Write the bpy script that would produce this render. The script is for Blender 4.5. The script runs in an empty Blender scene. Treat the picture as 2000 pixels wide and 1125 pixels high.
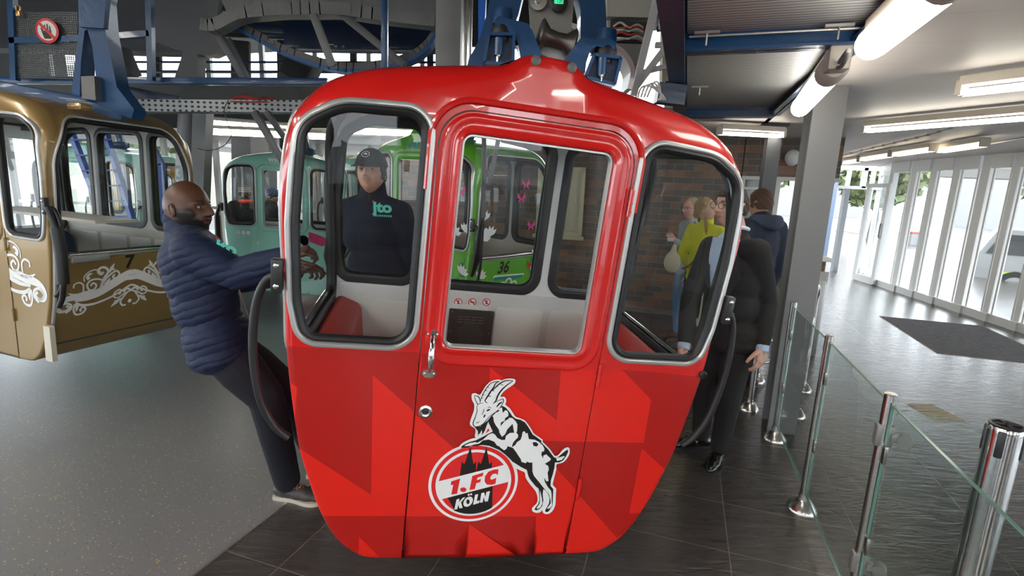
import bpy, bmesh, math, random
import numpy as np
from mathutils import Vector, Matrix, Quaternion
from mathutils.geometry import delaunay_2d_cdt
PI = math.pi
SC = bpy.context.scene
COL = SC.collection
random.seed(7)
# ------------------------------------------------------------------ camera
CAMH = 1.70
_up = -Vector((-180., 5000., 1000.)).normalized()
_f = Vector((0, 0, 1)); _fy = (_f - _up * _f.dot(_up)).normalized()
_rx = _fy.cross(_up)
if _rx.x < 0: _rx = -_rx
R3 = Matrix((_rx, _fy, _up))            # image frame (right, down, forward) -> world
CP = Vector((0, 0, CAMH))
def ray(px, py): return R3 @ Vector((px - 1000., py - 562.5, 1000.))
def P(px, py, Y):                        # point seen at px,py standing Y metres ahead
    r = ray(px, py); return CP + r * (Y / r.y)
def fl(px, py, z=0.):                    # point of a horizontal level
    r = ray(px, py); return CP + r * ((z - CAMH) / r.z)
def PL(px, py, o, n):                    # point of any plane
    r = ray(px, py); return CP + r * ((o - CP).dot(n) / r.dot(n))
cam = bpy.data.cameras.new('camera'); camo = bpy.data.objects.new('camera', cam); COL.objects.link(camo)
cam.sensor_width = 36; cam.lens = 18; cam.clip_start = .05; cam.clip_end = 300
cx = R3 @ Vector((1, 0, 0)); cy = R3 @ Vector((0, -1, 0)); cz = R3 @ Vector((0, 0, -1))
M4 = Matrix.Identity(4)
for i in range(3): M4[i][0] = cx[i]; M4[i][1] = cy[i]; M4[i][2] = cz[i]; M4[i][3] = CP[i]
camo.matrix_world = M4; SC.camera = camo
SC.view_settings.view_transform = 'Standard'; SC.view_settings.look = 'None'
SC.view_settings.gamma = 1; SC.view_settings.use_curve_mapping = False; SC.view_settings.exposure = 0.0
SC.cycles.transparent_max_bounces = 32; SC.cycles.max_bounces = 6; SC.cycles.glossy_bounces = 3; SC.cycles.diffuse_bounces = 3
SC.cycles.sample_clamp_indirect = 6
RA = Vector((.310454, .950588, 0)); RB = Vector((.950588, -.310454, 0)); UZ = Vector((0, 0, 1))
def rm(a, b, z=0.): return RA * a + RB * b + UZ * z      # hall grid: along, across, up
RYAW = -math.atan2(.310454, .950588)
# ------------------------------------------------------------------ materials
MATS = {}
def mat(name, col=(.5, .5, .5), rough=.5, metal=0., coat=0., bump=0., bscale=40., emit=None, es=0., var=0., spec=.5, sheen=0., bdist=.01):
    if name in MATS: return MATS[name]
    m = bpy.data.materials.new(name); m.use_nodes = True; nt = m.node_tree; b = nt.nodes['Principled BSDF']
    b.inputs['Base Color'].default_value = (*col, 1); b.inputs['Roughness'].default_value = rough
    b.inputs['Metallic'].default_value = metal; b.inputs['Coat Weight'].default_value = coat; b.inputs['Coat Roughness'].default_value = .03
    b.inputs['Specular IOR Level'].default_value = spec
    if sheen: b.inputs['Sheen Weight'].default_value = sheen
    tc = nt.nodes.new('ShaderNodeTexCoord')
    if emit: b.inputs['Emission Color'].default_value = (*emit, 1); b.inputs['Emission Strength'].default_value = es
    if bump or var:
        n = nt.nodes.new('ShaderNodeTexNoise'); n.inputs['Scale'].default_value = bscale; n.inputs['Detail'].default_value = 5
        nt.links.new(tc.outputs['Object'], n.inputs['Vector'])
        if bump:
            bp = nt.nodes.new('ShaderNodeBump'); bp.inputs['Strength'].default_value = bump; bp.inputs['Distance'].default_value = bdist
            nt.links.new(n.outputs['Fac'], bp.inputs['Height']); nt.links.new(bp.outputs['Normal'], b.inputs['Normal'])
        if var:
            mx = nt.nodes.new('ShaderNodeMix'); mx.data_type = 'RGBA'
            n2 = nt.nodes.new('ShaderNodeTexNoise'); n2.inputs['Scale'].default_value = bscale * .15; n2.inputs['Detail'].default_value = 6
            nt.links.new(tc.outputs['Object'], n2.inputs['Vector'])
            rp = nt.nodes.new('ShaderNodeMapRange'); rp.inputs[1].default_value = .3; rp.inputs[2].default_value = .7
            nt.links.new(n2.outputs['Fac'], rp.inputs[0]); nt.links.new(rp.outputs[0], mx.inputs[0])
            mx.inputs[6].default_value = (*[c * (1 - var) for c in col], 1); mx.inputs[7].default_value = (*[min(1, c * (1 + var)) for c in col], 1)
            nt.links.new(mx.outputs[2], b.inputs['Base Color'])
    MATS[name] = m; return m
def glass_mat(name, tint=(.93, .96, .95), base=.04, gain=.9):
    if name in MATS: return MATS[name]
    m = bpy.data.materials.new(name); m.use_nodes = True; nt = m.node_tree; nt.nodes.clear()
    o = nt.nodes.new('ShaderNodeOutputMaterial'); mx = nt.nodes.new('ShaderNodeMixShader')
    t = nt.nodes.new('ShaderNodeBsdfTransparent'); t.inputs[0].default_value = (*tint, 1)
    g = nt.nodes.new('ShaderNodeBsdfGlossy'); g.inputs['Roughness'].default_value = .01
    lw = nt.nodes.new('ShaderNodeLayerWeight'); lw.inputs[0].default_value = .5
    p = nt.nodes.new('ShaderNodeMath'); p.operation = 'POWER'; p.inputs[1].default_value = 5
    k = nt.nodes.new('ShaderNodeMath'); k.operation = 'MULTIPLY_ADD'; k.inputs[1].default_value = gain; k.inputs[2].default_value = base
    nt.links.new(lw.outputs['Facing'], p.inputs[0]); nt.links.new(p.outputs[0], k.inputs[0]); nt.links.new(k.outputs[0], mx.inputs[0])
    nt.links.new(t.outputs[0], mx.inputs[1]); nt.links.new(g.outputs[0], mx.inputs[2]); nt.links.new(mx.outputs[0], o.inputs[0])
    MATS[name] = m; return m
GLASS = glass_mat('clear_glass'); 
CABGLASS = glass_mat('cabin_glass', (.94, .955, .95), .022, .6)
GLEDGE = mat('green_glass_edge', (.16, .3, .25), .15, spec=.6)
STEEL = mat('brushed_steel', (.62, .61, .59), .25, 1.)
STEELD = mat('dull_steel', (.42, .41, .40), .45, .8, bump=.1, bscale=60)
CHROME = mat('chrome', (.8, .8, .8), .12, 1.)
RUBBER = mat('black_rubber', (.012, .012, .013), .45)
BLACK = mat('black_plastic', (.02, .02, .022), .4)
SILV = mat('silver_trim', (.55, .55, .54), .35, .6)
RED = mat('red_gloss_paint', (.64, .011, .009), .22, coat=.85)
REDL = mat('bright_red_wrap', (.72, .015, .008), .30, coat=.3)
REDD = mat('dark_red_wrap', (.42, .008, .006), .30, coat=.3)
LINER = mat('light_grey_liner', (.62, .62, .61), .5, bump=.08, bscale=90)
LINERC = mat('cream_grey_liner', (.50, .47, .42), .5)
LINERW = mat('pale_grey_panel', (.72, .72, .70), .42, bump=.1, bscale=140)
SEATR = mat('red_vinyl', (.42, .022, .015), .5, bump=.15, bscale=120)
BLUE = mat('blue_painted_steel', (.004, .055, .165), .35, coat=.2, bump=.2, bscale=30, var=.2)
BLUED = mat('navy_painted_steel', (.006, .025, .075), .4, coat=.15, bump=.2, bscale=30, var=.2)
GREY = mat('grey_painted_steel', (.15, .15, .155), .45, bump=.1, bscale=25, var=.12)
GREYL = mat('light_grey_steel', (.24, .24, .24), .5, bump=.1, bscale=25, var=.15)
WHITE = mat('white_paint', (.80, .80, .78), .4)
WHITED = mat('white_decal', (.82, .82, .82), .35)
BLACKD = mat('black_decal', (.012, .011, .010), .35)
REDDEC = mat('red_decal', (.72, .02, .02), .35)
def skinm(name, c, r=.5, hairc=None):
    new = name not in MATS; m = mat(name, c, r, bump=.08, bscale=200, bdist=.003)
    if new and hairc:
        nt = m.node_tree; b = nt.nodes['Principled BSDF']; cur = None
        for an, col in (('lip', tuple(min(1, v * f) for v, f in zip(c, (.95, .55, .55)))), ('beard', hairc)):
            a = nt.nodes.new('ShaderNodeAttribute'); a.attribute_name = an; mx = nt.nodes.new('ShaderNodeMix'); mx.data_type = 'RGBA'
            nt.links.new(a.outputs['Fac'], mx.inputs[0]); mx.inputs[7].default_value = (*col, 1)
            if cur is None: mx.inputs[6].default_value = (*c, 1)
            else: nt.links.new(cur, mx.inputs[6])
            cur = mx.outputs[2]
        nt.links.new(cur, b.inputs['Base Color'])
    return m
# ------------------------------------------------------------------ mesh building
MW = {}
class MB:
    def __init__(s): s.v = []; s.f = []; s.m = []; s.sm = []
    def add(s, vs, fs, mi=0, smooth=False):
        o = len(s.v); s.v += [Vector(v) for v in vs]
        for f in fs: s.f.append([i + o for i in f]); s.m.append(mi); s.sm.append(smooth)
        return s
    def box(s, c, size, rot=None, mi=0, bev=0.):
        hx, hy, hz = [d / 2 for d in size]; c = Vector(c); rot = rot or Matrix.Identity(3)
        if bev <= 0:
            vs = [c + rot @ Vector((x * hx, y * hy, z * hz)) for x in (-1, 1) for y in (-1, 1) for z in (-1, 1)]
            s.add(vs, [(0, 1, 3, 2), (4, 6, 7, 5), (0, 4, 5, 1), (2, 3, 7, 6), (0, 2, 6, 4), (1, 5, 7, 3)], mi)
        else:
            bm = bmesh.new(); bmesh.ops.create_cube(bm, size=1.)
            for v in bm.verts: v.co = Vector((v.co.x * size[0], v.co.y * size[1], v.co.z * size[2]))
            bmesh.ops.bevel(bm, geom=bm.edges[:], offset=bev, segments=2, affect='EDGES', profile=.5)
            bm.verts.index_update(); vs = [c + rot @ v.co for v in bm.verts]
            s.add(vs, [[v.index for v in f.verts] for f in bm.faces], mi, True); bm.free()
        return s
    def beam(s, p, q, w, h, mi=0, up=UZ, bev=0.):
        p = Vector(p); q = Vector(q); d = q - p; L = d.length; y = d.normalized(); x = y.cross(up)
        if x.length < 1e-4: x = y.cross(Vector((0, 1, 0)))
        x.normalize(); z = x.cross(y)
        rot = Matrix((x, y, z)).transposed(); s.box((p + q) / 2, (w, L, h), rot, mi, bev); return s
    def ibeam(s, p, q, w, h, t=.012, mi=0, up=UZ):
        p = Vector(p); q = Vector(q); y = (q - p).normalized(); x = y.cross(up)
        if x.length < 1e-4: x = y.cross(Vector((0, 1, 0)))
        x.normalize(); z = x.cross(y)
        s.beam(p, q, t, h, mi, up); o = z * (h / 2 - t / 2)
        s.beam(p + o, q + o, w, t, mi, up); s.beam(p - o, q - o, w, t, mi, up); return s
    def tube(s, pts, r, seg=10, mi=0, caps=True, closed=False):
        pts = [Vector(p) for p in pts]; n = len(pts)
        rs = r if isinstance(r, (list, tuple)) else [r] * n
        T = []
        for i in range(n):
            a = pts[i - 1] if (i > 0 or closed) else pts[i]; b = pts[(i + 1) % n] if (i < n - 1 or closed) else pts[i]
            T.append((b - a).normalized())
        nrm = T[0].orthogonal().normalized(); vs = []; prev = T[0]
        for i in range(n):
            nrm = prev.rotation_difference(T[i]) @ nrm; prev = T[i]; bn = T[i].cross(nrm)
            for k in range(seg):
                a = 2 * PI * k / seg; vs.append(pts[i] + (nrm * math.cos(a) + bn * math.sin(a)) * rs[i])
        fs = []
        for i in range(n if closed else n - 1):
            j = (i + 1) % n
            for k in range(seg): fs.append((i * seg + k, i * seg + (k + 1) % seg, j * seg + (k + 1) % seg, j * seg + k))
        s.add(vs, fs, mi, True)
        if caps and not closed:
            s.add(vs[:seg], [list(range(seg))[::-1]], mi); s.add(vs[-seg:], [list(range(seg))], mi)
        return s
    def lathe(s, prof, o=(0, 0, 0), rot=None, seg=24, mi=0, smooth=True):
        o = Vector(o); rot = rot or Matrix.Identity(3); vs = []
        for r, z in prof:
            for k in range(seg): a = 2 * PI * k / seg; vs.append(o + rot @ Vector((r * math.cos(a), r * math.sin(a), z)))
        fs = []
        for i in range(len(prof) - 1):
            for k in range(seg): fs.append((i * seg + k, i * seg + (k + 1) % seg, (i + 1) * seg + (k + 1) % seg, (i + 1) * seg + k))
        s.add(vs, fs, mi, smooth); return s
    def prism(s, poly, f3, t0, t1, mi=0, mside=None):
        """poly of 2-D points, f3(a,b,t) -> 3-D"""
        n = len(poly); tri = poly_tris(poly)
        a = [f3(p[0], p[1], t0) for p in poly]; b = [f3(p[0], p[1], t1) for p in poly]
        s.add(a, [t[::-1] for t in tri], mi); s.add(b, tri, mi)
        s.add(a + b, [(i, (i + 1) % n, n + (i + 1) % n, n + i) for i in range(n)], mi if mside is None else mside); return s
    def flat(s, poly, f3, t=0., mi=0):
        s.add([f3(p[0], p[1], t) for p in poly], poly_tris(poly), mi); return s
    def ellip(s, c, r, rot=None, mi=0, n=14):
        c = Vector(c); rot = rot or Matrix.Identity(3)
        if not isinstance(r, (tuple, list)): r = (r, r, r)
        vs = []; m = n * 2
        for i in range(n + 1):
            t = PI * i / n
            for k in range(m): a = 2 * PI * k / m; vs.append(c + rot @ Vector((r[0] * math.sin(t) * math.cos(a), r[1] * math.sin(t) * math.sin(a), r[2] * math.cos(t))))
        fs = []
        for i in range(n):
            for k in range(m): fs.append((i * m + k, (i + 1) * m + k, (i + 1) * m + (k + 1) % m, i * m + (k + 1) % m))
        s.add(vs, fs, mi, True); return s
    def build(s, name, mats, parent=None, label=None):
        me = bpy.data.meshes.new(name); vs = s.v
        if parent is not None and parent.name in MW:
            iv = MW[parent.name].inverted(); vs = [iv @ v for v in vs]
        me.from_pydata([tuple(v) for v in vs], [], s.f)
        if not isinstance(mats, (list, tuple)): mats = [mats]
        for m in mats: me.materials.append(m)
        for an_, av in getattr(s, 'att', {}).items():
            at = me.attributes.new(an_, 'FLOAT', 'POINT'); at.data.foreach_set('value', (list(av) + [0.] * len(vs))[:len(vs)])
        me.polygons.foreach_set('material_index', s.m); me.polygons.foreach_set('use_smooth', s.sm)
        if getattr(s, 'nrm', None) and len(s.nrm) == len(s.v):
            iv3 = MW[parent.name].to_3x3().inverted(); me.update(); me.normals_split_custom_set_from_vertices([tuple((iv3 @ Vector(n)).normalized()) for n in s.nrm])
            o = bpy.data.objects.new(name, me); COL.objects.link(o); o.parent = parent; MW[o.name] = MW[parent.name]
            if label: o['label'] = label
            return o
        bm = bmesh.new(); bm.from_mesh(me); bmesh.ops.remove_doubles(bm, verts=bm.verts[:], dist=1e-6)
        bmesh.ops.recalc_face_normals(bm, faces=bm.faces[:]) if getattr(s, 'recalc', True) else None
        bm.to_mesh(me); bm.free(); me.update()
        try: me.set_sharp_from_angle(angle=math.radians(40))
        except Exception: pass
        o = bpy.data.objects.new(name, me); COL.objects.link(o)
        if parent is not None:
            o.parent = parent
            MW[o.name] = MW.get(parent.name, Matrix.Identity(4))
        else: MW[o.name] = Matrix.Identity(4)
        if label: o['label'] = label
        return o
def thing(name, label, cat, mw, group=None):
    o = bpy.data.objects.new(name, None); COL.objects.link(o)
    if not isinstance(mw, Matrix): mw = Matrix.Translation(Vector(mw))
    o.matrix_world = mw; o.empty_display_size = .1; MW[o.name] = mw.copy()
    o['label'] = label; o['category'] = cat
    if group: o['group'] = group
    return o
def tag(o, label, cat, group=None, kind=None):
    if label: o['label'] = label
    if cat: o['category'] = cat
    if group: o['group'] = group
    if kind: o['kind'] = kind
    return o
def struct(mb, name, m): o = mb.build(name, m); o['kind'] = 'structure'; return o
def area2(p): return sum(p[i][0] * p[(i + 1) % len(p)][1] - p[(i + 1) % len(p)][0] * p[i][1] for i in range(len(p))) / 2
def poly_tris(poly):
    n = len(poly)
    if n == 3: return [(0, 1, 2)]
    from mathutils.geometry import tessellate_polygon
    return [tuple(t) for t in tessellate_polygon([[Vector((p[0], p[1], 0)) for p in poly]])]
def inpoly(x, z, poly):
    c = False; j = len(poly) - 1
    for i in range(len(poly)):
        xi, zi = poly[i]; xj, zj = poly[j]
        if (zi > z) != (zj > z) and x < (xj - xi) * (z - zi) / (zj - zi) + xi: c = not c
        j = i
    return c
def rpoly(pts, seg=7):
    """rounded polygon: pts (x, z, radius)"""
    out = []; n = len(pts)
    for i in range(n):
        p = Vector(pts[i][:2]); a = Vector(pts[i - 1][:2]); b = Vector(pts[(i + 1) % n][:2]); r = pts[i][2]
        u = (a - p).normalized(); v = (b - p).normalized(); ang = u.angle(v)
        if r <= 0 or ang > 3.1: out.append((p.x, p.y)); continue
        d = min(r / math.tan(ang / 2), (a - p).length * .49, (b - p).length * .49); rr = d * math.tan(ang / 2)
        c = p + (u + v).normalized() * (rr / math.sin(ang / 2)); s = p + u * d; e = p + v * d
        a0 = math.atan2(s.y - c.y, s.x - c.x); a1 = math.atan2(e.y - c.y, e.x - c.x); da = (a1 - a0 + PI) % (2 * PI) - PI
        for k in range(seg + 1): t = a0 + da * k / seg; out.append((c.x + rr * math.cos(t), c.y + rr * math.sin(t)))
    return out
def resamp(poly, step, closed=True):
    out = []; n = len(poly)
    for i in range(n if closed else n - 1):
        a = Vector(poly[i]); b = Vector(poly[(i + 1) % n]); L = (b - a).length
        k = max(1, int(math.ceil(L / step)))
        for j in range(k): q = a.lerp(b, j / k); out.append((q.x, q.y))
    if not closed: out.append(tuple(poly[-1]))
    return out
def smooth_poly(pts, k=4, closed=True):
    out = []; n = len(pts)
    rng = range(n) if closed else range(n - 1)
    for i in rng:
        g = lambda j: Vector(pts[j % n]) if closed else Vector(pts[max(0, min(n - 1, j))])
        p0, p1, p2, p3 = g(i - 1), g(i), g(i + 1), g(i + 2)
        for j in range(k):
            t = j / k; out.append(tuple(.5 * ((2 * p1) + (-p0 + p2) * t + (2 * p0 - 5 * p1 + 4 * p2 - p3) * t * t + (-p0 + 3 * p1 - 3 * p2 + p3) * t ** 3)))
    if not closed: out.append(tuple(pts[-1]))
    if len(out[0]) == 3: out = [Vector(p) for p in out]
    return out
def cdt_panel(mb, outer, holes, f3, step=.05, regions=(), mi=0, off=0., smooth=True, nf=None, extra=()):
    outer = resamp(outer, step); holes = [resamp(h, step) for h in holes]
    vs = []; es = []
    def loop(l):
        o = len(vs); vs.extend(Vector(p) for p in l); es.extend((o + i, o + (i + 1) % len(l)) for i in range(len(l)))
    loop(outer)
    for h in holes: loop(h)
    for r, m in regions: loop(r)
    for r in extra: loop(r)
    xs = [p[0] for p in outer]; zs = [p[1] for p in outer]
    bnd = np.array([tuple(v) for v in vs])
    x = min(xs) + step * .5
    while x < max(xs):
        z = min(zs) + step * .5
        while z < max(zs):
            if inpoly(x, z, outer) and not any(inpoly(x, z, h) for h in holes):
                if np.min((bnd[:, 0] - x) ** 2 + (bnd[:, 1] - z) ** 2) > (step * .45) ** 2: vs.append(Vector((x, z)))
            z += step
        x += step
    V, E, Fc, *_ = delaunay_2d_cdt(vs, es, [], 0, 1e-6)
    pts = [f3(v.x, v.y, off) for v in V]; groups = {}
    for f in Fc:
        c = (sum(V[i].x for i in f) / len(f), sum(V[i].y for i in f) / len(f))
        if not inpoly(*c, outer) or any(inpoly(*c, h) for h in holes): continue
        m = mi
        for r, k in regions:
            if inpoly(*c, r): m = k
        f = tuple(f)
        if nf:
            a_, b_, c_ = [Vector(pts[i]) for i in f[:3]]; gn_ = (b_ - a_).cross(c_ - a_)
            if gn_.dot(Vector(nf(*c))) < 0: f = f[::-1]
        groups.setdefault(m, []).append(f)
    o = len(mb.v); mb.v += [Vector(p) for p in pts]
    if nf: mb.nrm = getattr(mb, 'nrm', []) + [nf(v.x, v.y) for v in V]
    for m, l in groups.items():
        for f in l: mb.f.append([i + o for i in f]); mb.m.append(m); mb.sm.append(smooth)
    return mb
def inset_loop(l, d):
    """move a closed loop inwards by d"""
    n = len(l); s = 1 if area2(l) > 0 else -1; out = []
    for i in range(n):
        a = Vector(l[i - 1]); b = Vector(l[(i + 1) % n]); t = (b - a)
        if t.length < 1e-9: out.append(l[i]); continue
        t.normalize(); nn = Vector((-t.y, t.x)) * s; p = Vector(l[i]) + nn * d; out.append((p.x, p.y))
    return out
def rim(mb, loop, prof, f3, mi=0, step=.03):
    """sweep profile [(inset, off)] round a closed loop on a surface"""
    loop = resamp(loop, step); loop = [p for i, p in enumerate(loop) if (Vector(p) - Vector(loop[i - 1])).length > 1e-5]
    n = len(loop); rows = [[f3(p[0], p[1], o) for p in inset_loop(loop, d)] for d, o in prof]
    vs = [p for r in rows for p in r]; fs = []
    for i in range(len(prof) - 1):
        for k in range(n): fs.append((i * n + k, i * n + (k + 1) % n, (i + 1) * n + (k + 1) % n, (i + 1) * n + k))
    mb.add(vs, fs, mi, True); return mb
def ribbon(mb, pts, w, f3, off=.0015, mi=0):
    pts = [Vector(p) for p in pts]; n = len(pts); ws = w if isinstance(w, (list, tuple)) else [w] * n; vs = []
    for i in range(n):
        t = (pts[min(n - 1, i + 1)] - pts[max(0, i - 1)]);
        if t.length < 1e-9: t = Vector((1, 0))
        t.normalize(); nn = Vector((-t.y, t.x)) * ws[i] / 2
        for q in (pts[i] + nn, pts[i] - nn): vs.append(f3(q.x, q.y, off))
    mb.add(vs, [(2 * i, 2 * i + 1, 2 * i + 3, 2 * i + 2) for i in range(n - 1)], mi); return mb
def text_geo(txt, size=1., shear=0., bold=0., align='CENTER', sx=1., spacing=1.):
    c = bpy.data.curves.new('t', 'FONT'); c.body = txt; c.size = size; c.shear = shear; c.offset = bold; c.align_x = align; c.space_character = spacing
    c.resolution_u = 4; o = bpy.data.objects.new('t', c); COL.objects.link(o)
    me = bpy.data.meshes.new_from_object(o.evaluated_get(bpy.context.evaluated_depsgraph_get()))
    vs = [(v.co.x * sx, v.co.y) for v in me.vertices]; fs = [list(p.vertices) for p in me.polygons]
    bpy.data.objects.remove(o); bpy.data.curves.remove(c); bpy.data.meshes.remove(me); return vs, fs
def put_text(mb, txt, f3, x, z, size, off=.002, mi=0, rot=0., **k):
    vs, fs = text_geo(txt, size, **k); c, s = math.cos(rot), math.sin(rot)
    mb.add([f3(x + a * c - b * s, z + a * s + b * c, off) for a, b in vs], fs, mi); return mb
def circ(cx, cy, r, n=24, ry=None): ry = ry or r; return [(cx + r * math.cos(2 * PI * i / n), cy + ry * math.sin(2 * PI * i / n)) for i in range(n)]
def frame_f3(o, ux, uz, un):
    o = Vector(o); ux = Vector(ux); uz = Vector(uz); un = Vector(un)
    return lambda a, b, t=0.: o + ux * a + uz * b + un * t
def axes(z, x=None):
    z = Vector(z).normalized(); x = Vector(x) if x is not None else z.orthogonal(); x = (x - z * x.dot(z)).normalized(); return Matrix((x, z.cross(x), z)).transposed()
# ------------------------------------------------------------------ cable car cabins
HALF = [(0, 1.845), (.068, 1.845), (.10, 1.832), (.135, 1.812), (.2, 1.802), (.32, 1.785), (.5, 1.752), (.6, 1.722), (.69, 1.672), (.745, 1.61), (.777, 1.54), (.784, 1.40), (.782, 1.25), (.765, 1.0),
        (.755, .80), (.715, .50), (.68, .36), (.635, .22), (.575, .10), (.50, .028), (.42, .004), (.2, 0.)]
_h = [HALF[0]] + [tuple(p) for p in smooth_poly(HALF[1:], 4, False)]
# closed outline starting at the bottom centre, up the left side, over the roof, down the right
OUTL = [(0., 0.)] + [(-x, z) for x, z in _h[::-1]][:] + [(x, z) for x, z in _h[1:]]
OA = np.array(OUTL)
SEG0 = OA; SEG1 = np.roll(OA, -1, axis=0); SD = SEG1 - SEG0; SL = np.sqrt((SD ** 2).sum(1)); SCUM = np.concatenate([[0], np.cumsum(SL)])
STOT = SCUM[-1]
def dist_out(x, z):
    p = np.array([x, z]); t = np.clip(((p - SEG0) * SD).sum(1) / np.maximum(SL ** 2, 1e-12), 0, 1)
    q = SEG0 + SD * t[:, None]; return float(np.sqrt(((p - q) ** 2).sum(1)).min())
def near_s(x, z):
    p = np.array([x, z]); t = np.clip(((p - SEG0) * SD).sum(1) / np.maximum(SL ** 2, 1e-12), 0, 1)
    q = SEG0 + SD * t[:, None]; dd = np.sqrt(((p - q) ** 2).sum(1)); i = int(dd.argmin()); return float(dd[i]), float(SCUM[i] + SL[i] * t[i])
def sstep(t): t = max(0., min(1., t)); return t * t * (3 - 2 * t)
def Rf(x, z): return (.014 + .10 * sstep((z - 1.32) / .34)) * (1 - .78 * math.exp(-(x / .15) ** 2))
def wf(x, z):
    R = Rf(x, z); d = dist_out(x, z)
    return 0. if d >= R else R - math.sqrt(max(0, R * R - (R - d) ** 2))
def s_at(s):
    s = s % STOT; i = int(np.searchsorted(SCUM, s, side='right') - 1); i = min(i, len(SL) - 1)
    t = (s - SCUM[i]) / max(SL[i], 1e-9); return SEG0[i] + SD[i] * t
def s_frame(s):
    a = s_at(s - .012); b = s_at(s + .012); t = b - a; t = t / (np.hypot(*t) + 1e-12); return s_at(s), np.array([-t[1], t[0]])
def s_of_left(z):                      # arc length at height z on the left side
    for i in range(len(OUTL) - 1):
        if OUTL[i][0] < -.3 and OUTL[i][1] <= z <= OUTL[i + 1][1] + 1e-9:
            return SCUM[i] + SL[i] * (z - OUTL[i][1]) / max(1e-9, OUTL[i + 1][1] - OUTL[i][1])
WIN_R = rpoly([(.335, .85, .10), (.725, .85, .085), (.757, 1.0, .2), (.768, 1.25, .5), (.755, 1.562, .12), (.62, 1.64, .18), (.335, 1.655, .09)], 8)
WIN_L = [(-x, z) for x, z in WIN_R][::-1]
DOORW = rpoly([(-.252, .868, .035), (.252, .868, .035), (.252, 1.585, .035), (-.252, 1.585, .035)], 5)
MIDW = rpoly([(-.287, .85, .1), (.287, .85, .1), (.287, 1.655, .1), (-.287, 1.655, .1)], 8)
DTOP = rpoly([(-.327, -.0, 0), (-.327, 1.655, .11), (.327, 1.655, .11), (.327, 0., 0)], 8)
def gondola(kind, label, mw, paint, D=1.0, group=None, liner=None, patt=(), patt_mats=(), doorpatt=(), detail=True, seat=None, glass=None, zlo=.80):
    t = thing('cable_car_cabin', label, 'cable car', mw, group)
    L = liner or LINER; seat = seat or SEATR; G = glass or CABGLASS
    def lo(f):                       # build in cabin coordinates
        return lambda x, z, off=0.: mw @ Vector(f(x, z, off))
    near = lambda x, z, off=0.: (x, wf(x, z) - off, z)
    far = lambda x, z, off=0.: (x, D - wf(x, z) + off, z)
    def band(y, s, off=0.):
        q, n = s_frame(s); w = wf_edge(q); yy = w + y * (D - 2 * w) / D; return (q[0] + n[0] * off, yy, q[1] + n[1] * off)
    def wf_edge(q): return Rf(q[0], q[1])
    N = lo(near); Fa = lo(far); B = lo(band); m3 = mw.to_3x3()
    def nrm_near(x, z, sg=-1):
        R = Rf(x, z); d, s = near_s(x, z)
        if d >= R: return m3 @ Vector((0, sg, 0))
        c = (R - d) / R; q, n = s_frame(s); return m3 @ Vector((n[0] * c, sg * math.sqrt(max(0, 1 - c * c)), n[1] * c))
    def nrm_far(x, z): return nrm_near(x, z, 1)
    def nrm_band(y, s): q, n = s_frame(s); return m3 @ Vector((n[0], 0, n[1]))
    st = .055 if detail else .09
    RG_ = [[p for p in inset_loop(resamp(OUTL, .04), d)] for d in ((.003, .011, .024, .042, .065) if detail else (.008, .04))]
    # near face with door notch
    outer = [p for p in OUTL]
    zb = [p for p in outer if not (abs(p[0]) < .327 and p[1] < .5)]
    nl = [(-.327, 0.)] + zb + [(.327, 0.)]
    notch = DTOP[::-1]
    notch = [p for p in notch if p[1] > .001]
    poly_near = nl + notch
    b = MB(); hl = inset_loop(resamp(WIN_L, .03), .028); hr = inset_loop(resamp(WIN_R, .03), .028)
    cdt_panel(b, poly_near, [hl, hr], N, st, patt, nf=nrm_near, extra=RG_)
    cdt_panel(b, outer, [hl, hr, inset_loop(resamp(MIDW, .03), .01)], Fa, st, nf=nrm_far, extra=RG_)
    s0 = s_of_left(zlo); s1 = s_of_left(1.635)
    holeL = rpoly([(.055, s0, .07), (D - .055, s0, .07), (D - .055, s1, .10), (.055, s1, .10)], 6)
    holeR = [(y, STOT - s) for y, s in holeL]
    cdt_panel(b, [(0, 0), (D, 0), (D, STOT), (0, STOT)], [holeL, holeR], B, st, nf=nrm_band)
    b.recalc = False
    b.build('body_shell', [paint] + list(patt_mats), t)
    # drip moulding above the door, roof edge seam
    if detail:
        m = MB(); arch = rpoly([(-.352, 1.40, 0), (-.352, 1.683, .13), (.352, 1.683, .13), (.352, 1.40, 0)], 8)
        m.tube([N(x, z, .004) for x, z in resamp(arch, .05, False)], .011, 8)
        m.build('drip_moulding', paint, t)
    # lining
    b = MB(); b.recalc = False
    ins = inset_loop(OUTL, .022); li = lo(lambda x, z, off=0.: (x, D - max(.045, wf(x, z) + .03) - off, z)); ln = lo(lambda x, z, off=0.: (x, max(.018, wf(x, z) + .028) + off, z))
    cdt_panel(b, ins, [hl, hr, inset_loop(resamp(MIDW, .03), .01)], li, .1, smooth=False, extra=RG_[-2:])
    nn = inset_loop(poly_near, .01)
    cdt_panel(b, [p for p in nn], [hl, hr], ln, .1, smooth=False, extra=RG_[-2:])
    bi = lo(lambda y, s, off=0.: band(y, s, -.022 + off))
    cdt_panel(b, [(0.01, 0), (D - .01, 0), (D - .01, STOT), (.01, STOT)], [holeL, holeR], bi, .09)
    b.build('interior_lining', L, t)
    if detail:
        b = MB()
        for x0, x1 in ((-.70, -.325), (-.285, .035), (.075, .325), (.365, .70)):
            b.prism(rpoly([(x0, .40, .02), (x1, .40, .02), (x1, .775, .02), (x0, .775, .02)], 3), li, 0, .006)
        b.build('side_panel', LINERW, t)
        b = MB(); b.prism([(-.71, .836), (.71, .836), (.71, .848), (-.71, .848)], li, 0, .012); b.build('window_ledge', L, t)
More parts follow.
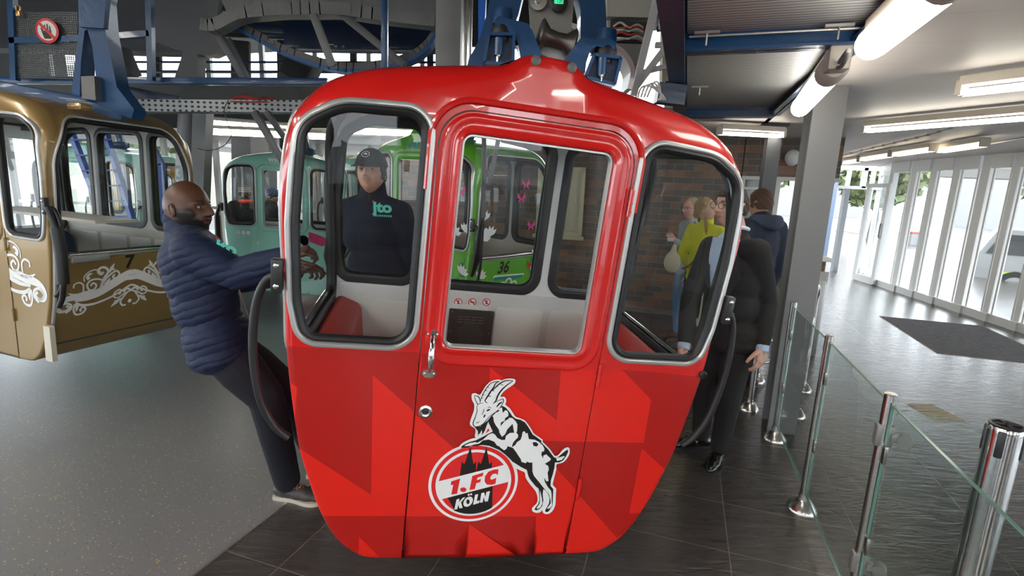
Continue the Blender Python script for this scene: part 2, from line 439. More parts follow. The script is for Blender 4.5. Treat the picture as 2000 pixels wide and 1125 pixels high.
    b = MB(); b.prism([(-.60, .0), (.60, .0), (.60, 1), (-.60, 1)], lo(lambda x, y, off=0.: (x, .06 + y * (D - .12), .13 + off)), 0, .02); b.build('cabin_floor', mat('cabin_floor_mat', (.05, .05, .055), .7), t)
    # seats
    for s in (-1, 1):
        sp = rpoly([(s * .655, .40, .02), (s * .715, .60, .3), (s * .725, zlo - .03, .03), (s * .70, zlo - .01, .03), (s * .60, zlo - .05, .05), (s * .575, .50, .06), (s * .32, .49, .05), (s * .31, .40, .03)], 4)
        if s < 0: sp = sp[::-1]
        b = MB(); b.prism(sp, lo(lambda x, z, off=0.: (x, .08 + off, z)), 0, D - .17); b.build('bench_seat', seat, t)
    # windows of the two long faces
    PG = [(0, 0), (.001, .010), (.006, .014), (.014, .014), (.019, .009), (.020, .003)]
    PB = [(.019, .002), (.022, .010), (.030, .013), (.038, .009), (.043, .003), (.044, -.004), (.042, -.012)]
    def window(loop, f, fin, name='window_frame', both=True):
        inr = [(-.006, .001), (-.002, .006), (.02, .007), (.028, .008), (.038, .006), (.042, 0), (.041, -.02)] if both else [(.018, 0), (.02, .004), (.032, .004), (.034, -.012)]
        b = MB(); rim(b, loop, PG, f, 0, .025); rim(b, loop, PB, f, 1, .025)
        rim(b, loop, inr, fin, 1, .025)
        o = b.build(name, [SILV, RUBBER], t)
        g = MB(); gl = inset_loop(resamp(loop, .03), .040)
        cdt_panel(g, gl, [], f, .12, off=-.006); g.recalc = False
        g.build('window_glass', G, o)
        return o
    window(WIN_L, N, ln, both=False); window(WIN_R, N, ln, both=False)
    lif = lo(lambda x, z, off=0.: (x, D - .045 - off, z))
    for w in (WIN_L, WIN_R, MIDW): window(w, Fa, lif)
    # end windows
    for hole in (holeL, holeR):
        lp = hole; b = MB()
        rim(b, inset_loop(resamp(lp, .03), -.03), PG, B, 0, .03); rim(b, inset_loop(resamp(lp, .03), -.03), [(.019, .002), (.022, .010), (.034, .012), (.042, .002), (.044, -.012)], B, 1, .03)
        rim(b, lp, [(-.03, .001), (-.026, .010), (-.01, .012), (.004, .004), (.006, -.02)], lo(lambda y, s, off=0.: band(y, s, -.022 - off)), 1, .03)
        o = b.build('window_frame', [SILV, RUBBER], t)
        g = MB(); cdt_panel(g, inset_loop(resamp(lp, .03), .008), [], B, .09, off=-.01); g.recalc = False; g.build('window_glass', G, o)
        z0 = s_at(s0); sx = -1 if hole is holeL else 1
        b = MB(); b.tube([mw @ Vector((sx * (abs(z0[0]) + .012), y, zlo + .0)) for y in (.10, D * .5, D - .10)], .014, 10)
        b.build('sill_rail', CHROME, t)
    # door
    dd = [(x * .988, z if z < 1 else z - .004) for x, z in DTOP]
    b = MB(); b.recalc = False
    cdt_panel(b, dd, [DOORW], lo(lambda x, z, off=0.: (x, wf(x, z) - off - .003, z)), st, doorpatt, nf=nrm_near)
    din = lo(lambda x, z, off=0.: (x, .035 + off, z)); cdt_panel(b, dd, [DOORW], din, .3, smooth=False, nf=lambda x, z: m3 @ Vector((0, 1, 0)))
    door = b.build('door', [paint] + list(patt_mats), t)
    DN = lo(lambda x, z, off=0.: (x, wf(x, z) - off - .003, z))
    b = MB(); rim(b, DOORW, [(-.062, -.001), (-.055, .007), (-.047, .009), (-.036, .004), (-.02, .006), (-.006, .012), (0, .008), (.001, -.03)], DN, 0, .03)
    b.build('window_moulding', paint, door)
    b = MB(); rim(b, DOORW, [(0, -.012), (.002, -.006), (.008, -.006), (.009, -.03)], DN, 0, .03); b.build('window_seal', SILV, door)
    g = MB(); cdt_panel(g, inset_loop(resamp(DOORW, .05), .004), [], DN, .3, off=-.02); g.recalc = False; g.build('door_glass', G, door)
    if detail:
        for hz in (.80, .32, 1.43):
            b = MB(); b.tube([mw @ Vector((.331, wf(.331, hz) - .010, hz - .045)), mw @ Vector((.331, wf(.331, hz) - .010, hz + .045))], .008, 10)
            for k in range(3): b.tube([mw @ Vector((.331, -.010, hz - .03 + k * .03 - .002)), mw @ Vector((.331, -.010, hz - .03 + k * .03 + .002))], .0095, 10)
            b.build('hinge', paint, t)
        b = MB(); hx = -.288
        for z, s in ((.92, 1), (.775, -1)):
            b.prism(rpoly([(hx - .030, z, .012), (hx - .012, z - .016, .01), (hx + .012, z - .016, .01), (hx + .030, z, .012), (hx + .012, z + .014, .01), (hx - .012, z + .014, .01)], 4), DN, 0, .006)
            for k in (-1, 1): b.ellip(DN(hx + k * .016, z, .007), .004, n=5)
        pts = [(hx, .912, .008), (hx, .90, .028), (hx, .88, .040), (hx, .85, .046), (hx, .82, .044), (hx, .80, .030), (hx, .785, .010)]
        b.tube([DN(x, z, o) for x, z, o in pts], [.007, .009, .010, .013, .011, .008, .006], 12)
        b.build('door_handle', CHROME, door, 'curved chrome grab handle')
        b = MB(); rot = mw.to_3x3() @ Matrix.Rotation(PI / 2, 3, 'X')
        c = DN(hx, .628, .0); b.lathe([(.024, 0), (.024, .005), (.017, .008), (.011, .006), (.009, .001)], c, rot, 24)
        b.lathe([(.010, .001), (.006, .003), (0.0001, .003)], c, rot, 16, 1)
        b.build('door_lock', [STEEL, BLACK], door)
    # rubber grab bars at the corners
    for s in (-1, 1):
        b = MB(); pts = smooth_poly([(s * .785, .01, 1.075), (s * .82, .015, 1.06), (s * .85, .02, .99), (s * .862, .02, .88), (s * .858, .02, .76), (s * .835, .02, .63), (s * .79, .02, .54), (s * .745, .02, .50)], 4, False)
        b.tube([mw @ Vector(p) for p in pts], .0135, 10); b.build('grab_bar', RUBBER, t, 'black rubber coated corner bar')
        b = MB(); b.box(mw @ Vector((s * .783, -.012, 1.085)), (.035, .03, .105), mw.to_3x3(), 0, .006)
        for dz in (-.033, .033): b.ellip(mw @ Vector((s * .783, -.029, 1.085 + dz)), (.009, .004, .009), mw.to_3x3(), 1, 6)
        b.build('bracket', [BLACK, STEEL], t)
    return t, dict(N=N, F=Fa, B=B, DN=DN, lin=lif, door=door, mw=mw, s_of=s_of_left, D=D)
def mat4(o, ux, uy, uz):
    m = Matrix.Identity(4)
    for i in range(3): m[i][0] = ux[i]; m[i][1] = uy[i]; m[i][2] = uz[i]; m[i][3] = o[i]
    return m
# ---- the red cabin
_n = Vector((-180, -270, 1000)).normalized(); _u = Vector((6, .48, 0)); _u.z = -(_n.x * _u.x + _n.y * _u.y) / _n.z; _u.normalize(); _d = _n.cross(_u)
WN = R3 @ _n; WU = R3 @ _u; WUP = -(R3 @ _d)
O0 = CP + R3 @ Vector((0, 0, 1.75)); OR = O0 + WU * .035 - WUP * 1.10
MWR = mat4(OR, WU, WN, WUP); MWRI = MWR.inverted()
def fp(px, py, dy=0.):
    q = MWRI @ PL(px, py, OR + WN * dy, WN); return (q.x, q.z)
def fpl(l, x0=0, y0=0, s=1.): return [fp(x0 + a / s, y0 + b / s) for a, b in l]
C7 = (500, 620, 2.2222)
def clipy(l, lo_, hi): return l
pat_all = [
 [(60, 122), (725, 153), (697, 418), (507, 250), (500, 770), (160, 550), (178, 302), (95, 250)],
 [(180, 862), (660, 862), (632, 1052), (548, 1052), (447, 952), (445, 1030), (380, 1052), (200, 1000)],
 [(1588, 225), (2000, 262), (1950, 500), (1780, 665), (1675, 570), (1682, 545), (1715, 358)],
 [(1400, 538), (1682, 545), (1670, 590), (1620, 850), (1750, 850), (1565, 955), (1340, 700)],
]
def clip_poly(poly, a, b, c):           # keep a*x+b*z<=c
    out = []
    for i in range(len(poly)):
        p = poly[i]; q = poly[(i + 1) % len(poly)]; dp = a * p[0] + b * p[1] - c; dq = a * q[0] + b * q[1] - c
        if dp <= 0: out.append(p)
        if dp * dq < 0: t = dp / (dp - dq); out.append((p[0] + (q[0] - p[0]) * t, p[1] + (q[1] - p[1]) * t))
    return out
zone = [(-.9, -.1), (.9, -.1), (.9, .815), (-.9, .815)]
L0 = [fpl(p, *C7) for p in pat_all]
pl = [clip_poly(L0[0], 1, 0, -.327), clip_poly(L0[1], 1, 0, -.327), clip_poly(L0[2], -1, 0, -.327), clip_poly(L0[3], -1, 0, -.327)]
dl = [[(725, 155), (1325, 190), (1305, 445), (1015, 215), (1000, 560), (1000, 690), (690, 418)],
      [(600, 862), (925, 860), (1215, 862), (1205, 1052), (1165, 1058), (925, 895), (905, 1052), (600, 1060)],
      [(1240, 533), (1460, 540), (1400, 760), (1300, 650), (1290, 600), (1180, 545)]]
dlp = [fpl(p, *C7) for p in dl]
dlp = [clip_poly(clip_poly(clip_poly(p, -1, 0, .322), 1, 0, .322), 0, -1, -.0005) for p in dlp]
zn = rpoly([(-.9, -.1, 0), (-.327, -.1, 0), (-.327, .815, 0), (-.9, .815, 0)])
def inside_outline(p): return p
pats = [(zn, 1), ([(-x, z) for x, z in zn][::-1], 1)] + [(p, 2) for p in pl]
doorp = [([(-.3225, .0005), (.3225, .0005), (.3225, .815), (-.3225, .815)], 1)] + [(p, 2) for p in dlp]
# keep every pattern edge inside the panel: clip roughly to the outline box
pats = [(clip_poly(clip_poly(clip_poly(p, 0, -1, .03), 1, 0, .80), -1, 0, .80), k) for p, k in pats]
redcab, RG = gondola('red', 'glossy red cabin with a goat and club crest on its door, hanging in the middle', MWR, RED, D=.92, patt=pats, patt_mats=[REDL, REDD], doorpatt=doorp)
DN = RG['DN']; dr = RG['door']
# crest
CC = (830, 860, 6.816); lay = lambda k: .0014 + .0007 * k
b = MB(); b.recalc = False
cen = fp(925.1, 942.0); rad = .5 * ((Vector(fp(1011.5, 942)) - Vector(fp(838.6, 942))).length + (Vector(fp(925, 1018)) - Vector(fp(925, 865.6))).length) / 2
def disc(r, k, m): b.flat(circ(cen[0], cen[1], r * rad, 64), DN, lay(k), m)
disc(1, 0, 0); disc(.935, 1, 2); disc(.845, 2, 0); disc(.78, 3, 2)
def cl_in(poly, r):
    out = poly
    for i in range(48):
        a = 2 * PI * i / 48; out = clip_poly(out, math.cos(a), math.sin(a), cen[0] * math.cos(a) + cen[1] * math.sin(a) + r * rad)
        if len(out) < 3: return out
    return out
def cp(l): return fpl(l, *CC)
b.flat(cl_in(cp([(300, 750), (380, 728), (870, 603), (900, 500), (890, 1000), (360, 1000), (385, 900)]), .79), DN, lay(4), 1)
for tw in ([(455, 480), (465, 440), (490, 265), (513, 298), (527, 293), (603, 72), (640, 292), (650, 302), (677, 265), (678, 400)], [(683, 400), (708, 265), (733, 298), (745, 290), (817, 72), (848, 290), (860, 302), (885, 265), (888, 380)]):
    b.flat(cp(tw), DN, lay(4), 1)
b.flat(cl_in(cp([(100, 549), (215, 520), (1050, 310), (1300, 247), (1300, 485), (1100, 537), (245, 760), (50, 811)]), .80), DN, lay(5), 0)
b.flat(cp([(340, 578), (350, 528), (467, 490), (425, 692), (348, 702), (375, 572)]), DN, lay(6), 2)
b.flat(cp(circ(508, 638, 42, 20, 31)), DN, lay(6), 2)
b.flat(cp([(628, 455), (775, 410), (768, 455), (695, 478), (688, 512), (742, 495), (733, 537), (680, 552), (660, 630), (590, 642)]), DN, lay(6), 2)
b.flat(cp([(975, 368), (965, 445), (940, 425), (900, 430), (870, 465), (865, 495), (890, 505), (945, 480), (935, 560), (880, 575), (820, 570), (790, 530), (795, 460), (840, 400), (900, 375), (940, 368)]), DN, lay(6), 2)
for q in ([(418, 768), (458, 757), (450, 805), (500, 745), (535, 737), (478, 805), (500, 880), (455, 885), (440, 835), (428, 895), (388, 903)],
          [(665, 705), (705, 697), (685, 790), (722, 780), (715, 815), (638, 838)], [(748, 685), (785, 675), (800, 735), (815, 668), (862, 655), (835, 790), (795, 798), (778, 735), (765, 805), (725, 812)]):
    b.flat(cp(q), DN, lay(6), 0)
b.flat(cp([(572 + 62 * math.cos(a) - 12 * math.sin(a), 797 + 66 * math.sin(a) - 12 * math.cos(a)) for a in [i * PI / 14 for i in range(28)]]), DN, lay(6), 0)
b.flat(cp([(570 + 22 * math.cos(a), 797 + 32 * math.sin(a)) for a in [i * PI / 10 for i in range(20)]]), DN, lay(7), 1)
b.flat(cp(circ(580, 706, 14, 12)), DN, lay(6), 0); b.flat(cp(circ(612, 698, 14, 12)), DN, lay(6), 0)
b.build('club_crest', [WHITED, BLACKD, REDDEC], dr, 'round red and white crest with cathedral towers')
# goat
b = MB(); b.recalc = False
A = lambda l: [(900 + x / 8.036, 730 + y / 8.036) for x, y in l]
Bq = lambda l: [(900 + x / 7.5, 860 + y / 7.5) for x, y in l]
ff = lambda l: [fp(*p) for p in l]
gl = .0072
def gf(l, k, m): b.flat(ff(l), DN, gl + .0006 * k, m)
def gr(l, w, k=2): b_pts = [fp(*p) for p in smooth_poly(A(l), 4, False)]; n = len(b_pts); ribbon(b, b_pts, [w * .0016 * (.45 + .9 * math.sin(PI * (i + .5) / n)) for i in range(n)], DN, gl + .0006 * k, 1)
gf(smooth_poly(A([(165, 310), (185, 290), (225, 285), (290, 310), (330, 260), (380, 180), (450, 110), (520, 80), (600, 72), (630, 85), (700, 60), (780, 55), (840, 70), (850, 100), (830, 140), (760, 190), (690, 240), (640, 290), (615, 340), (670, 340), (700, 370), (705, 420), (695, 465), (760, 520), (810, 590), (850, 650), (930, 680), (1000, 715), (1060, 790), (1100, 850), (1135, 910), (1210, 965), (1275, 1015)])
   + Bq([(1190, 0), (1230, 40), (1290, 100), (1340, 170), (1370, 205), (1420, 190), (1480, 120), (1530, 85), (1570, 85), (1585, 120), (1580, 180), (1540, 250), (1480, 305), (1395, 330), (1390, 400), (1370, 480), (1350, 560), (1340, 630), (1385, 680), (1385, 740), (1380, 820), (1375, 920), (1340, 1000), (1290, 1045), (1240, 1055), (1195, 1035), (1185, 1000), (1150, 1030), (1090, 1035), (1040, 1010), (1040, 960), (1100, 900), (1115, 850), (1110, 780), (1080, 710), (1030, 650), (990, 600), (940, 520), (930, 450), (870, 420), (810, 390), (770, 350), (735, 290), (690, 235), (620, 170), (540, 115), (450, 75), (350, 52), (230, 50), (120, 75), (0, 95), (-40, 100)])
   + A([(0, 1080), (80, 1030), (180, 990), (230, 985), (215, 960), (225, 850), (150, 790), (140, 740), (170, 640), (200, 560), (205, 460), (170, 390)]), 3), 0, 0)
gf(A([(640, 480), (700, 510), (760, 580), (800, 640), (850, 680), (930, 700), (1000, 740), (1050, 810), (1090, 880), (1120, 930), (1200, 985), (1260, 1030)])
   + Bq([(1165, 5), (1210, 50), (1270, 110), (1320, 180), (1360, 230), (1400, 235), (1450, 190), (1510, 140), (1555, 110), (1560, 150), (1530, 210), (1490, 270), (1430, 300), (1370, 300), (1360, 380), (1335, 480), (1310, 560), (1305, 640), (1345, 690), (1340, 780), (1335, 930), (1300, 985), (1270, 1020), (1235, 1025), (1225, 1000), (1260, 940), (1285, 890), (1290, 820), (1270, 760), (1230, 710), (1200, 690), (1190, 760), (1200, 850), (1185, 930), (1150, 975), (1100, 1000), (1070, 990), (1085, 960), (1130, 900), (1145, 830), (1140, 750), (1130, 680), (1090, 650), (1040, 590), (1000, 540), (975, 480), (960, 410), (880, 370), (800, 320), (750, 290), (700, 235), (640, 180), (560, 120), (480, 85), (400, 55), (300, 45), (230, 60), (150, 60), (100, 80), (0, 90)])
   + A([(10, 1110), (50, 1085), (130, 1045), (230, 1020), (330, 970), (430, 915), (495, 882), (470, 830), (430, 745), (425, 700), (480, 625), (540, 575), (600, 520)]), 1, 1)
for l in ([(490, 640), (540, 590), (600, 560), (580, 540), (620, 510), (640, 505), (650, 590), (690, 550), (720, 555), (740, 600), (735, 640), (690, 670), (680, 710), (620, 740), (615, 800), (680, 720), (750, 680), (740, 665), (800, 670), (850, 720), (880, 770), (875, 870), (862, 905), (830, 895), (820, 850), (805, 760), (720, 850), (690, 920), (640, 965), (600, 900), (590, 850), (540, 780), (510, 720), (505, 660)],
          [(690, 1010), (700, 950), (760, 905), (820, 900), (860, 900), (890, 930), (890, 970), (840, 1020), (810, 1060), (790, 1130), (700, 1100), (560, 1100), (520, 1040), (430, 1005), (340, 1020), (280, 1070), (200, 1085), (160, 1100), (60, 1112), (60, 1098), (140, 1060), (230, 1045), (250, 1058), (340, 1010), (430, 930), (490, 905), (530, 930), (570, 985), (640, 1015)]):
    gf(A(l), 2, 0)
gf(A([(560, 1100), (700, 1090), (730, 1050), (742, 1040), (742, 1070)]) + Bq([(690, 10), (680, 60), (660, 100), (630, 120), (590, 95), (550, 60), (500, 10)]), 2, 0)
gf(A([(790, 1130), (850, 1090), (870, 1050), (930, 1010), (950, 950), (960, 890), (990, 875), (1010, 910), (1040, 905), (1050, 960), (1060, 1000), (1150, 1010), (1225, 1050)]) + Bq([(1150, 15), (1190, 50), (1215, 100), (1210, 135), (1175, 145), (1170, 190), (1195, 240), (1200, 200), (1240, 180), (1270, 210), (1310, 245), (1300, 270), (1250, 300), (1220, 320), (1270, 350), (1280, 400), (1260, 450), (1270, 520), (1275, 570), (1245, 575), (1210, 520), (1220, 580), (1260, 650), (1310, 710), (1320, 760), (1320, 850), (1330, 930), (1290, 970), (1255, 975), (1260, 960), (1310, 890), (1300, 830), (1280, 760), (1220, 690), (1150, 600), (1100, 540), (1060, 490), (1040, 430), (1040, 300), (990, 300), (960, 285), (945, 310), (880, 290), (870, 250), (830, 190), (790, 130), (760, 90), (720, 60), (705, 10)]), 2, 0)
gf(Bq([(1150, 700), (1165, 760), (1180, 830), (1185, 900), (1150, 960), (1110, 975), (1100, 965), (1145, 900), (1150, 830)]), 2, 0)
gf(Bq([(1385, 240), (1430, 225), (1500, 205), (1510, 215), (1470, 260), (1400, 278)]), 2, 0)
gf(A([(1115, 1050), (1170, 1045), (1210, 1080), (1180, 1115), (1130, 1105)]), 3, 1)
gf(A([(215, 815), (260, 870), (265, 920), (255, 950), (300, 900), (320, 855), (330, 890), (330, 940), (370, 870), (395, 800), (420, 740), (440, 690), (380, 740), (300, 805)]), 2, 1)
gf(A([(425, 830), (445, 865), (380, 915)]), 2, 2)
for l, w in (([(260, 455), (245, 500), (250, 560), (225, 650), (195, 720), (190, 770), (220, 805), (280, 800), (340, 765), (400, 700), (460, 630), (540, 575)], 1.6), ([(210, 320), (215, 360), (240, 420), (265, 455), (300, 440), (350, 435)], 1.3),
             ([(205, 318), (260, 330), (290, 370), (300, 430)], 1.6), ([(300, 420), (320, 350), (350, 280), (400, 200), (470, 125), (560, 100), (600, 98)], 1.5), ([(600, 98), (540, 130), (510, 190), (460, 260), (430, 310), (390, 370), (375, 405), (410, 440)], 2.6),
             ([(440, 270), (500, 230), (560, 170), (640, 110), (720, 85), (815, 90)], 2.2), ([(815, 90), (700, 170), (620, 250), (570, 330), (545, 400), (500, 445)], 2.8), ([(500, 445), (560, 410), (640, 375), (660, 385), (655, 430), (620, 490), (600, 510)], 1.4),
             ([(555, 500), (600, 445), (640, 425)], 3.), ([(415, 515), (440, 500), (475, 518)], 1.), ([(230, 738), (260, 745), (290, 718)], 1.1), ([(355, 530), (350, 570), (320, 620)], 1.2), ([(375, 615), (355, 665)], 2.6),
             ([(600, 120), (640, 155), (660, 150)], 1.), ([(540, 175), (575, 185)], 1.), ([(480, 240), (520, 250)], 1.2), ([(420, 330), (470, 330)], 1.4), ([(430, 170), (415, 190), (440, 195)], 1.), ([(390, 220), (385, 245), (410, 240)], 1.), ([(350, 290), (345, 315), (375, 305)], 1.), ([(325, 340), (320, 365), (350, 350)], 1.)):
    gr(l, w)
gf(A([(425 + 30 * math.cos(a), 545 - 10 * math.cos(a) + 14 * math.sin(a)) for a in [i * PI / 8 for i in range(16)]]), 3, 1)
b.build('goat_emblem', [WHITED, BLACKD, REDDEC], dr, 'white and black goat rearing over the crest')
# interior speaker panel and prohibition stickers on the far wall
def inn(px, py): q = MWRI @ PL(px, py, OR + WN * (RG['D'] - .045), WN); return (q.x, q.z)
LF = RG['lin']
q0 = inn(878, 601); q1 = inn(965, 603); q2 = inn(955, 690)
x0, x1, z1, z0 = q0[0], q1[0], q0[1], q2[1]
b = MB(); b.recalc = False; b.prism(rpoly([(x0, z0 - .04, .005), (x1, z0 - .04, .005), (x1, z1, .005), (x0, z1, .005)], 2), LF, .004, .02)
spk = b.build('speaker_panel', mat('dark_brown_plate', (.045, .035, .033), .5), redcab, 'dark perforated speaker plate')
b = MB(); b.recalc = False; ccx = (x0 + x1) / 2; w = x1 - x0
for k in range(3): 
    for j in range(4): b.flat([(ccx - w * .3 + j * w * .15, z1 - .035 - k * .015), (ccx - w * .3 + j * w * .15 + w * .12, z1 - .035 - k * .015), (ccx - w * .3 + j * w * .15 + w * .12, z1 - .038 - k * .015), (ccx - w * .3 + j * w * .15, z1 - .038 - k * .015)], LF, .0212)
for i in range(-7, 8):
    for j in range(-7, 8):
        if i * i + j * j < 50: b.flat(circ(ccx + i * w * .042, z1 - .135 + j * w * .042, .0022, 5), LF, .0212)
for sx in (-1, 1):
    for zz in (z1 - .012, z1 - .12): b.flat(circ(ccx + sx * w * .44, zz, .004, 8), LF, .0214)
b.build('perforation', mat('plate_holes', (.18, .17, .16), .5), spk)
for k, px in enumerate((895, 922.5, 950)):
    c = inn(px, 590); b = MB(); b.recalc = False; r = .021
    b.flat(circ(c[0], c[1], r, 28), LF, .0015, 1); b.flat(circ(c[0], c[1], r * .8, 28), LF, .0022, 0)
    b.flat([(c[0] - .006, c[1] - .010), (c[0] + .008, c[1] - .008), (c[0] + .003, c[1] + .004), (c[0] + .006, c[1] + .012), (c[0] - .002, c[1] + .010)] if k != 1 else [(c[0] - .012, c[1] - .003), (c[0] + .012, c[1] - .003), (c[0] + .012, c[1] + .003), (c[0] - .012, c[1] + .003)], LF, .0028, 2)
    s = r * .62; b.flat([(c[0] - s - .002, c[1] + s - .002), (c[0] - s + .002, c[1] + s + .002), (c[0] + s + .002, c[1] - s + .002), (c[0] + s - .002, c[1] - s - .002)], LF, .0034, 1)
    b.build('prohibition_sticker', [WHITED, REDDEC, BLACKD], redcab)
c0 = inn(909, 553); c1 = inn(968, 562); b = MB(); b.recalc = False
b.flat([(c0[0], c1[1]), (c1[0], c1[1]), (c1[0], c0[1]), (c0[0], c0[1])], LF, -.03, 0)
for k in range(2):
    for j in range(3): xa = c0[0] + .01 + k * .055; b.flat([(xa, c0[1] - .004 - j * .0045), (xa + .03, c0[1] - .004 - j * .0045), (xa + .03, c0[1] - .0055 - j * .0045), (xa, c0[1] - .0055 - j * .0045)], LF, -.029, 1)
b.build('window_sticker', [REDDEC, WHITED], redcab, 'small red strip sticker')
b = MB(); b.recalc = False                       # roof bolts on the hump
for px, py in ((1047, 118), (1117, 132)):
    b = MB(); q = fp(px, py); b.lathe([(.0155, -.01), (.0155, .004), (.012, .006), (.0001, .006)], RG['N'](q[0], q[1], .002), MWR.to_3x3() @ Matrix.Rotation(PI / 2, 3, 'X'), 14)
    b.build('roof_bolt', mat('dark_bolt', (.16, .15, .14), .5, .4), redcab)
q = fp(1371, 731); b = MB(); b.lathe([(.014, 0), (.016, .012), (.010, .016), (.009, .010), (.0001, .010)], RG['N'](q[0], q[1]), MWR.to_3x3() @ Matrix.Rotation(PI / 2, 3, 'X'), 14); b.build('rubber_buffer', RUBBER, redcab)
# ------------------------------------------------------------------ floor, walls, ceiling
def nodes_mat(name):
    m = bpy.data.materials.new(name); m.use_nodes = True; return m, m.node_tree, m.node_tree.nodes['Principled BSDF']
def hall_coords(nt, sa=1., sb=1.):
    tc = nt.nodes.new('ShaderNodeTexCoord'); out = []
    for ax in (RB, RA):
        d = nt.nodes.new('ShaderNodeVectorMath'); d.operation = 'DOT_PRODUCT'; d.inputs[1].default_value = tuple(ax); nt.links.new(tc.outputs['Object'], d.inputs[0]); out.append(d)
    c = nt.nodes.new('ShaderNodeCombineXYZ'); nt.links.new(out[0].outputs['Value'], c.inputs[0]); nt.links.new(out[1].outputs['Value'], c.inputs[1]); return tc, c
def tile_mat():
    m, nt, b = nodes_mat('slate_tiles'); tc, c = hall_coords(nt)
    of = nt.nodes.new('ShaderNodeVectorMath'); of.inputs[1].default_value = (.64 * 20 - .362, .421 * 20 - 2.415, 0); nt.links.new(c.outputs[0], of.inputs[0])
    br = nt.nodes.new('ShaderNodeTexBrick'); br.offset = 0; br.inputs['Scale'].default_value = 1; br.inputs['Brick Width'].default_value = .64; br.inputs['Row Height'].default_value = .421
    br.inputs['Mortar Size'].default_value = .003; br.inputs['Mortar Smooth'].default_value = .3; br.inputs['Bias'].default_value = 0
    br.inputs['Color1'].default_value = (.050, .044, .042, 1); br.inputs['Color2'].default_value = (.064, .057, .053, 1); br.inputs['Mortar'].default_value = (.16, .13, .10, 1)
    nt.links.new(of.outputs[0], br.inputs['Vector']); 
    n = nt.nodes.new('ShaderNodeTexNoise'); n.inputs['Scale'].default_value = 9; n.inputs['Detail'].default_value = 8; n.inputs['Distortion'].default_value = 1.2
    mp = nt.nodes.new('ShaderNodeMapping'); mp.inputs['Rotation'].default_value = (0, 0, .5); mp.inputs['Scale'].default_value = (.7, 3., 1); nt.links.new(tc.outputs['Object'], mp.inputs[0]); nt.links.new(mp.outputs[0], n.inputs['Vector'])
    mx = nt.nodes.new('ShaderNodeMix'); mx.data_type = 'RGBA'; mx.blend_type = 'MULTIPLY'; mx.inputs[0].default_value = .7
    cr = nt.nodes.new('ShaderNodeMapRange'); cr.inputs[1].default_value = .3; cr.inputs[2].default_value = .7; cr.inputs[3].default_value = .75; cr.inputs[4].default_value = 1.25; nt.links.new(n.outputs['Fac'], cr.inputs[0])
    nt.links.new(br.outputs['Color'], mx.inputs[6]); nt.links.new(cr.outputs[0], mx.inputs[7]); nt.links.new(mx.outputs[2], b.inputs['Base Color'])
    bp = nt.nodes.new('ShaderNodeBump'); bp.inputs['Strength'].default_value = .35; bp.inputs['Distance'].default_value = .012; nt.links.new(n.outputs['Fac'], bp.inputs['Height'])
    bp2 = nt.nodes.new('ShaderNodeBump'); bp2.invert = True; bp2.inputs['Strength'].default_value = .5; bp2.inputs['Distance'].default_value = .003; nt.links.new(br.outputs['Fac'], bp2.inputs['Height']); nt.links.new(bp.outputs[0], bp2.inputs['Normal'])
    nt.links.new(bp2.outputs[0], b.inputs['Normal']); b.inputs['Roughness'].default_value = .24; b.inputs['Specular IOR Level'].default_value = .9
    return m
def rubber_mat():
    m, nt, b = nodes_mat('speckled_rubber_floor'); tc = nt.nodes.new('ShaderNodeTexCoord')
    cur = None
    base = nt.nodes.new('ShaderNodeTexNoise'); base.inputs['Scale'].default_value = 1.1; nt.links.new(tc.outputs['Object'], base.inputs['Vector'])
    mx = nt.nodes.new('ShaderNodeMix'); mx.data_type = 'RGBA'; mx.inputs[6].default_value = (.165, .165, .175, 1); mx.inputs[7].default_value = (.205, .203, .205, 1); nt.links.new(base.outputs['Fac'], mx.inputs[0]); cur = mx.outputs[2]
    for sc, th, col in ((75, .90, (.75, .52, .14)), (110, .92, (.55, .52, .48)), (90, .95, (.03, .05, .12))):
        v = nt.nodes.new('ShaderNodeTexVoronoi'); v.inputs['Scale'].default_value = sc; nt.links.new(tc.outputs['Object'], v.inputs['Vector'])
        sp = nt.nodes.new('ShaderNodeSeparateColor'); nt.links.new(v.outputs['Color'], sp.inputs[0])
        g = nt.nodes.new('ShaderNodeMath'); g.operation = 'GREATER_THAN'; g.inputs[1].default_value = th; nt.links.new(sp.outputs[0], g.inputs[0])
        l = nt.nodes.new('ShaderNodeMath'); l.operation = 'LESS_THAN'; l.inputs[1].default_value = .26; nt.links.new(v.outputs['Distance'], l.inputs[0])
        k = nt.nodes.new('ShaderNodeMath'); k.operation = 'MULTIPLY'; nt.links.new(g.outputs[0], k.inputs[0]); nt.links.new(l.outputs[0], k.inputs[1])
        q = nt.nodes.new('ShaderNodeMix'); q.data_type = 'RGBA'; q.inputs[7].default_value = (*col, 1); nt.links.new(k.outputs[0], q.inputs[0]); nt.links.new(cur, q.inputs[6]); cur = q.outputs[2]
    nt.links.new(cur, b.inputs['Base Color']); b.inputs['Roughness'].default_value = .30; return m
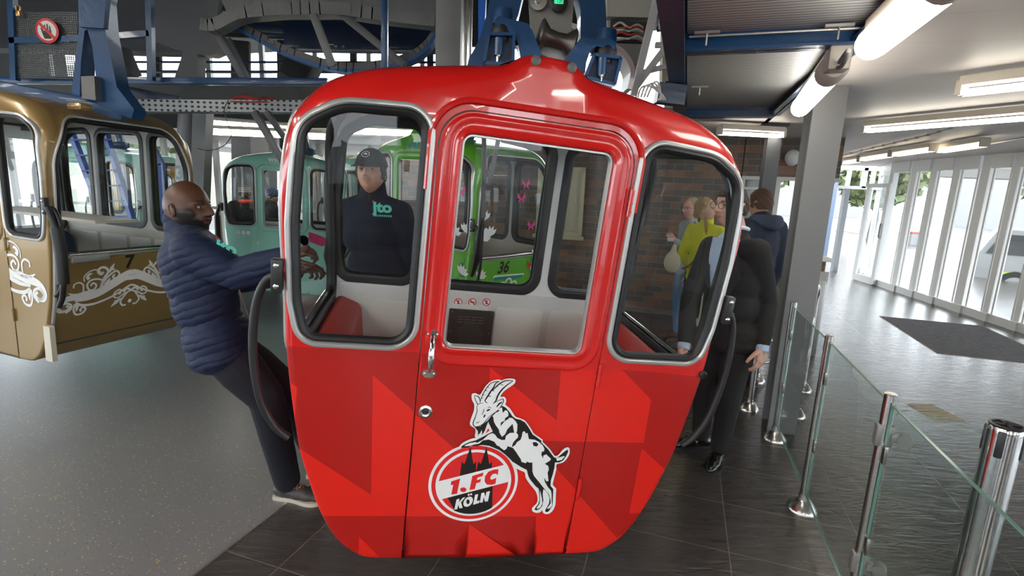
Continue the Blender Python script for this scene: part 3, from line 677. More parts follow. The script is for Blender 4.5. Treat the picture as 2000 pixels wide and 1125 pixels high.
def brick_mat():
    m, nt, b = nodes_mat('brown_clinker_brick'); tc = nt.nodes.new('ShaderNodeTexCoord')
    d = nt.nodes.new('ShaderNodeVectorMath'); d.operation = 'DOT_PRODUCT'; d.inputs[1].default_value = tuple(RB); nt.links.new(tc.outputs['Object'], d.inputs[0])
    d2 = nt.nodes.new('ShaderNodeVectorMath'); d2.operation = 'DOT_PRODUCT'; d2.inputs[1].default_value = tuple(RA); nt.links.new(tc.outputs['Object'], d2.inputs[0])
    ad = nt.nodes.new('ShaderNodeMath'); nt.links.new(d.outputs['Value'], ad.inputs[0]); nt.links.new(d2.outputs['Value'], ad.inputs[1])
    sx = nt.nodes.new('ShaderNodeSeparateXYZ'); nt.links.new(tc.outputs['Object'], sx.inputs[0]); c = nt.nodes.new('ShaderNodeCombineXYZ'); nt.links.new(ad.outputs[0], c.inputs[0]); nt.links.new(sx.outputs[2], c.inputs[1])
    of = nt.nodes.new('ShaderNodeVectorMath'); of.inputs[1].default_value = (20, 5, 0); nt.links.new(c.outputs[0], of.inputs[0])
    br = nt.nodes.new('ShaderNodeTexBrick'); br.inputs['Scale'].default_value = 1; br.inputs['Brick Width'].default_value = .25; br.inputs['Row Height'].default_value = .083; br.inputs['Mortar Size'].default_value = .005; br.inputs['Bias'].default_value = -.35
    br.inputs['Color1'].default_value = (.115, .088, .075, 1); br.inputs['Color2'].default_value = (.36, .16, .08, 1); br.inputs['Mortar'].default_value = (.20, .19, .175, 1)
    nt.links.new(of.outputs[0], br.inputs['Vector']); nt.links.new(br.outputs['Color'], b.inputs['Base Color'])
    bp = nt.nodes.new('ShaderNodeBump'); bp.invert = True; bp.inputs['Distance'].default_value = .008; bp.inputs['Strength'].default_value = .8; nt.links.new(br.outputs['Fac'], bp.inputs['Height']); nt.links.new(bp.outputs[0], b.inputs['Normal']); b.inputs['Roughness'].default_value = .6
    return m
def stripe_mat(name, col, dark, axis, period, width=.08, rough=.5, bump=.3, metal=0.):
    m, nt, b = nodes_mat(name); tc = nt.nodes.new('ShaderNodeTexCoord')
    d = nt.nodes.new('ShaderNodeVectorMath'); d.operation = 'DOT_PRODUCT'; d.inputs[1].default_value = tuple(Vector(axis) / period); nt.links.new(tc.outputs['Object'], d.inputs[0])
    fr = nt.nodes.new('ShaderNodeMath'); fr.operation = 'FRACT'; nt.links.new(d.outputs['Value'], fr.inputs[0])
    g = nt.nodes.new('ShaderNodeMath'); g.operation = 'LESS_THAN'; g.inputs[1].default_value = width; nt.links.new(fr.outputs[0], g.inputs[0])
    mx = nt.nodes.new('ShaderNodeMix'); mx.data_type = 'RGBA'; mx.inputs[6].default_value = (*col, 1); mx.inputs[7].default_value = (*dark, 1); nt.links.new(g.outputs[0], mx.inputs[0]); nt.links.new(mx.outputs[2], b.inputs['Base Color'])
    bp = nt.nodes.new('ShaderNodeBump'); bp.invert = True; bp.inputs['Strength'].default_value = bump; bp.inputs['Distance'].default_value = .004; nt.links.new(g.outputs[0], bp.inputs['Height']); nt.links.new(bp.outputs[0], b.inputs['Normal'])
    b.inputs['Roughness'].default_value = rough; b.inputs['Metallic'].default_value = metal; return m
TILE = tile_mat(); RUBF = rubber_mat(); BRICK = brick_mat()
CEIL = stripe_mat('white_ceiling_board', (.62, .565, .53), (.50, .45, .42), RA, .42, .012, .5, .1)
DARK = mat('dark_roof', (.045, .047, .05), .8)
GLZ = glass_mat('window_glass', (.97, .985, .99), .03, .6)
def slab(a0, a1, b0, b1, z0, z1, m, name):
    b = MB(); b.prism([(a0, b0), (a1, b0), (a1, b1), (a0, b1)], lambda a, c, t: rm(a, c, t), z0, z1); return struct(b, name, m)
slab(-9, 30, -1.855, 8.6, -.2, 0, TILE, 'floor_tiles')
slab(-9, 6.4, -14, -1.867, -.2, 0, RUBF, 'floor_rubber')
slab(6.4, 30, -14, -1.867, -.2, 0, mat('pale_concrete_floor', (.22, .215, .21), .35, bump=.05, bscale=5), 'floor_back')
b = MB(); b.box(rm(2., -1.861, -.02), (.012, 22, .046), Matrix.Rotation(RYAW, 3, 'Z')); struct(b, 'trim_1', mat('metal_edge_strip', (.55, .54, .52), .3, .9))
slab(-9, 13.4, .66, 8.6, 2.40, 2.55, CEIL, 'ceiling_right')
slab(4.80, 13.4, -.25, .70, 2.40, 2.55, CEIL, 'ceiling_middle')
slab(7.6, 13.4, -14, -.25, 2.42, 2.55, CEIL, 'ceiling_left')
slab(-9, 13.4, -14, .9, 5.4, 5.55, DARK, 'ceiling_hall')
b = MB(); b.prism([(-9, 2.56), (13, 2.56), (13, 5.4), (-9, 5.4)], lambda a, z, t: rm(a, .80 + t, z), 0, .1); struct(b, 'wall_upper_right', mat('cream_upper_wall', (.34, .32, .27), .8))
b = MB(); b.prism([(-.2, 2.56), (.8, 2.56), (.8, 5.4), (-.2, 5.4)], lambda c, z, t: rm(7.4 + t, c, z), 0, .1); struct(b, 'wall_upper_back', MATS['cream_upper_wall'])
# back brick wall with a lintel over the ticket window
b = MB(); b.box(rm(7.42, -2.0, 1.21), (5.3, .24, 2.42), Matrix.Rotation(RYAW, 3, 'Z')); struct(b, 'wall_back', BRICK)
b = MB(); b.box(rm(7.42, 1.205, 2.16), (1.09, .24, .49), Matrix.Rotation(RYAW, 3, 'Z')); struct(b, 'wall_lintel', BRICK)
WPo = rm(7.295, 0); WPn = RA
def wall_pt(px, py): return PL(px, py, WPo, WPn)
def wallc(px, py): q = wall_pt(px, py); return q.dot(RB), q.z
WF = lambda a, z, t=0.: rm(7.295 - t, a, z)
CREAM = mat('cream_window_frame', (.62, .56, .38), .45)
# cream window in the brick wall
c0 = wallc(1093, 326); c1 = wallc(1139, 462); x0, x1, z1, z0 = c0[0] - .30, c1[0] - .02, c0[1], c1[1]
b = MB(); 
b.prism([(x0, z0), (x1, z0), (x1, z1), (x0, z1)], WF, -.02, .012, 1)  # opaque cream fill behind the frame bars
for p in ([(x0, z0), (x0 + .05, z0), (x0 + .05, z1), (x0, z1)], [(x1 - .05, z0), (x1, z0), (x1, z1), (x1 - .05, z1)], [(x0, z1 - .05), (x1, z1 - .05), (x1, z1), (x0, z1)], [(x0, z0), (x1, z0), (x1, z0 + .06), (x0, z0 + .06)], [((x0 + x1) / 2 + .03, z0), ((x0 + x1) / 2 + .07, z0), ((x0 + x1) / 2 + .07, z1), ((x0 + x1) / 2 + .03, z1)], [(x0 - .03, z0 - .05), (x1 + .03, z0 - .05), (x1 + .03, z0), (x0 - .03, z0)]):
    b.prism(p, WF, .012, .05 if p[0][1] >= z0 else .09)
struct(b, 'window_1', [CREAM, mat('cream_pane', (.60, .55, .42), .5)])
# ticket window under the lintel
b = MB(); WT = mat('white_window_frame', (.62, .62, .60), .4); KG = mat('kiosk_dark_glass', (.13, .14, .12), .15)
b.prism([(.66, 1.88), (1.75, 1.88), (1.75, 1.925), (.66, 1.925)], WF, 0, .05); b.prism([(.66, 1.76), (1.05, 1.76), (1.05, 1.79), (.66, 1.79)], WF, 0, .03)
b.prism([(.66, 0), (.70, 0), (.70, 1.9), (.66, 1.9)], WF, 0, .05); b.prism([(1.05, 0), (1.11, 0), (1.11, 1.9), (1.05, 1.9)], WF, 0, .05)
b.prism([(.68, .9), (1.08, .9), (1.08, 1.9), (.68, 1.9)], WF, -.02, 0, 1); b.prism([(.68, 0), (1.08, 0), (1.08, .9), (.68, .9)], WF, -.12, .02, 2)
b.prism([(.62, .9), (1.11, .9), (1.11, .94), (.62, .94)], WF, 0, .2)
struct(b, 'window_2', [WT, KG, BRICK])
b = MB(); b.recalc = False; c = wallc(1499, 398); put_text(b, 'R', lambda a, z, t=0.: WF(a, z, t), c[0], c[1], .14, .01, 0, bold=.01); tag(b.build('window_lettering', mat('orange_letter', (.8, .36, .04), .4)), 'orange letter R on the ticket window beside the thin grey column', 'lettering')
b = MB(); q = wallc(1545, 309); b.ellip(WF(q[0], q[1], .09), (.085, .085, .10)); b.ellip(WF(q[0], q[1], .01), (.06, .02, .06)); tag(b.build('wall_lamp', mat('opal_glass', (.7, .7, .68), .3)), 'round white globe lamp on the brick wall', 'lamp')
t = thing('counter', 'low brick counter with a white top behind the grey pillar', 'counter', rm(7.0, 1.5, 0))
b = MB(); b.box(rm(7.05, 1.42, .48), (.42, .5, .96), Matrix.Rotation(RYAW, 3, 'Z')); b.build('base', BRICK, t)
b = MB(); b.box(rm(7.05, 1.42, .98), (.52, .6, .04), Matrix.Rotation(RYAW, 3, 'Z'), 0, .008); b.build('top', WHITE, t)
b = MB(); b.box(rm(6.3, 1.36, .42), (.28, .45, .84), Matrix.Rotation(RYAW, 3, 'Z'), 0, .02); b.prism([(0, .80), (.45, .80), (.45, .84), (0, .93)], lambda a, z, tt: rm(6.08 + a, 1.22 + tt, z), 0, .28)
tag(b.build('ticket_gate', STEELD), 'grey metal ticket gate box in front of the brick counter', 'ticket gate')
# ---- glazed facade on the right
FW = mat('white_facade_frame', (.78, .79, .78), .35)
px_e = [(1709, 1738), (1753, 1775), (1788, 1814), (1828, 1858), (1883, 1915), (1933, 1974), (1992, 2030)]
def fac(px): return fl(px, 556 + (px - 1709) * .323)
edges = [(fac(a), fac(c)) for a, c in px_e]; edges = [(a, c) for a, c in edges]
last = edges[-1][1]; dirn = Vector((-.16, -.987, 0))
for k in range(14):
    a = last + dirn * .16; dirn = (Matrix.Rotation(-.035, 3, 'Z') @ dirn).normalized(); c = a + dirn * .62; edges.append((a, c)); last = c
wn = 3
for k, (a, c) in enumerate(edges):
    a = Vector((a.x, a.y, 0)); c = Vector((c.x, c.y, 0)); d = (c - a).normalized(); out = Vector((-d.y, d.x, 0))
    nxt = edges[k + 1][0] if k + 1 < len(edges) else c + d * .1; nxt = Vector((nxt.x, nxt.y, 0))
    b = MB()
    b.beam(a + UZ * .06, c + UZ * .06, .10, .12); b.beam(a + UZ * 2.30, c + UZ * 2.30, .10, .2)
    m_ = (c + nxt) / 2; wd = (nxt - c).length; b.beam(c + UZ * .0, nxt + UZ * .0, .14, .12 * 2); b.box(m_ + UZ * 1.2, (wd * .6, .05, 2.4), Matrix.Rotation(math.atan2(d.y, d.x), 3, 'Z'))
    e = .02; b.beam(a + d * .01 + UZ * .12, a + d * .01 + UZ * 2.2, .02, .03); b.beam(c - d * .01 + UZ * .12, c - d * .01 + UZ * 2.2, .02, .03)
    b.beam(a + UZ * 1.2, c + UZ * 1.2, .008, 2.16, 1)
    struct(b, 'window_%d' % wn, [FW, GLZ]); wn += 1
# end wall with the entrance door
E0 = Vector((edges[0][0].x, edges[0][0].y, 0)); E1 = fl(1690, 537); E1 = Vector((E1.x, E1.y, 0)); YD = 11.9
def end(px, z): r = ray(px, 400); return Vector((r.x / r.y * YD, YD, z))
DG = mat('dark_grey_frame', (.22, .23, .25), .4)
b = MB(); tr = 1.93
xs = [end(p, 0).x for p in (1560, 1603, 1649, 1696, 1712)]
for x in xs: b.box((x, YD, 1.2), (.07, .07, 2.4))
b.box(((xs[0] + xs[-1]) / 2, YD, tr), (xs[-1] - xs[0], .08, .07)); b.box(((xs[0] + xs[-1]) / 2, YD, 2.36), (xs[-1] - xs[0], .08, .10))
for x in (end(1679, 0).x, ): b.box((x, YD, 2.15), (.09, .08, .45))
b.box((xs[2], YD, .95), (.11, .1, 1.9), None, 1)
b.box(((xs[0] + xs[1]) / 2, YD, 1.1), (xs[1] - xs[0], .008, 2.2), None, 2)
struct(b, 'window_%d' % wn, [FW, DG, GLZ]); wn += 1
b = MB(); p = Vector((xs[-1], YD, 0)); b.beam(E0 + UZ * .06, p + UZ * .06, .1, .12); b.beam(E0 + UZ * 2.3, p + UZ * 2.3, .1, .2); b.beam(E0 + UZ * 1.2, p + UZ * 1.2, .008, 2.2, 1); b.beam(E0, E0 + UZ * 2.4, .1, .1); struct(b, 'window_%d' % wn, [FW, GLZ]); wn += 1
h0 = fl(1668, 546); h1 = fl(1704, 557); hz = 2.0
t = thing('door_1', None, None, h0); del t['label']; del t['category']; t['kind'] = 'structure'
b = MB(); d = (h1 - h0).normalized()
for q in (h0, h1): b.beam(q + UZ * .02, q + UZ * hz, .05, .09)
for z, h in ((.08, .14), (hz - .04, .08)): b.beam(h0 + UZ * z, h1 + UZ * z, .05, h)
o = b.build('door_frame', FW, t); o['kind'] = 'structure'
b = MB(); b.beam(h0 + UZ * 1.05, h1 + UZ * 1.05, .01, 1.85); o = b.build('door_pane', GLZ, t); o['kind'] = 'structure'
b = MB(); b.tube([h1 - d * .08 + Vector((-.03, -.05, .95)), h1 - d * .08 + Vector((-.06, -.08, .97)), h1 - d * .08 + Vector((-.06, -.08, 1.2)), h1 - d * .08 + Vector((-.03, -.05, 1.22))], .012); o = b.build('door_handle', DG, t); o['kind'] = 'structure'
b = MB(); q = end(1612, 2.06); b.box(q + Vector((0, -.1, 0)), (.14, .03, .12), None, 0); b.box(q + Vector((0, -.12, 0)), (.09, .01, .075), None, 1)
tag(b.build('exit_sign', [BLACK, mat('sign_green', (.45, .6, .05), .4, emit=(.5, .7, .05), es=.6)]), 'small green and black sign above the entrance', 'sign')
# ---- glazing of the left and rear hall
b = MB(); YB = 11.2
for i in range(14):
    x = -13 + i * 1.1; b.box((x, YB, 2.2), (.09, .1, 4.4)); 
b.box((-6, YB, .1), (16, .1, .2)); b.box((-6, YB, 2.9), (16, .12, .85), None, 1); b.box((-6, YB, 1.0), (16, .06, .06)); b.box((-6, YB, 4.95), (16, .12, 1.0), None, 1)
b.box((-6, YB, 2.4), (16, .008, 4.4), None, 2); struct(b, 'window_%d' % wn, [mat('grey_white_frame', (.50, .51, .50), .4), DARK, GLZ]); wn += 1
b = MB(); XL = -10.5
for i in range(16): b.box((XL, -6 + i * 1.2, 1.8), (.1, .09, 3.6))
b.box((XL, 3, .25), (.1, 19, .5)); b.box((XL, 3, 2.5), (.12, 19, .4)); b.box((XL, 3, 4.2), (.12, 19, 2.4), None, 1); b.box((XL, 3, 1.4), (.008, 19, 2.6), None, 2)
struct(b, 'window_%d' % wn, [MATS['grey_white_frame'], DARK, GLZ]); wn += 1
b = MB(); YR = -5.5
for i in range(7): b.box((-9 + i * 2.6, YR, 1.6), (1.5, .14, 3.2), None, 3)
b.box((-2, YR, .4), (20, .12, .8), None, 3); b.box((-2, YR, 4.2), (20, .12, 2.6), None, 1); b.box((-2, YR, 1.9), (20, .008, 2.2), None, 2)
struct(b, 'window_%d' % wn, [MATS['grey_white_frame'], DARK, GLZ, GREY]); wn += 1
# ------------------------------------------------------------------ lamps
TUBE = mat('lit_tube', (.9, .9, .85), .4, emit=(1., .94, .83), es=6.)
TUBEW = mat('lit_tube_warm', (.9, .9, .8), .4, emit=(1., .88, .66), es=3.)
HOUS = mat('cream_housing', (.62, .57, .48), .45)
LAMP_G = 'fluorescent lamps under the ceiling'
def lamp_round(p, q, r, label, cap0=True):
    t = thing('tube_lamp', label, 'lamp', (p + q) / 2, LAMP_G); d = (q - p).normalized(); u = d.cross(UZ); 
    b = MB(); n = 18; R_ = axes(d, UZ)
    b.lathe([(.0001, 0), (r * .7, .004), (r * .95, .02), (r, .05), (r, (q - p).length - .0), (.0001, (q - p).length)], p, R_, n); b.build('diffuser', TUBE, t)
    b = MB(); b.beam(p + UZ * (r + .005) + d * .02, q + UZ * (r + .005) + d * .16, r * 1.1, .05, 0, UZ, .008); b.lathe([(.0001, -.01), (r * 1.08, 0), (r * 1.08, .11), (r * .8, .14), (.0001, .14)], q, R_, n); b.box(q + d * .17 + UZ * .02, (r * 1.5, .10, r * 1.8), R_ @ Matrix.Rotation(-PI / 2, 3, 'X') if False else Matrix.Rotation(RYAW, 3, 'Z'), 0, .01)
    b.build('housing', HOUS, t); b = MB(); e = q + d * .2; b.tube(smooth_poly([e + UZ * -.01, e + d * .06 - UZ * .03, e + d * .14 - UZ * .03, e + d * .2]), .009); b.build('cable', mat('grey_cable', (.2, .2, .2), .5), t); return t
p0 = fl(1562, 212, 2.24); p1 = fl(1628, 133, 2.24)
lamp_round(p0, p1 - (p1 - p0).normalized() * .10, .055, 'lit tube lamp under the walkway edge, ending above the grey pillar')
p0 = fl(1700, 92, 2.24); d = (p0 - fl(1628, 133, 2.24)).normalized(); lamp_round(fl(1698, 90, 2.24), fl(1850, -40, 2.24), .055, 'largest lit tube lamp, cut by the top of the picture')
def batten(p, q, label, warm=False, n=2, r=.016, w=.10, hall=False):
    t = thing('ceiling_light', label, 'lamp', (p + q) / 2, 'fill lamps added behind the camera' if hall else LAMP_G); d = (q - p).normalized(); s = d.cross(UZ).normalized()
    b = MB(); b.beam(p + UZ * .07, q + UZ * .07, w, .05, 0, UZ, .006)
    for e in (p, q): b.box(e + UZ * .035, (w * .9, .03, .08), Matrix((s, d, UZ)).transposed(), 0, .004)
    b.build('housing', HOUS, t)
    for k in range(n): 
        o = s * ((k - (n - 1) / 2) * w * .55); b = MB(); b.tube([p + o + UZ * .01, q + o + UZ * .01], r, 10); b.build('tube', mat('hall_fill_tube', (.9, .9, .85), .4, emit=(1., .95, .87), es=15.) if hall else TUBEW if warm else TUBE, t)
    return t
ld = fl(2000, 235, 2.28) - fl(1690, 258, 2.28)
batten(fl(1690, 258, 2.28), fl(2030, 232, 2.28), 'long lit twin tube ceiling light reaching the right edge of the picture')
batten(fl(1876, 186, 2.28), fl(2060, 166, 2.28), 'lit twin tube ceiling light below the near tube, cut by the right edge')
batten(fl(1838, 298, 2.28), fl(1922, 286, 2.28), 'short twin tube ceiling light nearest the facade windows', True)
batten(fl(1748, 305, 2.28), fl(1822, 295, 2.28), 'second warm ceiling light along the curved facade', True)
batten(fl(1684, 314, 2.28), fl(1740, 306, 2.28), 'third warm ceiling light along the curved facade', True)
batten(fl(1650, 320, 2.30), fl(1678, 316, 2.30), 'small far ceiling light beside the brick lintel', True)
batten(fl(1405, 262, 2.27), fl(1528, 268, 2.27), 'tube ceiling light in front of the brick wall behind the thin column')
for (a, c, z, l) in (((404, 241), (600, 256), 2.34, 'tube ceiling light above the mint cabin, upper of two'), ((398, 257), (640, 268), 2.34, 'tube ceiling light above the mint cabin, lower of two'), ((655, 255), (830, 262), 2.36, 'tube ceiling light seen through the left window of the red cabin')):
    batten(P(*a, 7.6), P(*c, 7.9), l, n=1, r=.05)
for k, (a, c) in enumerate(((-1.5, 1.2), (-3.2, 3.0), (-1.0, -2.5), (-3.6, -5.0))):
    p = rm(a, c, 2.30 if c > .7 else 3.2); 
for (a0, a1, c) in ((-2.2, -.6, 1.3), (-4.4, -2.8, 1.3), (-2.5, -1.0, 3.4), (-3.2, -1.2, -1.2), (-1.5, .5, -4.0), (-3.2, -1.2, -3.0), (.2, 1.8, -5.2), (-1.6, -.2, -2.2)):  # unseen lamps added behind the camera to brighten the hall
    z = 2.28 if c > .7 else 3.3; p = rm(a0, c, z); q = rm(a1, c, z)
    batten(p, q, 'added fill light out of view over %s' % ('the tiled floor' if c > .7 else 'the boarding floor'), n=2, r=.03, w=.16, hall=True)
b = MB(); pp = [fl(x, y, 2.37) for x, y in ((1645, 303), (1700, 290), (1760, 276), (1820, 262), (1880, 243))]; b.tube(pp, .008, 8)
for i in range(12): 
    t_ = i / 11; q = pp[0].lerp(pp[-1], t_); k = min(3, int(t_ * 4)); q = pp[k].lerp(pp[k + 1], t_ * 4 - k); b.box(q, (.02, .03, .025))
tag(b.build('cable_conduit', mat('pale_conduit', (.5, .48, .45), .5)), 'thin pale cable conduit clipped across the ceiling', 'conduit')
b = MB(); b.tube([fl(1922, 283, 2.33), fl(2040, 262, 2.33)], .012, 8); tag(b.build('cable_conduit', STEELD), 'grey metal conduit running right from the short facade light', 'conduit')
# ------------------------------------------------------------------ overhead walkway
GRAT = stripe_mat('ribbed_steel_deck', (.42, .425, .43), (.06, .062, .066), RA, .030, .22, .45, .6, .3)
t = thing('overhead_walkway', 'dark blue steel walkway with ribbed underside hanging over the gates', 'walkway', rm(2.5, .3, 2.35))
for (a0, a1) in ((-1.2, .6), (.66, 2.5), (2.58, 4.62)):
    b = MB(); b.prism([(a0, -.06), (a1, -.06), (a1, .645), (a0, .645)], lambda a, c, tt: rm(a, c, tt), 2.37, 2.40); b.build('deck_plate', GRAT, t)
for a in (.63, 2.54, 4.66):
    b = MB(); b.ibeam(rm(a, -.10, 2.335), rm(a, .60, 2.335), .09, .07, .010); b.build('cross_beam', BLUE, t)
for c in (-.10, .61):
    b = MB(); b.ibeam(rm(-1.2, c, 2.33 if c < 0 else 2.355), rm(4.72, c, 2.33 if c < 0 else 2.355), .08, .14 if c < 0 else .07, .010); b.build('side_beam', BLUED, t)
for a, c in ((2.42, -.03), (2.42, .45), (3.6, -.03)):
    b = MB(); b.beam(rm(a, c, 2.35), rm(a, c + .10, 2.35), .02, .01); b.beam(rm(a, c + .05, 2.35), rm(a, c + .05, 2.30), .006, .006); b.build('deck_clip', STEELD, t)
b = MB(); b.tube([rm(2.45, -.05, 2.345), rm(2.45, .6, 2.345)], .005, 6); b.build('cable', STEELD, t)
# grey pillars
pb = fl(1518, 845); b = MB(); Rz = Matrix.Rotation(RYAW, 3, 'Z'); Rp = Matrix.Rotation(RYAW + .12, 3, 'Z')
b.box((pb.x + .025, pb.y, 1.2), (.19, .02, 2.4), Rp); b.box((pb.x + .095, pb.y + .22, 1.2), (.19, .02, 2.4), Rp); b.beam((pb.x + .025, pb.y, 1.2), (pb.x + .095, pb.y + .22, 1.2), .02, 2.4)
struct(b, 'pillar_near', mat('pillar_grey', (.21, .21, .212), .5))
q = fl(1517, 243, 2.4); b = MB(); b.box((q.x, q.y, 1.2), (.13, .015, 2.4), Rz); b.box((q.x + .03, q.y + .13, 1.2), (.13, .015, 2.4), Rz); b.box((q.x + .015, q.y + .065, 1.2), (.012, .13, 2.4), Rz); b.box((q.x, q.y + .06, 2.39), (.26, .26, .02), Rz)
struct(b, 'pillar_thin', mat('dark_grey_steel', (.085, .09, .095), .45))
# ------------------------------------------------------------------ barriers
GB = 'stainless barrier posts'
POSTS = [Vector((1.90, 3.37, 0)), Vector((1.645, 2.55, 0)), Vector((1.40, 1.77, 0)), Vector((1.03, .56, 0))]
PLAB = ['steel barrier post nearest the grey pillar, at the end of the glass panels', 'steel barrier post with cone foot between the pillar and the hinged glass gate', 'steel barrier post with grey glass clamps at the hinged gate', 'steel barrier post below the right edge of the picture']
for k, p in enumerate(POSTS):
    t = thing('barrier_post', PLAB[k], 'post', p, GB)
    b = MB(); b.tube([p + UZ * .02, p + UZ * 1.0], .0205, 20); b.lathe([(.0195, .004), (.0001, .006)], p + UZ * 1.0, None, 20); b.build('post_tube', STEEL, t)
    b = MB(); b.recalc = True; b.lathe([(.0001, .0), (.078, .0), (.078, .010), (.07, .022), (.040, .062), (.026, .068), (.024, .10)], p, None, 14, 0, False); b.build('cone_foot', STEEL, t)
    for z in (.40, .78):
        b = MB(); dd_ = RB if k else RB; b.box(p + UZ * z + RA * -.03, (.012, .045, .07), Rz, 0, .003); b.build('glass_clip', STEEL, t)
for k in range(3):
    p, q = POSTS[k + 1], POSTS[k]; d = (q - p).normalized(); a = p + d * .03; c = q - d * .03; s = d.cross(UZ)
    b = MB(); b.beam(a + UZ * .54, c + UZ * .54, .010, .86, 0)
    b.beam(a + UZ * .9705, c + UZ * .9705, .0102, .003, 1); b.beam(a + UZ * .11, a + UZ * .97, .0102, .002, 1); b.beam(c + UZ * .11, c + UZ * .97, .0102, .002, 1); b.beam(a + UZ * .1095, c + UZ * .1095, .0102, .003, 1)
    tag(b.build('glass_barrier', [glass_mat('barrier_glass', (.955, .985, .978), .03, .7), GLEDGE]), ['clear glass barrier panel between the pillar post and the cone foot post', 'clear glass barrier panel beside the hinged gate', 'clear glass barrier panel running out of the lower right corner'][k], 'glass panel', 'glass panels of the barrier')
g0 = fl(1752, 797, .93); g1 = fl(1936, 838, .93); g0.z = 0; g1.z = 0
t = thing('glass_gate', 'swinging glass gate with rounded corners hinged on the steel post', 'gate', g0)
gd = (g1 - g0).normalized(); gn = gd.cross(UZ); GL_ = (g1 - g0).length
loop = rpoly([(0, .10, .04), (GL_, .10, .04), (GL_, .93, .04), (0, .93, .04)], 5)
b = MB(); b.prism(loop, lambda a, z, tt: g0 + gd * a + UZ * z + gn * tt, -.004, .004, 0, 1); b.build('pane', [MATS['barrier_glass'], GLEDGE], t)
PC = POSTS[2]
for z in (.84, .30):
    b = MB(); b.box(PC + UZ * z + gd * -.0, (.058, .035, .085), Rz, 0, .006); b.lathe([(.0001, -.018), (.024, -.018), (.024, .018), (.0001, .018)], PC + UZ * z + gd * .065, axes(gn), 20); b.box(PC + UZ * z + gd * .04, (.04, .025, .03), Rz, 0, .004); b.build('hinge_clamp', mat('grey_clamp', (.30, .29, .28), .4, .5), t)
# retractable belt post
bp_ = fl(1966, 832, .97); bp_.z = 0
t = thing('belt_post', 'thick chrome belt post with black slotted head at the lower right', 'post', bp_)
b = MB(); b.lathe([(.0001, .0), (.17, .0), (.17, .012), (.05, .03), (.049, .05), (.049, .95), (.049, .965), (.0465, .97)], bp_, None, 32); b.build('post_tube', CHROME, t)
b = MB(); b.lathe([(.0465, .968), (.047, .975), (.038, .977), (.036, .972), (.0001, .972)], bp_, None, 32); b.box(bp_ + UZ * .974, (.07, .01, .006), Rz); b.box(bp_ + UZ * .974, (.01, .07, .006), Rz); b.build('cap', BLACK, t)
for k in range(4):
    a = -.9 + k * PI / 2; dd_ = Vector((math.sin(a), -math.cos(a), 0)); b = MB(); b.box(bp_ + dd_ * .047 + UZ * .915, (.022, .012, .095), Matrix.Rotation(a, 3, 'Z'), 0, .005); b.build('belt_slot', BLACK, t)
b = MB(); b.beam(bp_ + UZ * .92 + Vector((.05, -.02, 0)), bp_ + UZ * .92 + Vector((1.2, -.4, 0)), .003, .05); b.build('belt', mat('navy_belt', (.01, .04, .22), .6), t)
# rail hoop and small posts behind the pillar
t = thing('rail_hoop', 'curved stainless rail hoop standing behind the glass panels', 'rail', fl(1553, 815))
a = fl(1553, 812); c = Vector((a.x + .36, a.y + .55, 0)); hh = .97
b = MB(); b.tube(smooth_poly([a + UZ * .02, a + UZ * (hh - .2), a + UZ * (hh - .06) + (c - a) * .08, a + UZ * hh + (c - a) * .3, c + UZ * hh + (a - c) * .3, c + UZ * (hh - .06) + (a - c) * .08, c + UZ * (hh - .2), c + UZ * .02], 5, False), .021, 14); b.tube([a + UZ * .38, c + UZ * .38], .016, 12); b.tube([a + UZ * .66, c + UZ * .66], .016, 12); b.build('hoop_tube', STEEL, t)
for p in (a, c):
    b = MB(); b.lathe([(.0001, .0), (.078, .0), (.078, .010), (.07, .022), (.040, .062), (.026, .068), (.024, .09)], p, None, 14, 0, False); b.build('cone_foot', STEEL, t)
for k, (px, py, l) in enumerate(((1463, 800, 'short steel gate post between the suited man and the pillar'), (1478, 745, 'steel gate post half hidden behind the grey pillar'))):
    p = fl(px, py); t = thing('gate_post', l, 'post', p, 'steel gate posts'); b = MB(); b.tube([p + UZ * .02, p + UZ * .95], .021, 14); b.build('post_tube', STEEL, t)
    b = MB(); b.lathe([(.0001, .0), (.075, .0), (.075, .010), (.07, .022), (.040, .062), (.026, .068), (.024, .09)], p, None, 14, 0, False); b.build('cone_foot', STEEL, t)
    b = MB(); b.tube([p + UZ * .38, p + UZ * .38 + Vector((.25, .15, 0))], .014, 10); b.build('cross_tube', STEEL, t)
# door mat
b = MB(); b.prism([(6.85, 2.90), (8.68, 2.90), (8.68, 4.10), (6.85, 4.10)], lambda a, c, tt: rm(a, c, tt), .0, .008, 0); b.prism([(6.83, 2.88), (8.70, 2.88), (8.70, 4.12), (6.83, 4.12)], lambda a, c, tt: rm(a, c, tt), .0, .004, 1)
tag(b.build('door_mat', [mat('grey_mat_pile', (.10, .095, .10), .95, bump=.8, bscale=120, var=.25), mat('mat_edge', (.30, .26, .22), .8)]), 'large grey doormat on the tiles by the glass facade', 'mat')
b = MB();  # dull yellow stripes lying just above the tiles
for k in range(7):
    u0 = k / 7; q0, q1 = (1770, 789), (1830, 826); r0, r1 = (1820, 789), (1888, 823)
    e0 = (q0[0] + (q1[0] - q0[0]) * u0, q0[1] + (q1[1] - q0[1]) * u0); e1 = (q0[0] + (q1[0] - q0[0]) * (u0 + .11), q0[1] + (q1[1] - q0[1]) * (u0 + .11)); g0_ = (r0[0] + (r1[0] - r0[0]) * u0, r0[1] + (r1[1] - r0[1]) * u0); g1_ = (r0[0] + (r1[0] - r0[0]) * (u0 + .11), r0[1] + (r1[1] - r0[1]) * (u0 + .11))
    pts = [fl(*e0, .001), fl(*g0_, .001), fl(*g1_, .001), fl(*e1, .001)]; b.add(pts, [(0, 1, 2, 3)])
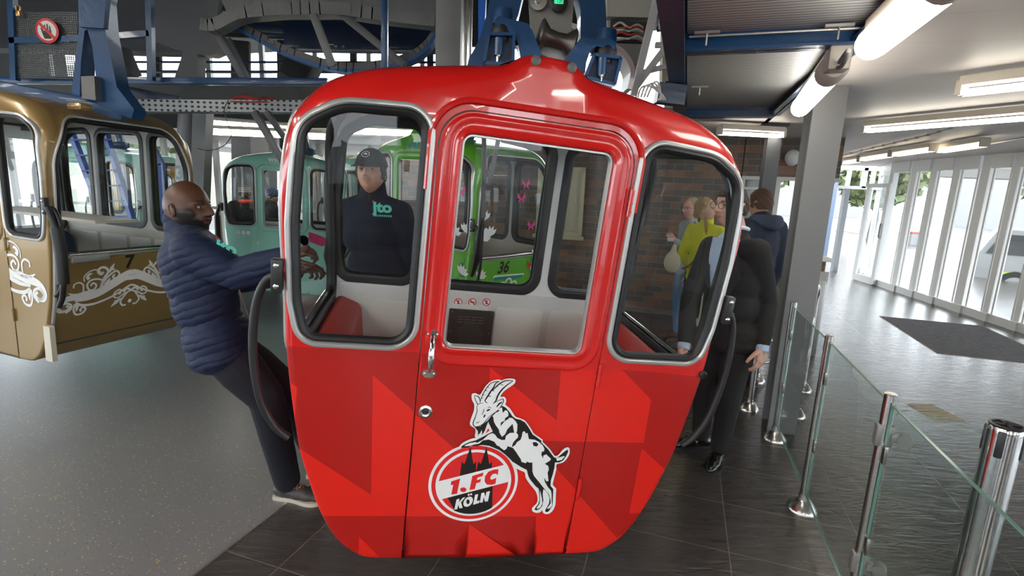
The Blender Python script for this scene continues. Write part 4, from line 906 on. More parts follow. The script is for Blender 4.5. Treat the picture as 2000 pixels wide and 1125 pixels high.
tag(b.build('floor_stripes', mat('dull_yellow', (.34, .28, .15), .6)), 'dull yellow stripes on the tiles behind the glass gate', 'floor marking')
# ------------------------------------------------------------------ other cabins
def cab_mw(local, world, yaw, tx=0., ty=0.):
    r = Matrix.Rotation(yaw, 3, 'Z') @ Matrix.Rotation(tx, 3, 'Y') @ Matrix.Rotation(ty, 3, 'X')
    o = Vector(world) - r @ Vector(local); m = r.to_4x4(); m.translation = o; return m
GOLD = mat('gold_cabin_paint', (.30, .195, .07), .32, .3, coat=.4)
MINT = mat('mint_cabin_paint', (.30, .66, .54), .35, coat=.4)
LIME = mat('lime_cabin_paint', (.11, .40, .02), .3, coat=.4)
TEALD = mat('dark_teal_cabin_paint', (.10, .20, .19), .35, coat=.4)
YELL = mat('yellow_cabin_paint', (.75, .42, .03), .35, coat=.4)
MWG = cab_mw((.785, 0, 1.25), P(88, 350, 3.22), math.radians(-19), .03, -.02)
gold, GG = gondola('gold', 'gold cabin number 7 with white scroll ornament, at the left edge', MWG, GOLD, D=1.02, zlo=.765, liner=LINERC, seat=mat('navy_vinyl', (.02, .05, .11), .5))
MWM = cab_mw((-.785, 0, 1.25), P(432, 378, 6.6), 0., .03)
mint, MG = gondola('mint', 'mint green cabin with a magenta swoosh behind the man in the blue jacket', MWM, MINT, detail=False)
MWM2 = cab_mw((-.785, 0, 1.25), P(62, 362, 7.0), math.radians(-6), .02)
mint2, M2 = gondola('mint2', 'second mint green cabin, seen through the windows of the gold cabin', MWM2, MINT, detail=False)
MWV = cab_mw((.785, 0, 1.25), P(927, 400, 4.15), math.radians(-42), .03)
lime, VG = gondola('lime', 'lime green cabin number 36 with white flowers, in front of the brick wall', MWV, LIME, detail=False, liner=LINERC)
MWT = cab_mw((-.785, 0, 1.25), P(628, 372, 8.6), math.radians(12), .0)
gondola('teal', 'dark teal cabin behind the man in the black cap', MWT, TEALD, detail=False)
MWY = cab_mw((-.785, 0, 1.25), P(170, 372, 9.6), math.radians(5), .0)
gondola('yell', 'yellow cabin far behind the ladder', MWY, YELL, detail=False)
# ornament of the gold cabin: list of (points, widths) for the left half, mirrored
def spiral(cx, cz, r0, r1, a0, a1, n=22): return [(cx + (r0 + (r1 - r0) * i / n) * math.cos(a0 + (a1 - a0) * i / n), cz + (r0 + (r1 - r0) * i / n) * math.sin(a0 + (a1 - a0) * i / n)) for i in range(n + 1)]
def oc(l): return [((x - 1530) / 780., -(y - 560) / 780.) for x, y in l]
ORN = [(oc([(850, 690), (780, 680), (755, 630), (800, 570), (900, 545), (1050, 540), (1180, 500), (1300, 430), (1400, 375), (1480, 340), (1530, 335)]), [.03, .05, .06, .07, .09, .08, .07, .07, .07, .075, .08]),
       (oc([(920, 590), (1050, 580), (1180, 545), (1320, 470), (1450, 405), (1530, 400)]), [.02, .055, .06, .07, .07, .08]),
       (oc([(930, 610), (1000, 650), (1120, 655), (1260, 620), (1400, 560), (1480, 510), (1530, 490)]), [.03, .04, .035, .03, .03, .03, .03]),
       (oc([(840, 630), (870, 650), (850, 680), (800, 680), (770, 640), (820, 600), (880, 620), (890, 670), (840, 710)]), .03),
       (oc([(920, 620), (920, 700), (950, 750), (1010, 745), (1040, 700), (1010, 675), (985, 700), (1000, 720)]), .028),
       (oc([(940, 620), (950, 670), (945, 710)]), [.05, .04, .01]),
       (oc([(1180, 490), (1220, 400), (1290, 330), (1350, 300), (1385, 340), (1350, 385), (1310, 365), (1335, 340)]), .028),
       (oc([(1180, 480), (1210, 380), (1260, 300), (1230, 250), (1180, 245), (1150, 280), (1180, 320), (1210, 295)]), .034),
       (oc([(1190, 470), (1200, 400), (1150, 370), (1080, 375), (1040, 420), (1060, 480), (1110, 485), (1135, 440), (1100, 410), (1075, 440)]), .026),
       (oc([(1200, 330), (1150, 265), (1070, 270), (1010, 320), (1010, 380)]), .016),
       (oc([(1110, 490), (1020, 510), (930, 520), (850, 490)]), [.03, .05, .04, .01]),
       (oc([(1000, 500), (1000, 420), (960, 385), (910, 400), (905, 440)]), .022), (oc([(1060, 360), (1040, 330), (1070, 300), (1090, 310)]), [.05, .04, .03, .01]),
       (oc([(1270, 310), (1300, 260), (1325, 210)]), [.02, .05, .005]), (oc([(1280, 250), (1310, 280), (1335, 275)]), .02), (oc([(1220, 440), (1260, 410), (1285, 375)]), [.01, .045, .01]),
       (oc([(1530, 560), (1450, 590), (1380, 630), (1330, 600), (1350, 550), (1400, 530), (1410, 570), (1390, 590)]), .022), (oc([(1530, 560), (1480, 530), (1440, 570)]), .035),
       (oc([(1490, 570), (1440, 640), (1420, 690), (1450, 735), (1490, 735)]), .028), (oc([(1420, 640), (1370, 680), (1315, 730)]), [.015, .06, .005]), (oc([(1350, 660), (1390, 690)]), .03)]
def ornament(mb, f3, cx, cz, sc, clip=None):
    for pts, w in ORN:
        sp = smooth_poly(pts, 5, False); n = len(sp)
        ws = [w] * n if not isinstance(w, list) else [w[min(len(w) - 1, int(i / 5))] * (1 - (i / 5) % 1) + w[min(len(w) - 1, int(i / 5) + 1)] * ((i / 5) % 1) for i in range(n)]
        for s in (1, -1):
            ps = [(cx + s * x * sc, cz + z * sc) for x, z in sp]; q = [(p, u * sc) for p, u in zip(ps, ws) if clip is None or clip(*p)]
            if len(q) > 2: ribbon(mb, [p for p, _ in q], [u for _, u in q], f3, .002)
    mb.flat([(cx + x * sc * .03, cz - .17 * sc + z * sc * .03) for x, z in circ(0, 0, 1, 12)], f3, .002)
def end_f(G, side):                      # (y, z) on an end wall -> 3-D
    so = G['s_of']
    def f(y, z, off=0.):
        s = so(max(.03, min(1.6, z))); return G['B'](y, s if side < 0 else STOT - s, off)
    return f
GE = end_f(GG, 1)
b = MB(); b.recalc = False; ornament(b, GE, .52, .455, .49); b.build('scroll_decal', WHITED, gold, 'white baroque scroll ornament')
b = MB(); b.recalc = False; ornament(b, GG['N'], .02, .57, .66); b.build('scroll_decal', WHITED, gold, 'white baroque scroll ornament')
b = MB(); b.recalc = False; put_text(b, '7', GE, .50, .632, .135, .0025, bold=.004); b.build('number_decal', BLACKD, gold)
b = MB(); b.prism(rpoly([(.665, .06, .006), (.735, .06, .006), (.735, .30, .006), (.665, .30, .006)], 3), GG['N'], 0, .03); b.build('bumper_block', mat('cream_plastic', (.62, .58, .48), .5), gold)
b = MB()
for y, z in [(0, z_) for z_ in (.05,)]: pass
sfr = GG['s_of']; n_ = 26
ss = [STOT - sfr(.16 + (1.05 - .16) * i / n_) for i in range(n_ + 1)]
b.tube([GG['B'](.015, s, .004) for s in ss], .012, 8); b.build('edge_trim', SILV, gold); b = MB(); b.tube([GG['B'](GG['D'] - .02, s, .004) for s in ss], .008, 8); b.build('edge_trim', SILV, gold)
b = MB(); q = [GG['B'](y, STOT - sfr(.735), .02) for y in (.10, .34)]; b.beam(q[0], q[1], .03, .05, 0, UZ, .006); b.build('latch_bar', STEELD, gold)
b = MB(); a = GG['mw'] @ Vector((.90, .02, 1.0)); b.tube([GG['mw'] @ Vector(v) for v in ((.80, -.01, 1.08), (.83, -.01, 1.02), (.845, .0, .95))], .018, 10); b.tube([GG['mw'] @ Vector(v) for v in ((.845, .0, .96), (.87, .0, .80), (.865, .0, .60))], .033, 10); b.tube([GG['mw'] @ Vector(v) for v in ((.865, .0, .60), (.84, .0, .50), (.80, .0, .44))], .016, 10); b.build('buffer_arm', RUBBER, gold)
b = MB(); 
pr = P(156, 209, 3.45); b.box(pr, (.155, .09, .055), GG['mw'].to_3x3(), 0, .03); b.build('roof_cap', GOLD, gold)
b = MB(); b.box(GG['mw'] @ Vector((0, .5, .96)), (1.3, .3, .02), GG['mw'].to_3x3()); b.build('shelf', mat('pale_table', (.55, .5, .42), .5), gold)
# lime cabin decals
LN = VG['N']; LE = end_f(VG, 1); TEALDEC = mat('teal_decal', (.01, .26, .20), .4); PINKD = mat('pink_decal', (.75, .05, .30), .4); DGREEN = mat('dark_green_decal', (.02, .20, .09), .4)
b = MB(); b.recalc = False; put_text(b, '36', LE, .42, .645, .15, .002, bold=.004, shear=.15); b.build('number_decal', BLACKD, lime)
b = MB(); b.recalc = False
b.flat([(.25, .27), (.67, .24), (.73, .61), (.31, .63)], LE, .002, 1); b.flat([(.265, .285), (.655, .255), (.712, .597), (.322, .612)], LE, .0026, 0)
for cx_, cz_ in ((.44, .51), (.52, .54), (.60, .505)): rim(b, circ(cx_, cz_, .05, 18), [(0, .003), (.018, .003)], LE, 1, .05)
put_text(b, "GER'S", LE, .54, .33, .12, .0034, 1, bold=.006, shear=.2); b.build('logo_decal', [TEALDEC, WHITED], lime, 'teal square sticker with white rings')
random.seed(11)
def vine(mb, f3, pts):
    sp = smooth_poly(pts, 6, False); ribbon(mb, sp, .012, f3, .0015, 0)
    for i in range(2, len(sp) - 1, 3):
        x, z = sp[i]; a = random.uniform(0, 2 * PI); L = .055; c, s = math.cos(a), math.sin(a)
        mb.flat([(x, z), (x + c * L * .5 - s * .018, z + s * L * .5 + c * .018), (x + c * L, z + s * L), (x + c * L * .5 + s * .018, z + s * L * .5 - c * .018)], f3, .0018, 0)
def blossom(mb, f3, x, z, r, a0, mi=1, k=5):
    for j in range(k):
        a = a0 + (j - (k - 1) / 2) * .5; c, s = math.cos(a), math.sin(a)
        mb.flat([(x, z), (x + c * r * .6 - s * r * .2, z + s * r * .6 + c * r * .2), (x + c * r, z + s * r), (x + c * r * .6 + s * r * .2, z + s * r * .6 - c * r * .2)], f3, .0022, mi)
b = MB(); b.recalc = False
vine(b, LE, [(.05, .75), (.12, .66), (.08, .52), (.14, .42), (.10, .3)]); vine(b, LE, [(.84, .8), (.80, .66), (.86, .52), (.78, .40), (.84, .25), (.72, .2)]); vine(b, LE, [(.12, .5), (.2, .42), (.18, .3)])
vine(b, LN, [(.70, .80), (.62, .62), (.50, .52), (.40, .60), (.36, .74)]); vine(b, LN, [(.68, .7), (.70, .52), (.60, .40), (.46, .36), (.36, .30)]); vine(b, LN, [(.2, .7), (.1, .55), (-.05, .5), (-.2, .62)]); vine(b, LN, [(-.3, .4), (-.5, .5), (-.6, .7)])
for f, l in ((LE, [(.13, .62, .09, 1.2), (.88, .60, .11, 1.4), (.80, .30, .08, .8), (.84, .78, .07, 1.8), (.10, .95, .12, 1.2), (.2, .98, .10, 1.7), (.12, 1.12, .09, 1.8), (.55, 1.0, .0, 1)]), (LN, [(.66, .66, .09, 1.2), (.42, .46, .08, 1.), (.55, .98, .10, 1.3), (.40, .96, .11, 2.), (.68, 1.02, .08, 1.2), (.1, .6, .1, 1), (-.4, .5, .1, 1.8)])):
    for x, z, r, a in l:
        if r: blossom(b, f, x, z, r, a)
b.build('flower_decal', [DGREEN, WHITED], lime, 'dark green vines and white flowers')
for k, (f, x, z) in enumerate(((LE, .62, 1.42), (LE, .74, 1.05), (LE, .56, 1.30), (LN, .48, 1.42), (LN, .62, 1.34), (LE, .80, .68))):
    b = MB(); b.recalc = False; s = .055
    for sg in (-1, 1): b.flat([(x, z), (x + sg * s * .9, z + s), (x + sg * s, z + s * .2), (x + sg * s * .5, z), (x + sg * s * .8, z - s * .7), (x + sg * .01, z - s * .3)][::sg], f, .004)
    b.build('butterfly_decal', PINKD if k < 5 else REDDEC, lime)
b = MB(); b.recalc = False; put_text(b, 'www', LN, .02, 1.68, .11, -.0 + .012, bold=.004); b.build('lettering', TEALDEC, lime)
# mint cabin decals
MN = MG['N']; b = MB(); b.recalc = False; put_text(b, 'www.rich', MN, -.16, 1.685, .10, .03, bold=.004, align='LEFT'); b.build('lettering', WHITED, mint)

for x, z, r in [(x, .77, .028) for x in (-.585, -.52, -.455)] + [(x, z, .018) for x, z in ((-.33, .65), (-.285, .65), (-.265, .60), (-.22, .60))]:
    b = MB(); b.recalc = False; b.flat(circ(x, z, r, 14), MN, .002); b.build('dot_decal', WHITED, mint)
for x, z, r in ((-.20, .78, .06), (-.40, .44, .085), (.3, .3, .06)):
    b = MB(); b.recalc = False; b.flat([(x, z + r), (x + r * .18, z + r * .18), (x + r, z), (x + r * .18, z - r * .18), (x, z - r), (x - r * .18, z - r * .18), (x - r, z), (x - r * .18, z + r * .18)], MN, .002); b.build('star_decal', WHITED, mint)
b = MB(); b.recalc = False; b.flat(smooth_poly([(-.30, .42), (-.14, .62), (.05, .80), (.30, .84), (.60, .74), (.50, .66), (.25, .72), (.16, .56), (.05, .47), (-.10, .45), (-.22, .34)], 4), MN, .002, 0)
b.flat(smooth_poly([(.04, .66), (.08, .76), (.16, .74), (.26, .79), (.34, .72), (.27, .64), (.22, .68), (.2, .56), (.15, .62), (.12, .52), (.07, .6)], 3), MN, .003, 1); b.build('swoosh_decal', [mat('magenta_decal', (.62, .015, .12), .4), WHITED], mint, 'magenta swoosh with a white crest')
b = MB(); b.tube([MG['mw'] @ Vector(v) for v in ((-.80, -.02, 1.12), (-.84, -.02, 1.0), (-.85, 0, .96), (-.85, 0, .7), (-.80, 0, .52))], [.014, .02, .034, .034, .015], 8); b.build('buffer_arm', RUBBER, mint)
b = MB(); b.recalc = False; put_text(b, "IS'", end_f(M2, 1), .5, .6, .14, .002, bold=.004); b.build('lettering', WHITED, mint2)
# ------------------------------------------------------------------ hangers
def strut(name, m, parent, *segs, w=.1, h=.1, bev=.01):
    b = MB()
    for p, q in segs: b.beam(p, q, w, h, 0, UZ, bev)
    return b.build(name, m, parent)
YH = 2.22; H = lambda px, py, Y=YH: P(px, py, Y)
t = thing('cabin_hanger', 'blue steel hanger with silver plate and pulley, above the red cabin', 'hanger', MWR @ Vector((0, .46, 1.83)))
rs = MWR.to_3x3()
def quadprism(name, m, parent, pts, Y0, Y1, bev=None):
    b = MB(); l = [P(x, y, Y0) for x, y in pts]; n = len(l); dv = Vector((0, Y1 - Y0, 0)); tr = poly_tris(pts)
    b.add(l, tr); b.add([v + dv for v in l], tr); b.add(l + [v + dv for v in l], [(i, (i + 1) % n, n + (i + 1) % n, n + i) for i in range(n)]); return b.build(name, m, parent)
quadprism('leg', BLUE, t, [(962, -30), (1026, -30), (1012, 30), (1000, 60), (985, 110), (975, 135), (908, 140), (918, 110), (935, 80), (950, 30)], YH + .12, YH + .22)
quadprism('leg', BLUE, t, [(1122, -30), (1180, -30), (1184, 30), (1186, 90), (1150, 100), (1134, 80), (1134, 20)], YH + .12, YH + .24)
quadprism('clamp_arm', BLUE, t, [(966, 40), (974, 30), (1000, 38), (1032, 46), (1040, 60), (1058, 105), (1050, 135), (1020, 135), (1012, 85), (1000, 64), (990, 60), (970, 58)], YH - .04, YH + .10)
quadprism('clamp_arm', BLUE, t, [(1136, 72), (1160, 76), (1188, 74), (1200, 80), (1202, 96), (1185, 95), (1165, 90), (1152, 100), (1140, 140), (1095, 125), (1118, 95)], YH - .04, YH + .10)
for (x, y, lx) in ((982, 52, 0), (1184, 92, 1)):
    c = H(x, y); b = MB(); b.lathe([(.0001, .03), (.035, .03), (.040, .0), (.040, -.03), (.0001, -.03)], c + UZ * .035, rs, 18); b.build('pivot_cap', BLUE, t)
    b = MB(); b.lathe([(.0001, .02), (.040, .02), (.047, .0), (.040, -.045), (.0001, -.045)], c + UZ * -.02, rs, 18); b.build('rubber_mount', RUBBER, t)
for pts in ([(955, 68), (1004, 68), (1002, 126), (946, 124)], [(1160, 108), (1212, 114), (1200, 166), (1142, 152)]):
    quadprism('bracket_box', BLUED, t, pts, YH - .03, YH + .12)
    cx_ = sum(p[0] for p in pts) / 4; cy_ = sum(p[1] for p in pts) / 4
    fr = [(pts[0], pts[1]), (pts[1], pts[2]), (pts[3], pts[0]), (pts[2], pts[3])]
    b = MB()
    for p, q in fr: b.beam(H(*p, YH - .045), H(*q, YH - .045), .03, .012)
    b.build('box_flange', BLUE, t)
    b = MB(); b.tube([H(cx_ - 2, cy_ - 22, YH - .05), H(cx_ - 4, cy_ + 12, YH - .05)], .018, 12); b.build('guide_sleeve', BLUE, t)
    b = MB(); b.lathe([(.0001, 0), (.012, 0), (.012, .016), (.0001, .016)], H(cx_ - 4, cy_ + 14, YH - .055), rs, 6, 0, False); b.tube([H(cx_ - 4, cy_ + 8, YH - .055), H(cx_ - 5, cy_ + 24, YH - .055)], .006, 8); b.build('bolt', CHROME, t)
quadprism('cover_plate', mat('satin_aluminium', (.36, .35, .32), .45, .6), t, [(1030, -30), (1124, -30), (1116, 60), (1112, 100), (1072, 130), (1050, 90), (1036, 50)], YH + .16, YH + .20)
c = H(1091, 6, YH + .14); b = MB(); b.lathe([(.0001, .0), (.038, 0), (.038, .012), (.032, .015), (.0001, .015)], c, axes(Vector((0, -1, 0)), UZ), 28); g_ = b.build('gauge', BLACK, t)
b = MB(); b.recalc = False; fg = frame_f3(c + Vector((0, -.0165, 0)), (1, 0, 0), (0, 0, 1), (0, -1, 0)); b.flat(rpoly([(-.019, -.008, .003), (.019, -.008, .003), (.019, .022, .003), (-.019, .022, .003)], 3), fg, 0); 
b.build('display', mat('green_lcd', (.05, .6, .25), .4, emit=(.05, .8, .35), es=.5), g_)
b = MB(); b.recalc = False; put_text(b, '-120', fg, 0, -.004, .017, .001, bold=.0003); b.build('digits', BLACK, g_)
b = MB(); b.lathe([(.0001, 0), (.036, 0), (.036, .01), (.014, .012), (.014, .03), (.0001, .03)], H(1051, 3, YH + .14), axes(Vector((0, -1, 0)), UZ), 20); b.build('plate_bolt', STEEL, t)
b = MB(); R_ = axes(Vector((1, .15, -.22)), UZ); b.lathe([(.0001, -.075), (.052, -.075), (.060, -.068), (.030, -.035), (.026, 0), (.030, .035), (.060, .068), (.052, .075), (.0001, .075)], H(1087, 76, YH + .02), R_, 28); b.build('pulley', mat('worn_pulley_steel', (.13, .115, .10), .4, .7), t)
b = MB(); b.tube([H(1055, 74, YH + .02), H(1060, 76, YH + .02)], .02, 6); b.beam(H(1060, 92, YH + .1), H(1112, 112, YH + .1), .05, .07); b.build('pulley_block', STEELD, t)
quadprism('blue_backbar', mat('bright_blue_steel', (.01, .13, .55), .35), t, [(934, -30), (950, -30), (946, 70), (934, 90)], YH + .3, YH + .36)
# gold cabin hanger
YG = 3.75; t = thing('cabin_hanger', 'blue steel A-frame hanger standing on the roof of the gold cabin', 'hanger', P(160, 190, YG))
quadprism('leg', BLUE, t, [(152, -30), (178, -30), (176, 55), (165, 60), (158, 120), (155, 205), (139, 190), (146, 120), (154, 60)], YG - .06, YG + .06)
quadprism('leg', BLUE, t, [(176, -30), (206, -30), (201, 0), (206, 60), (216, 110), (228, 170), (262, 214), (256, 232), (190, 205), (192, 190), (180, 90), (170, 55), (172, 0)], YG - .06, YG + .06)
quadprism('head_plate', BLUE, t, [(154, -30), (210, -30), (205, 20), (202, 55), (154, 52)], YG - .09, YG - .05)
quadprism('control_box', mat('grey_box', (.16, .16, .155), .5, .3), t, [(158, 149), (184, 148), (187, 196), (160, 192)], YG - .12, YG - .04)
b = MB(); b.beam(P(-60, 165, YG - .25), P(245, 222, YG + .05), .12, .115, 0, UZ, .012); b.build('roof_beam', BLUE, t)
# simple hangers of the others
for k, (mw_, l) in enumerate(((MWM, 'blue hanger above the mint cabin'), (MWV, 'blue hanger above the lime green cabin'), (MWM2, 'blue hanger above the second mint cabin'))):
    o = mw_ @ Vector((0, .5, 1.84)); t = thing('cabin_hanger', l, 'hanger', o); zt = 2.40 if k == 0 else 2.38 if k == 2 else 2.6
    for s in (-1, 1):
        b = MB(); b.beam(mw_ @ Vector((s * .16, .5, 1.80)), Vector((o.x + s * .06, o.y, zt)), .07, .07, 0, UZ, .008); b.build('leg', BLUE, t)
    b = MB(); b.beam(mw_ @ Vector((-.22, .5, 1.86)), mw_ @ Vector((.22, .5, 1.86)), .09, .08, 0, UZ, .01); b.build('clamp_beam', BLUE, t)
    for s in (-1, 1): b = MB(); b.tube([mw_ @ Vector((s * .13, .3, 1.86)), mw_ @ Vector((s * .13, .3, 2.0))], .035, 10); b.build('rubber_mount', RUBBER, t)
# grey V of bars and a black rod, between red and lime cabins
t = thing('fork_bars', 'grey forked bars in front of the lime green cabin', 'arm', P(946, 400, 3.6))
b = MB(); b.beam(P(945, 215, 3.6), P(946, 372, 3.6), .055, .03, 0, UZ, .004); b.beam(P(985, 215, 3.6), P(953, 372, 3.6), .05, .03, 0, UZ, .004); b.beam(P(944, 360, 3.6), P(944, 425, 3.6), .06, .03, 0, UZ, .004); b.build('fork', GREY, t)
b = MB(); b.tube([P(943, 420, 3.6), P(936, 470, 3.62), P(931, 505, 3.64), P(921, 540, 3.66)], [.014, .03, .03, .012], 10); b.build('rubber_arm', RUBBER, t)
# ------------------------------------------------------------------ machinery overhead on the left
def mach(name, label, m, segs, cat='steel beam', group='steelwork above the boarding hall'):
    b = MB(); p0 = segs[0][0]
    for s in segs:
        kind = s[4] if len(s) > 4 else 'box'
        (b.ibeam(s[0], s[1], s[2], s[3]) if kind == 'I' else b.beam(s[0], s[1], s[2], s[3], 0, UZ if abs((s[1] - s[0]).normalized().z) < .9 else Vector((0, 1, 0)), .004))
    return tag(b.build(name, m), label, cat, group)
Yr = 4.5
mach('guard_rail', 'long blue horizontal rail running behind the gold cabin hanger', BLUE, [(P(-60, 157, Yr), P(640, 160, Yr), .05, .055)], 'rail')
t = thing('mesh_gate', 'blue framed perforated gate with a prohibition sign, top left corner', 'gate', P(90, 150, Yr - .1))
for a, c, w in (((23, -30), (30, 157), .045), ((292, -30), (296, 157), .045), ((22, 80), (158, 76), .045), ((205, 73), (294, 66), .045)):
    b = MB(); b.beam(P(*a, Yr - .1), P(*c, Yr - .1), w, .045, 0, UZ if a[1] > 0 else Vector((0, 1, 0))); b.build('frame_bar', BLUE, t)
def perf_mat():
    m, nt, bs = nodes_mat('perforated_sheet'); tc = nt.nodes.new('ShaderNodeTexCoord'); v = nt.nodes.new('ShaderNodeTexVoronoi'); v.inputs['Scale'].default_value = 60; v.inputs['Randomness'].default_value = 0
    nt.links.new(tc.outputs['Object'], v.inputs['Vector']); l = nt.nodes.new('ShaderNodeMath'); l.operation = 'GREATER_THAN'; l.inputs[1].default_value = .38; nt.links.new(v.outputs['Distance'], l.inputs[0]); nt.links.new(l.outputs[0], bs.inputs['Alpha'])
    bs.inputs['Base Color'].default_value = (.10, .105, .11, 1); bs.inputs['Metallic'].default_value = .5; bs.inputs['Roughness'].default_value = .5; return m
b = MB(); q = [P(26, 22, Yr - .1), P(152, 24, Yr - .1), P(150, 154, Yr - .1), P(34, 154, Yr - .1)]; b.add([v + Vector((0, e, 0)) for e in (0, .003) for v in q], [(0, 1, 2, 3), (4, 5, 6, 7), (0, 1, 5, 4), (1, 2, 6, 5), (2, 3, 7, 6), (3, 0, 4, 7)]); b.build('perforated_panel', perf_mat(), t)
c = P(92, 60, Yr - .14); fs = frame_f3(c, (1, 0, 0), (0, 0, 1), (0, -1, 0)); b = MB(); b.recalc = False; r = .092
b.prism(circ(0, 0, r, 32), fs, -.002, .001, 1); b.flat(circ(0, 0, r * .80, 32), fs, .002, 0)
b.flat([(-.025, -.06), (.03, -.06), (.036, -.01), (.030, .035), (.022, .035), (.020, .0), (.014, .0), (.012, .05), (.003, .05), (.002, .003), (-.004, .003), (-.010, .045), (-.018, .042), (-.016, 0), (-.024, -.004), (-.040, .024), (-.048, .018), (-.036, -.03)][::-1], fs, .003, 2)
s = r * .6; b.flat([(-s - .008, s - .008), (s - .008, -s - .008), (s + .008, -s + .008), (-s + .008, s + .008)], fs, .004, 1); b.build('prohibition_sign', [WHITED, REDDEC, BLACKD], t, 'round red and white sign with a black hand')
b = MB(); b.box(P(36, 26, Yr - .14), (.035, .02, .045), None, 0, .006); b.tube(smooth_poly([P(32, 22, Yr - .14), P(31, 12, Yr - .14), P(36, 10, Yr - .14), P(39, 14, Yr - .14), P(39, 22, Yr - .14)], 4, False), .005, 8); b.build('padlock', mat('brass', (.6, .35, .12), .35, .8), t)
mach('guard_post', 'slim blue upright post in front of the machinery, left of the red cabin roof', BLUE, [(P(752, -40, 3.1), P(751, 135, 3.1), .035, .035)], 'post')
G = GREY
mach('steel_column', 'broad grey steel column behind the roof of the red cabin', GREYL, [(P(880, -60, 3.4), P(876, 230, 3.4), .15, .16)]); 
mach('steel_column', 'narrow bright steel strip post beside the broad grey column', STEEL, [(P(912, -60, 3.3), P(905, 200, 3.3), .03, .03), (P(922, -60, 3.3), P(915, 200, 3.3), .02, .03)])
for a, c, w, Y, l in (((446, 180), (398, 560), .19, 6.3, 'x'),): pass
c0 = fl(372, 566); b = MB(); b.tube([P(374, 210, 6.2), P(358, 470, 6.2), fl(352, 560) if False else P(350, 600, 6.2)], .10, 20); tag(b.build('round_column', GREY), 'round grey column behind the gold cabin', 'column')
b = MB(); b.beam(P(366, 195, 6.8), P(350, 560, 6.8), .14, .14, 0, Vector((0, 1, 0))); b.beam(P(398, 200, 6.0), P(384, 580, 6.0), .15, .15, 0, Vector((0, 1, 0))); tag(b.build('square_column', GREYL), 'pair of pale grey square columns between the gold and mint cabins', 'column')
b = MB(); b.beam(P(515, 262, 9.0), P(520, 540, 9.0), .30, .3, 0, Vector((0, 1, 0))); b.beam(P(478, 262, 9.4), P(480, 540, 9.4), .32, .3, 0, Vector((0, 1, 0))); tag(b.build('square_column', GREY), 'grey columns seen above and through the mint cabin', 'column')
# slab edge and cable tray
b = MB(); b.beam(P(-100, 182, 6.0), P(1000, 186, 6.0), .35, .17); tag(b.build('slab_beam', mat('dark_painted_beam', (.075, .08, .08), .6)), 'dark horizontal beam under the long blue rail', 'steel beam')
def tray_mat():
    m, nt, bs = nodes_mat('perforated_tray_steel'); tc = nt.nodes.new('ShaderNodeTexCoord'); mp = nt.nodes.new('ShaderNodeMapping'); mp.inputs['Scale'].default_value = (17, 17, 24); nt.links.new(tc.outputs['Object'], mp.inputs[0])
    v = nt.nodes.new('ShaderNodeTexVoronoi'); v.inputs['Scale'].default_value = 1; v.inputs['Randomness'].default_value = 0; nt.links.new(mp.outputs[0], v.inputs['Vector']); l = nt.nodes.new('ShaderNodeMath'); l.operation = 'LESS_THAN'; l.inputs[1].default_value = .26; nt.links.new(v.outputs['Distance'], l.inputs[0])
    mx = nt.nodes.new('ShaderNodeMix'); mx.data_type = 'RGBA'; mx.inputs[6].default_value = (.38, .39, .39, 1); mx.inputs[7].default_value = (.02, .02, .02, 1); nt.links.new(l.outputs[0], mx.inputs[0]); nt.links.new(mx.outputs[2], bs.inputs['Base Color']); bs.inputs['Metallic'].default_value = .4; bs.inputs['Roughness'].default_value = .45; return m
b = MB(); b.beam(P(255, 208, 5.2), P(640, 210, 5.2), .16, .11); tag(b.build('cable_tray', tray_mat()), 'perforated grey cable tray running left of the red cabin roof', 'cable tray')
b = MB(); 
for k in range(3): b.tube(smooth_poly([P(440 + 5 * k, 197, 5.15), P(470, 190 - 2 * k, 5.15), P(500 + 4 * k, 194, 5.1), P(520, 190 + k, 5.15), P(548, 198, 5.15), P(495, 199, 5.1), P(450, 198, 5.1)], 4, False), .006, 6)
tag(b.build('red_cable', mat('red_cable', (.5, .03, .03), .5)), 'loose red cables lying on the perforated cable tray', 'cable')
b = MB(); b.tube(smooth_poly([P(446, 196, 5.1), P(438, 215, 5.1), P(444, 240, 5.1), P(452, 262, 5.1), P(438, 284, 5.1), P(410, 294, 5.1), P(385, 290, 5.1)], 5, False), .004, 6); tag(b.build('hanging_wire', BLACK), 'thin black wire drooping from the cable tray', 'cable')
mach('brace', 'grey diagonal brace pair beside the left edge of the red cabin', G, [(P(497, 218, 4.9), P(556, 320, 4.9), .06, .06), (P(520, 218, 5.1), P(560, 275, 5.1), .05, .05)])
mach('brace', 'grey diagonal strut right of the gold cabin hanger foot', GREYL, [(P(262, 214, 4.6), P(300, 246, 4.6), .05, .05)])
# dark bulk of the drive machinery and hall structure
b = MB(); b.beam(P(-50, 20, 7.4), P(400, 30, 7.4), .3, 1.0); tag(b.build('machine_housing', mat('dark_grey_housing', (.10, .105, .115), .6, bump=.1, bscale=10)), 'dark grey sheet metal housing above the gold cabin', 'housing')
quadprism_b = MB()
def mpoly(name, label, m, pts, Y0, Y1):
    o = quadprism(name, m, None, pts, Y0, Y1); return tag(o, label, 'steel plate', 'steelwork above the boarding hall')
mpoly('gusset_plate', 'wide grey tapered plate left of the bullwheel frame', mat('mid_grey_plate', (.15, .15, .155), .6), [(300, -20), (396, -20), (430, 100), (412, 108), (386, 106), (384, 155), (340, 155), (358, 100), (300, 80)], 5.6, 5.75)
mpoly('gusset_plate', 'grey plate with bolt holes beside the bullwheel frame', GREY, [(396, -20), (432, -20), (420, 52), (448, 104), (428, 106)], 5.3, 5.36)
mach('frame_strut', 'grey inclined strut below the bullwheel frame, left one', G, [(P(416, 48, 5.0), P(480, 156, 5.0), .075, .06)])
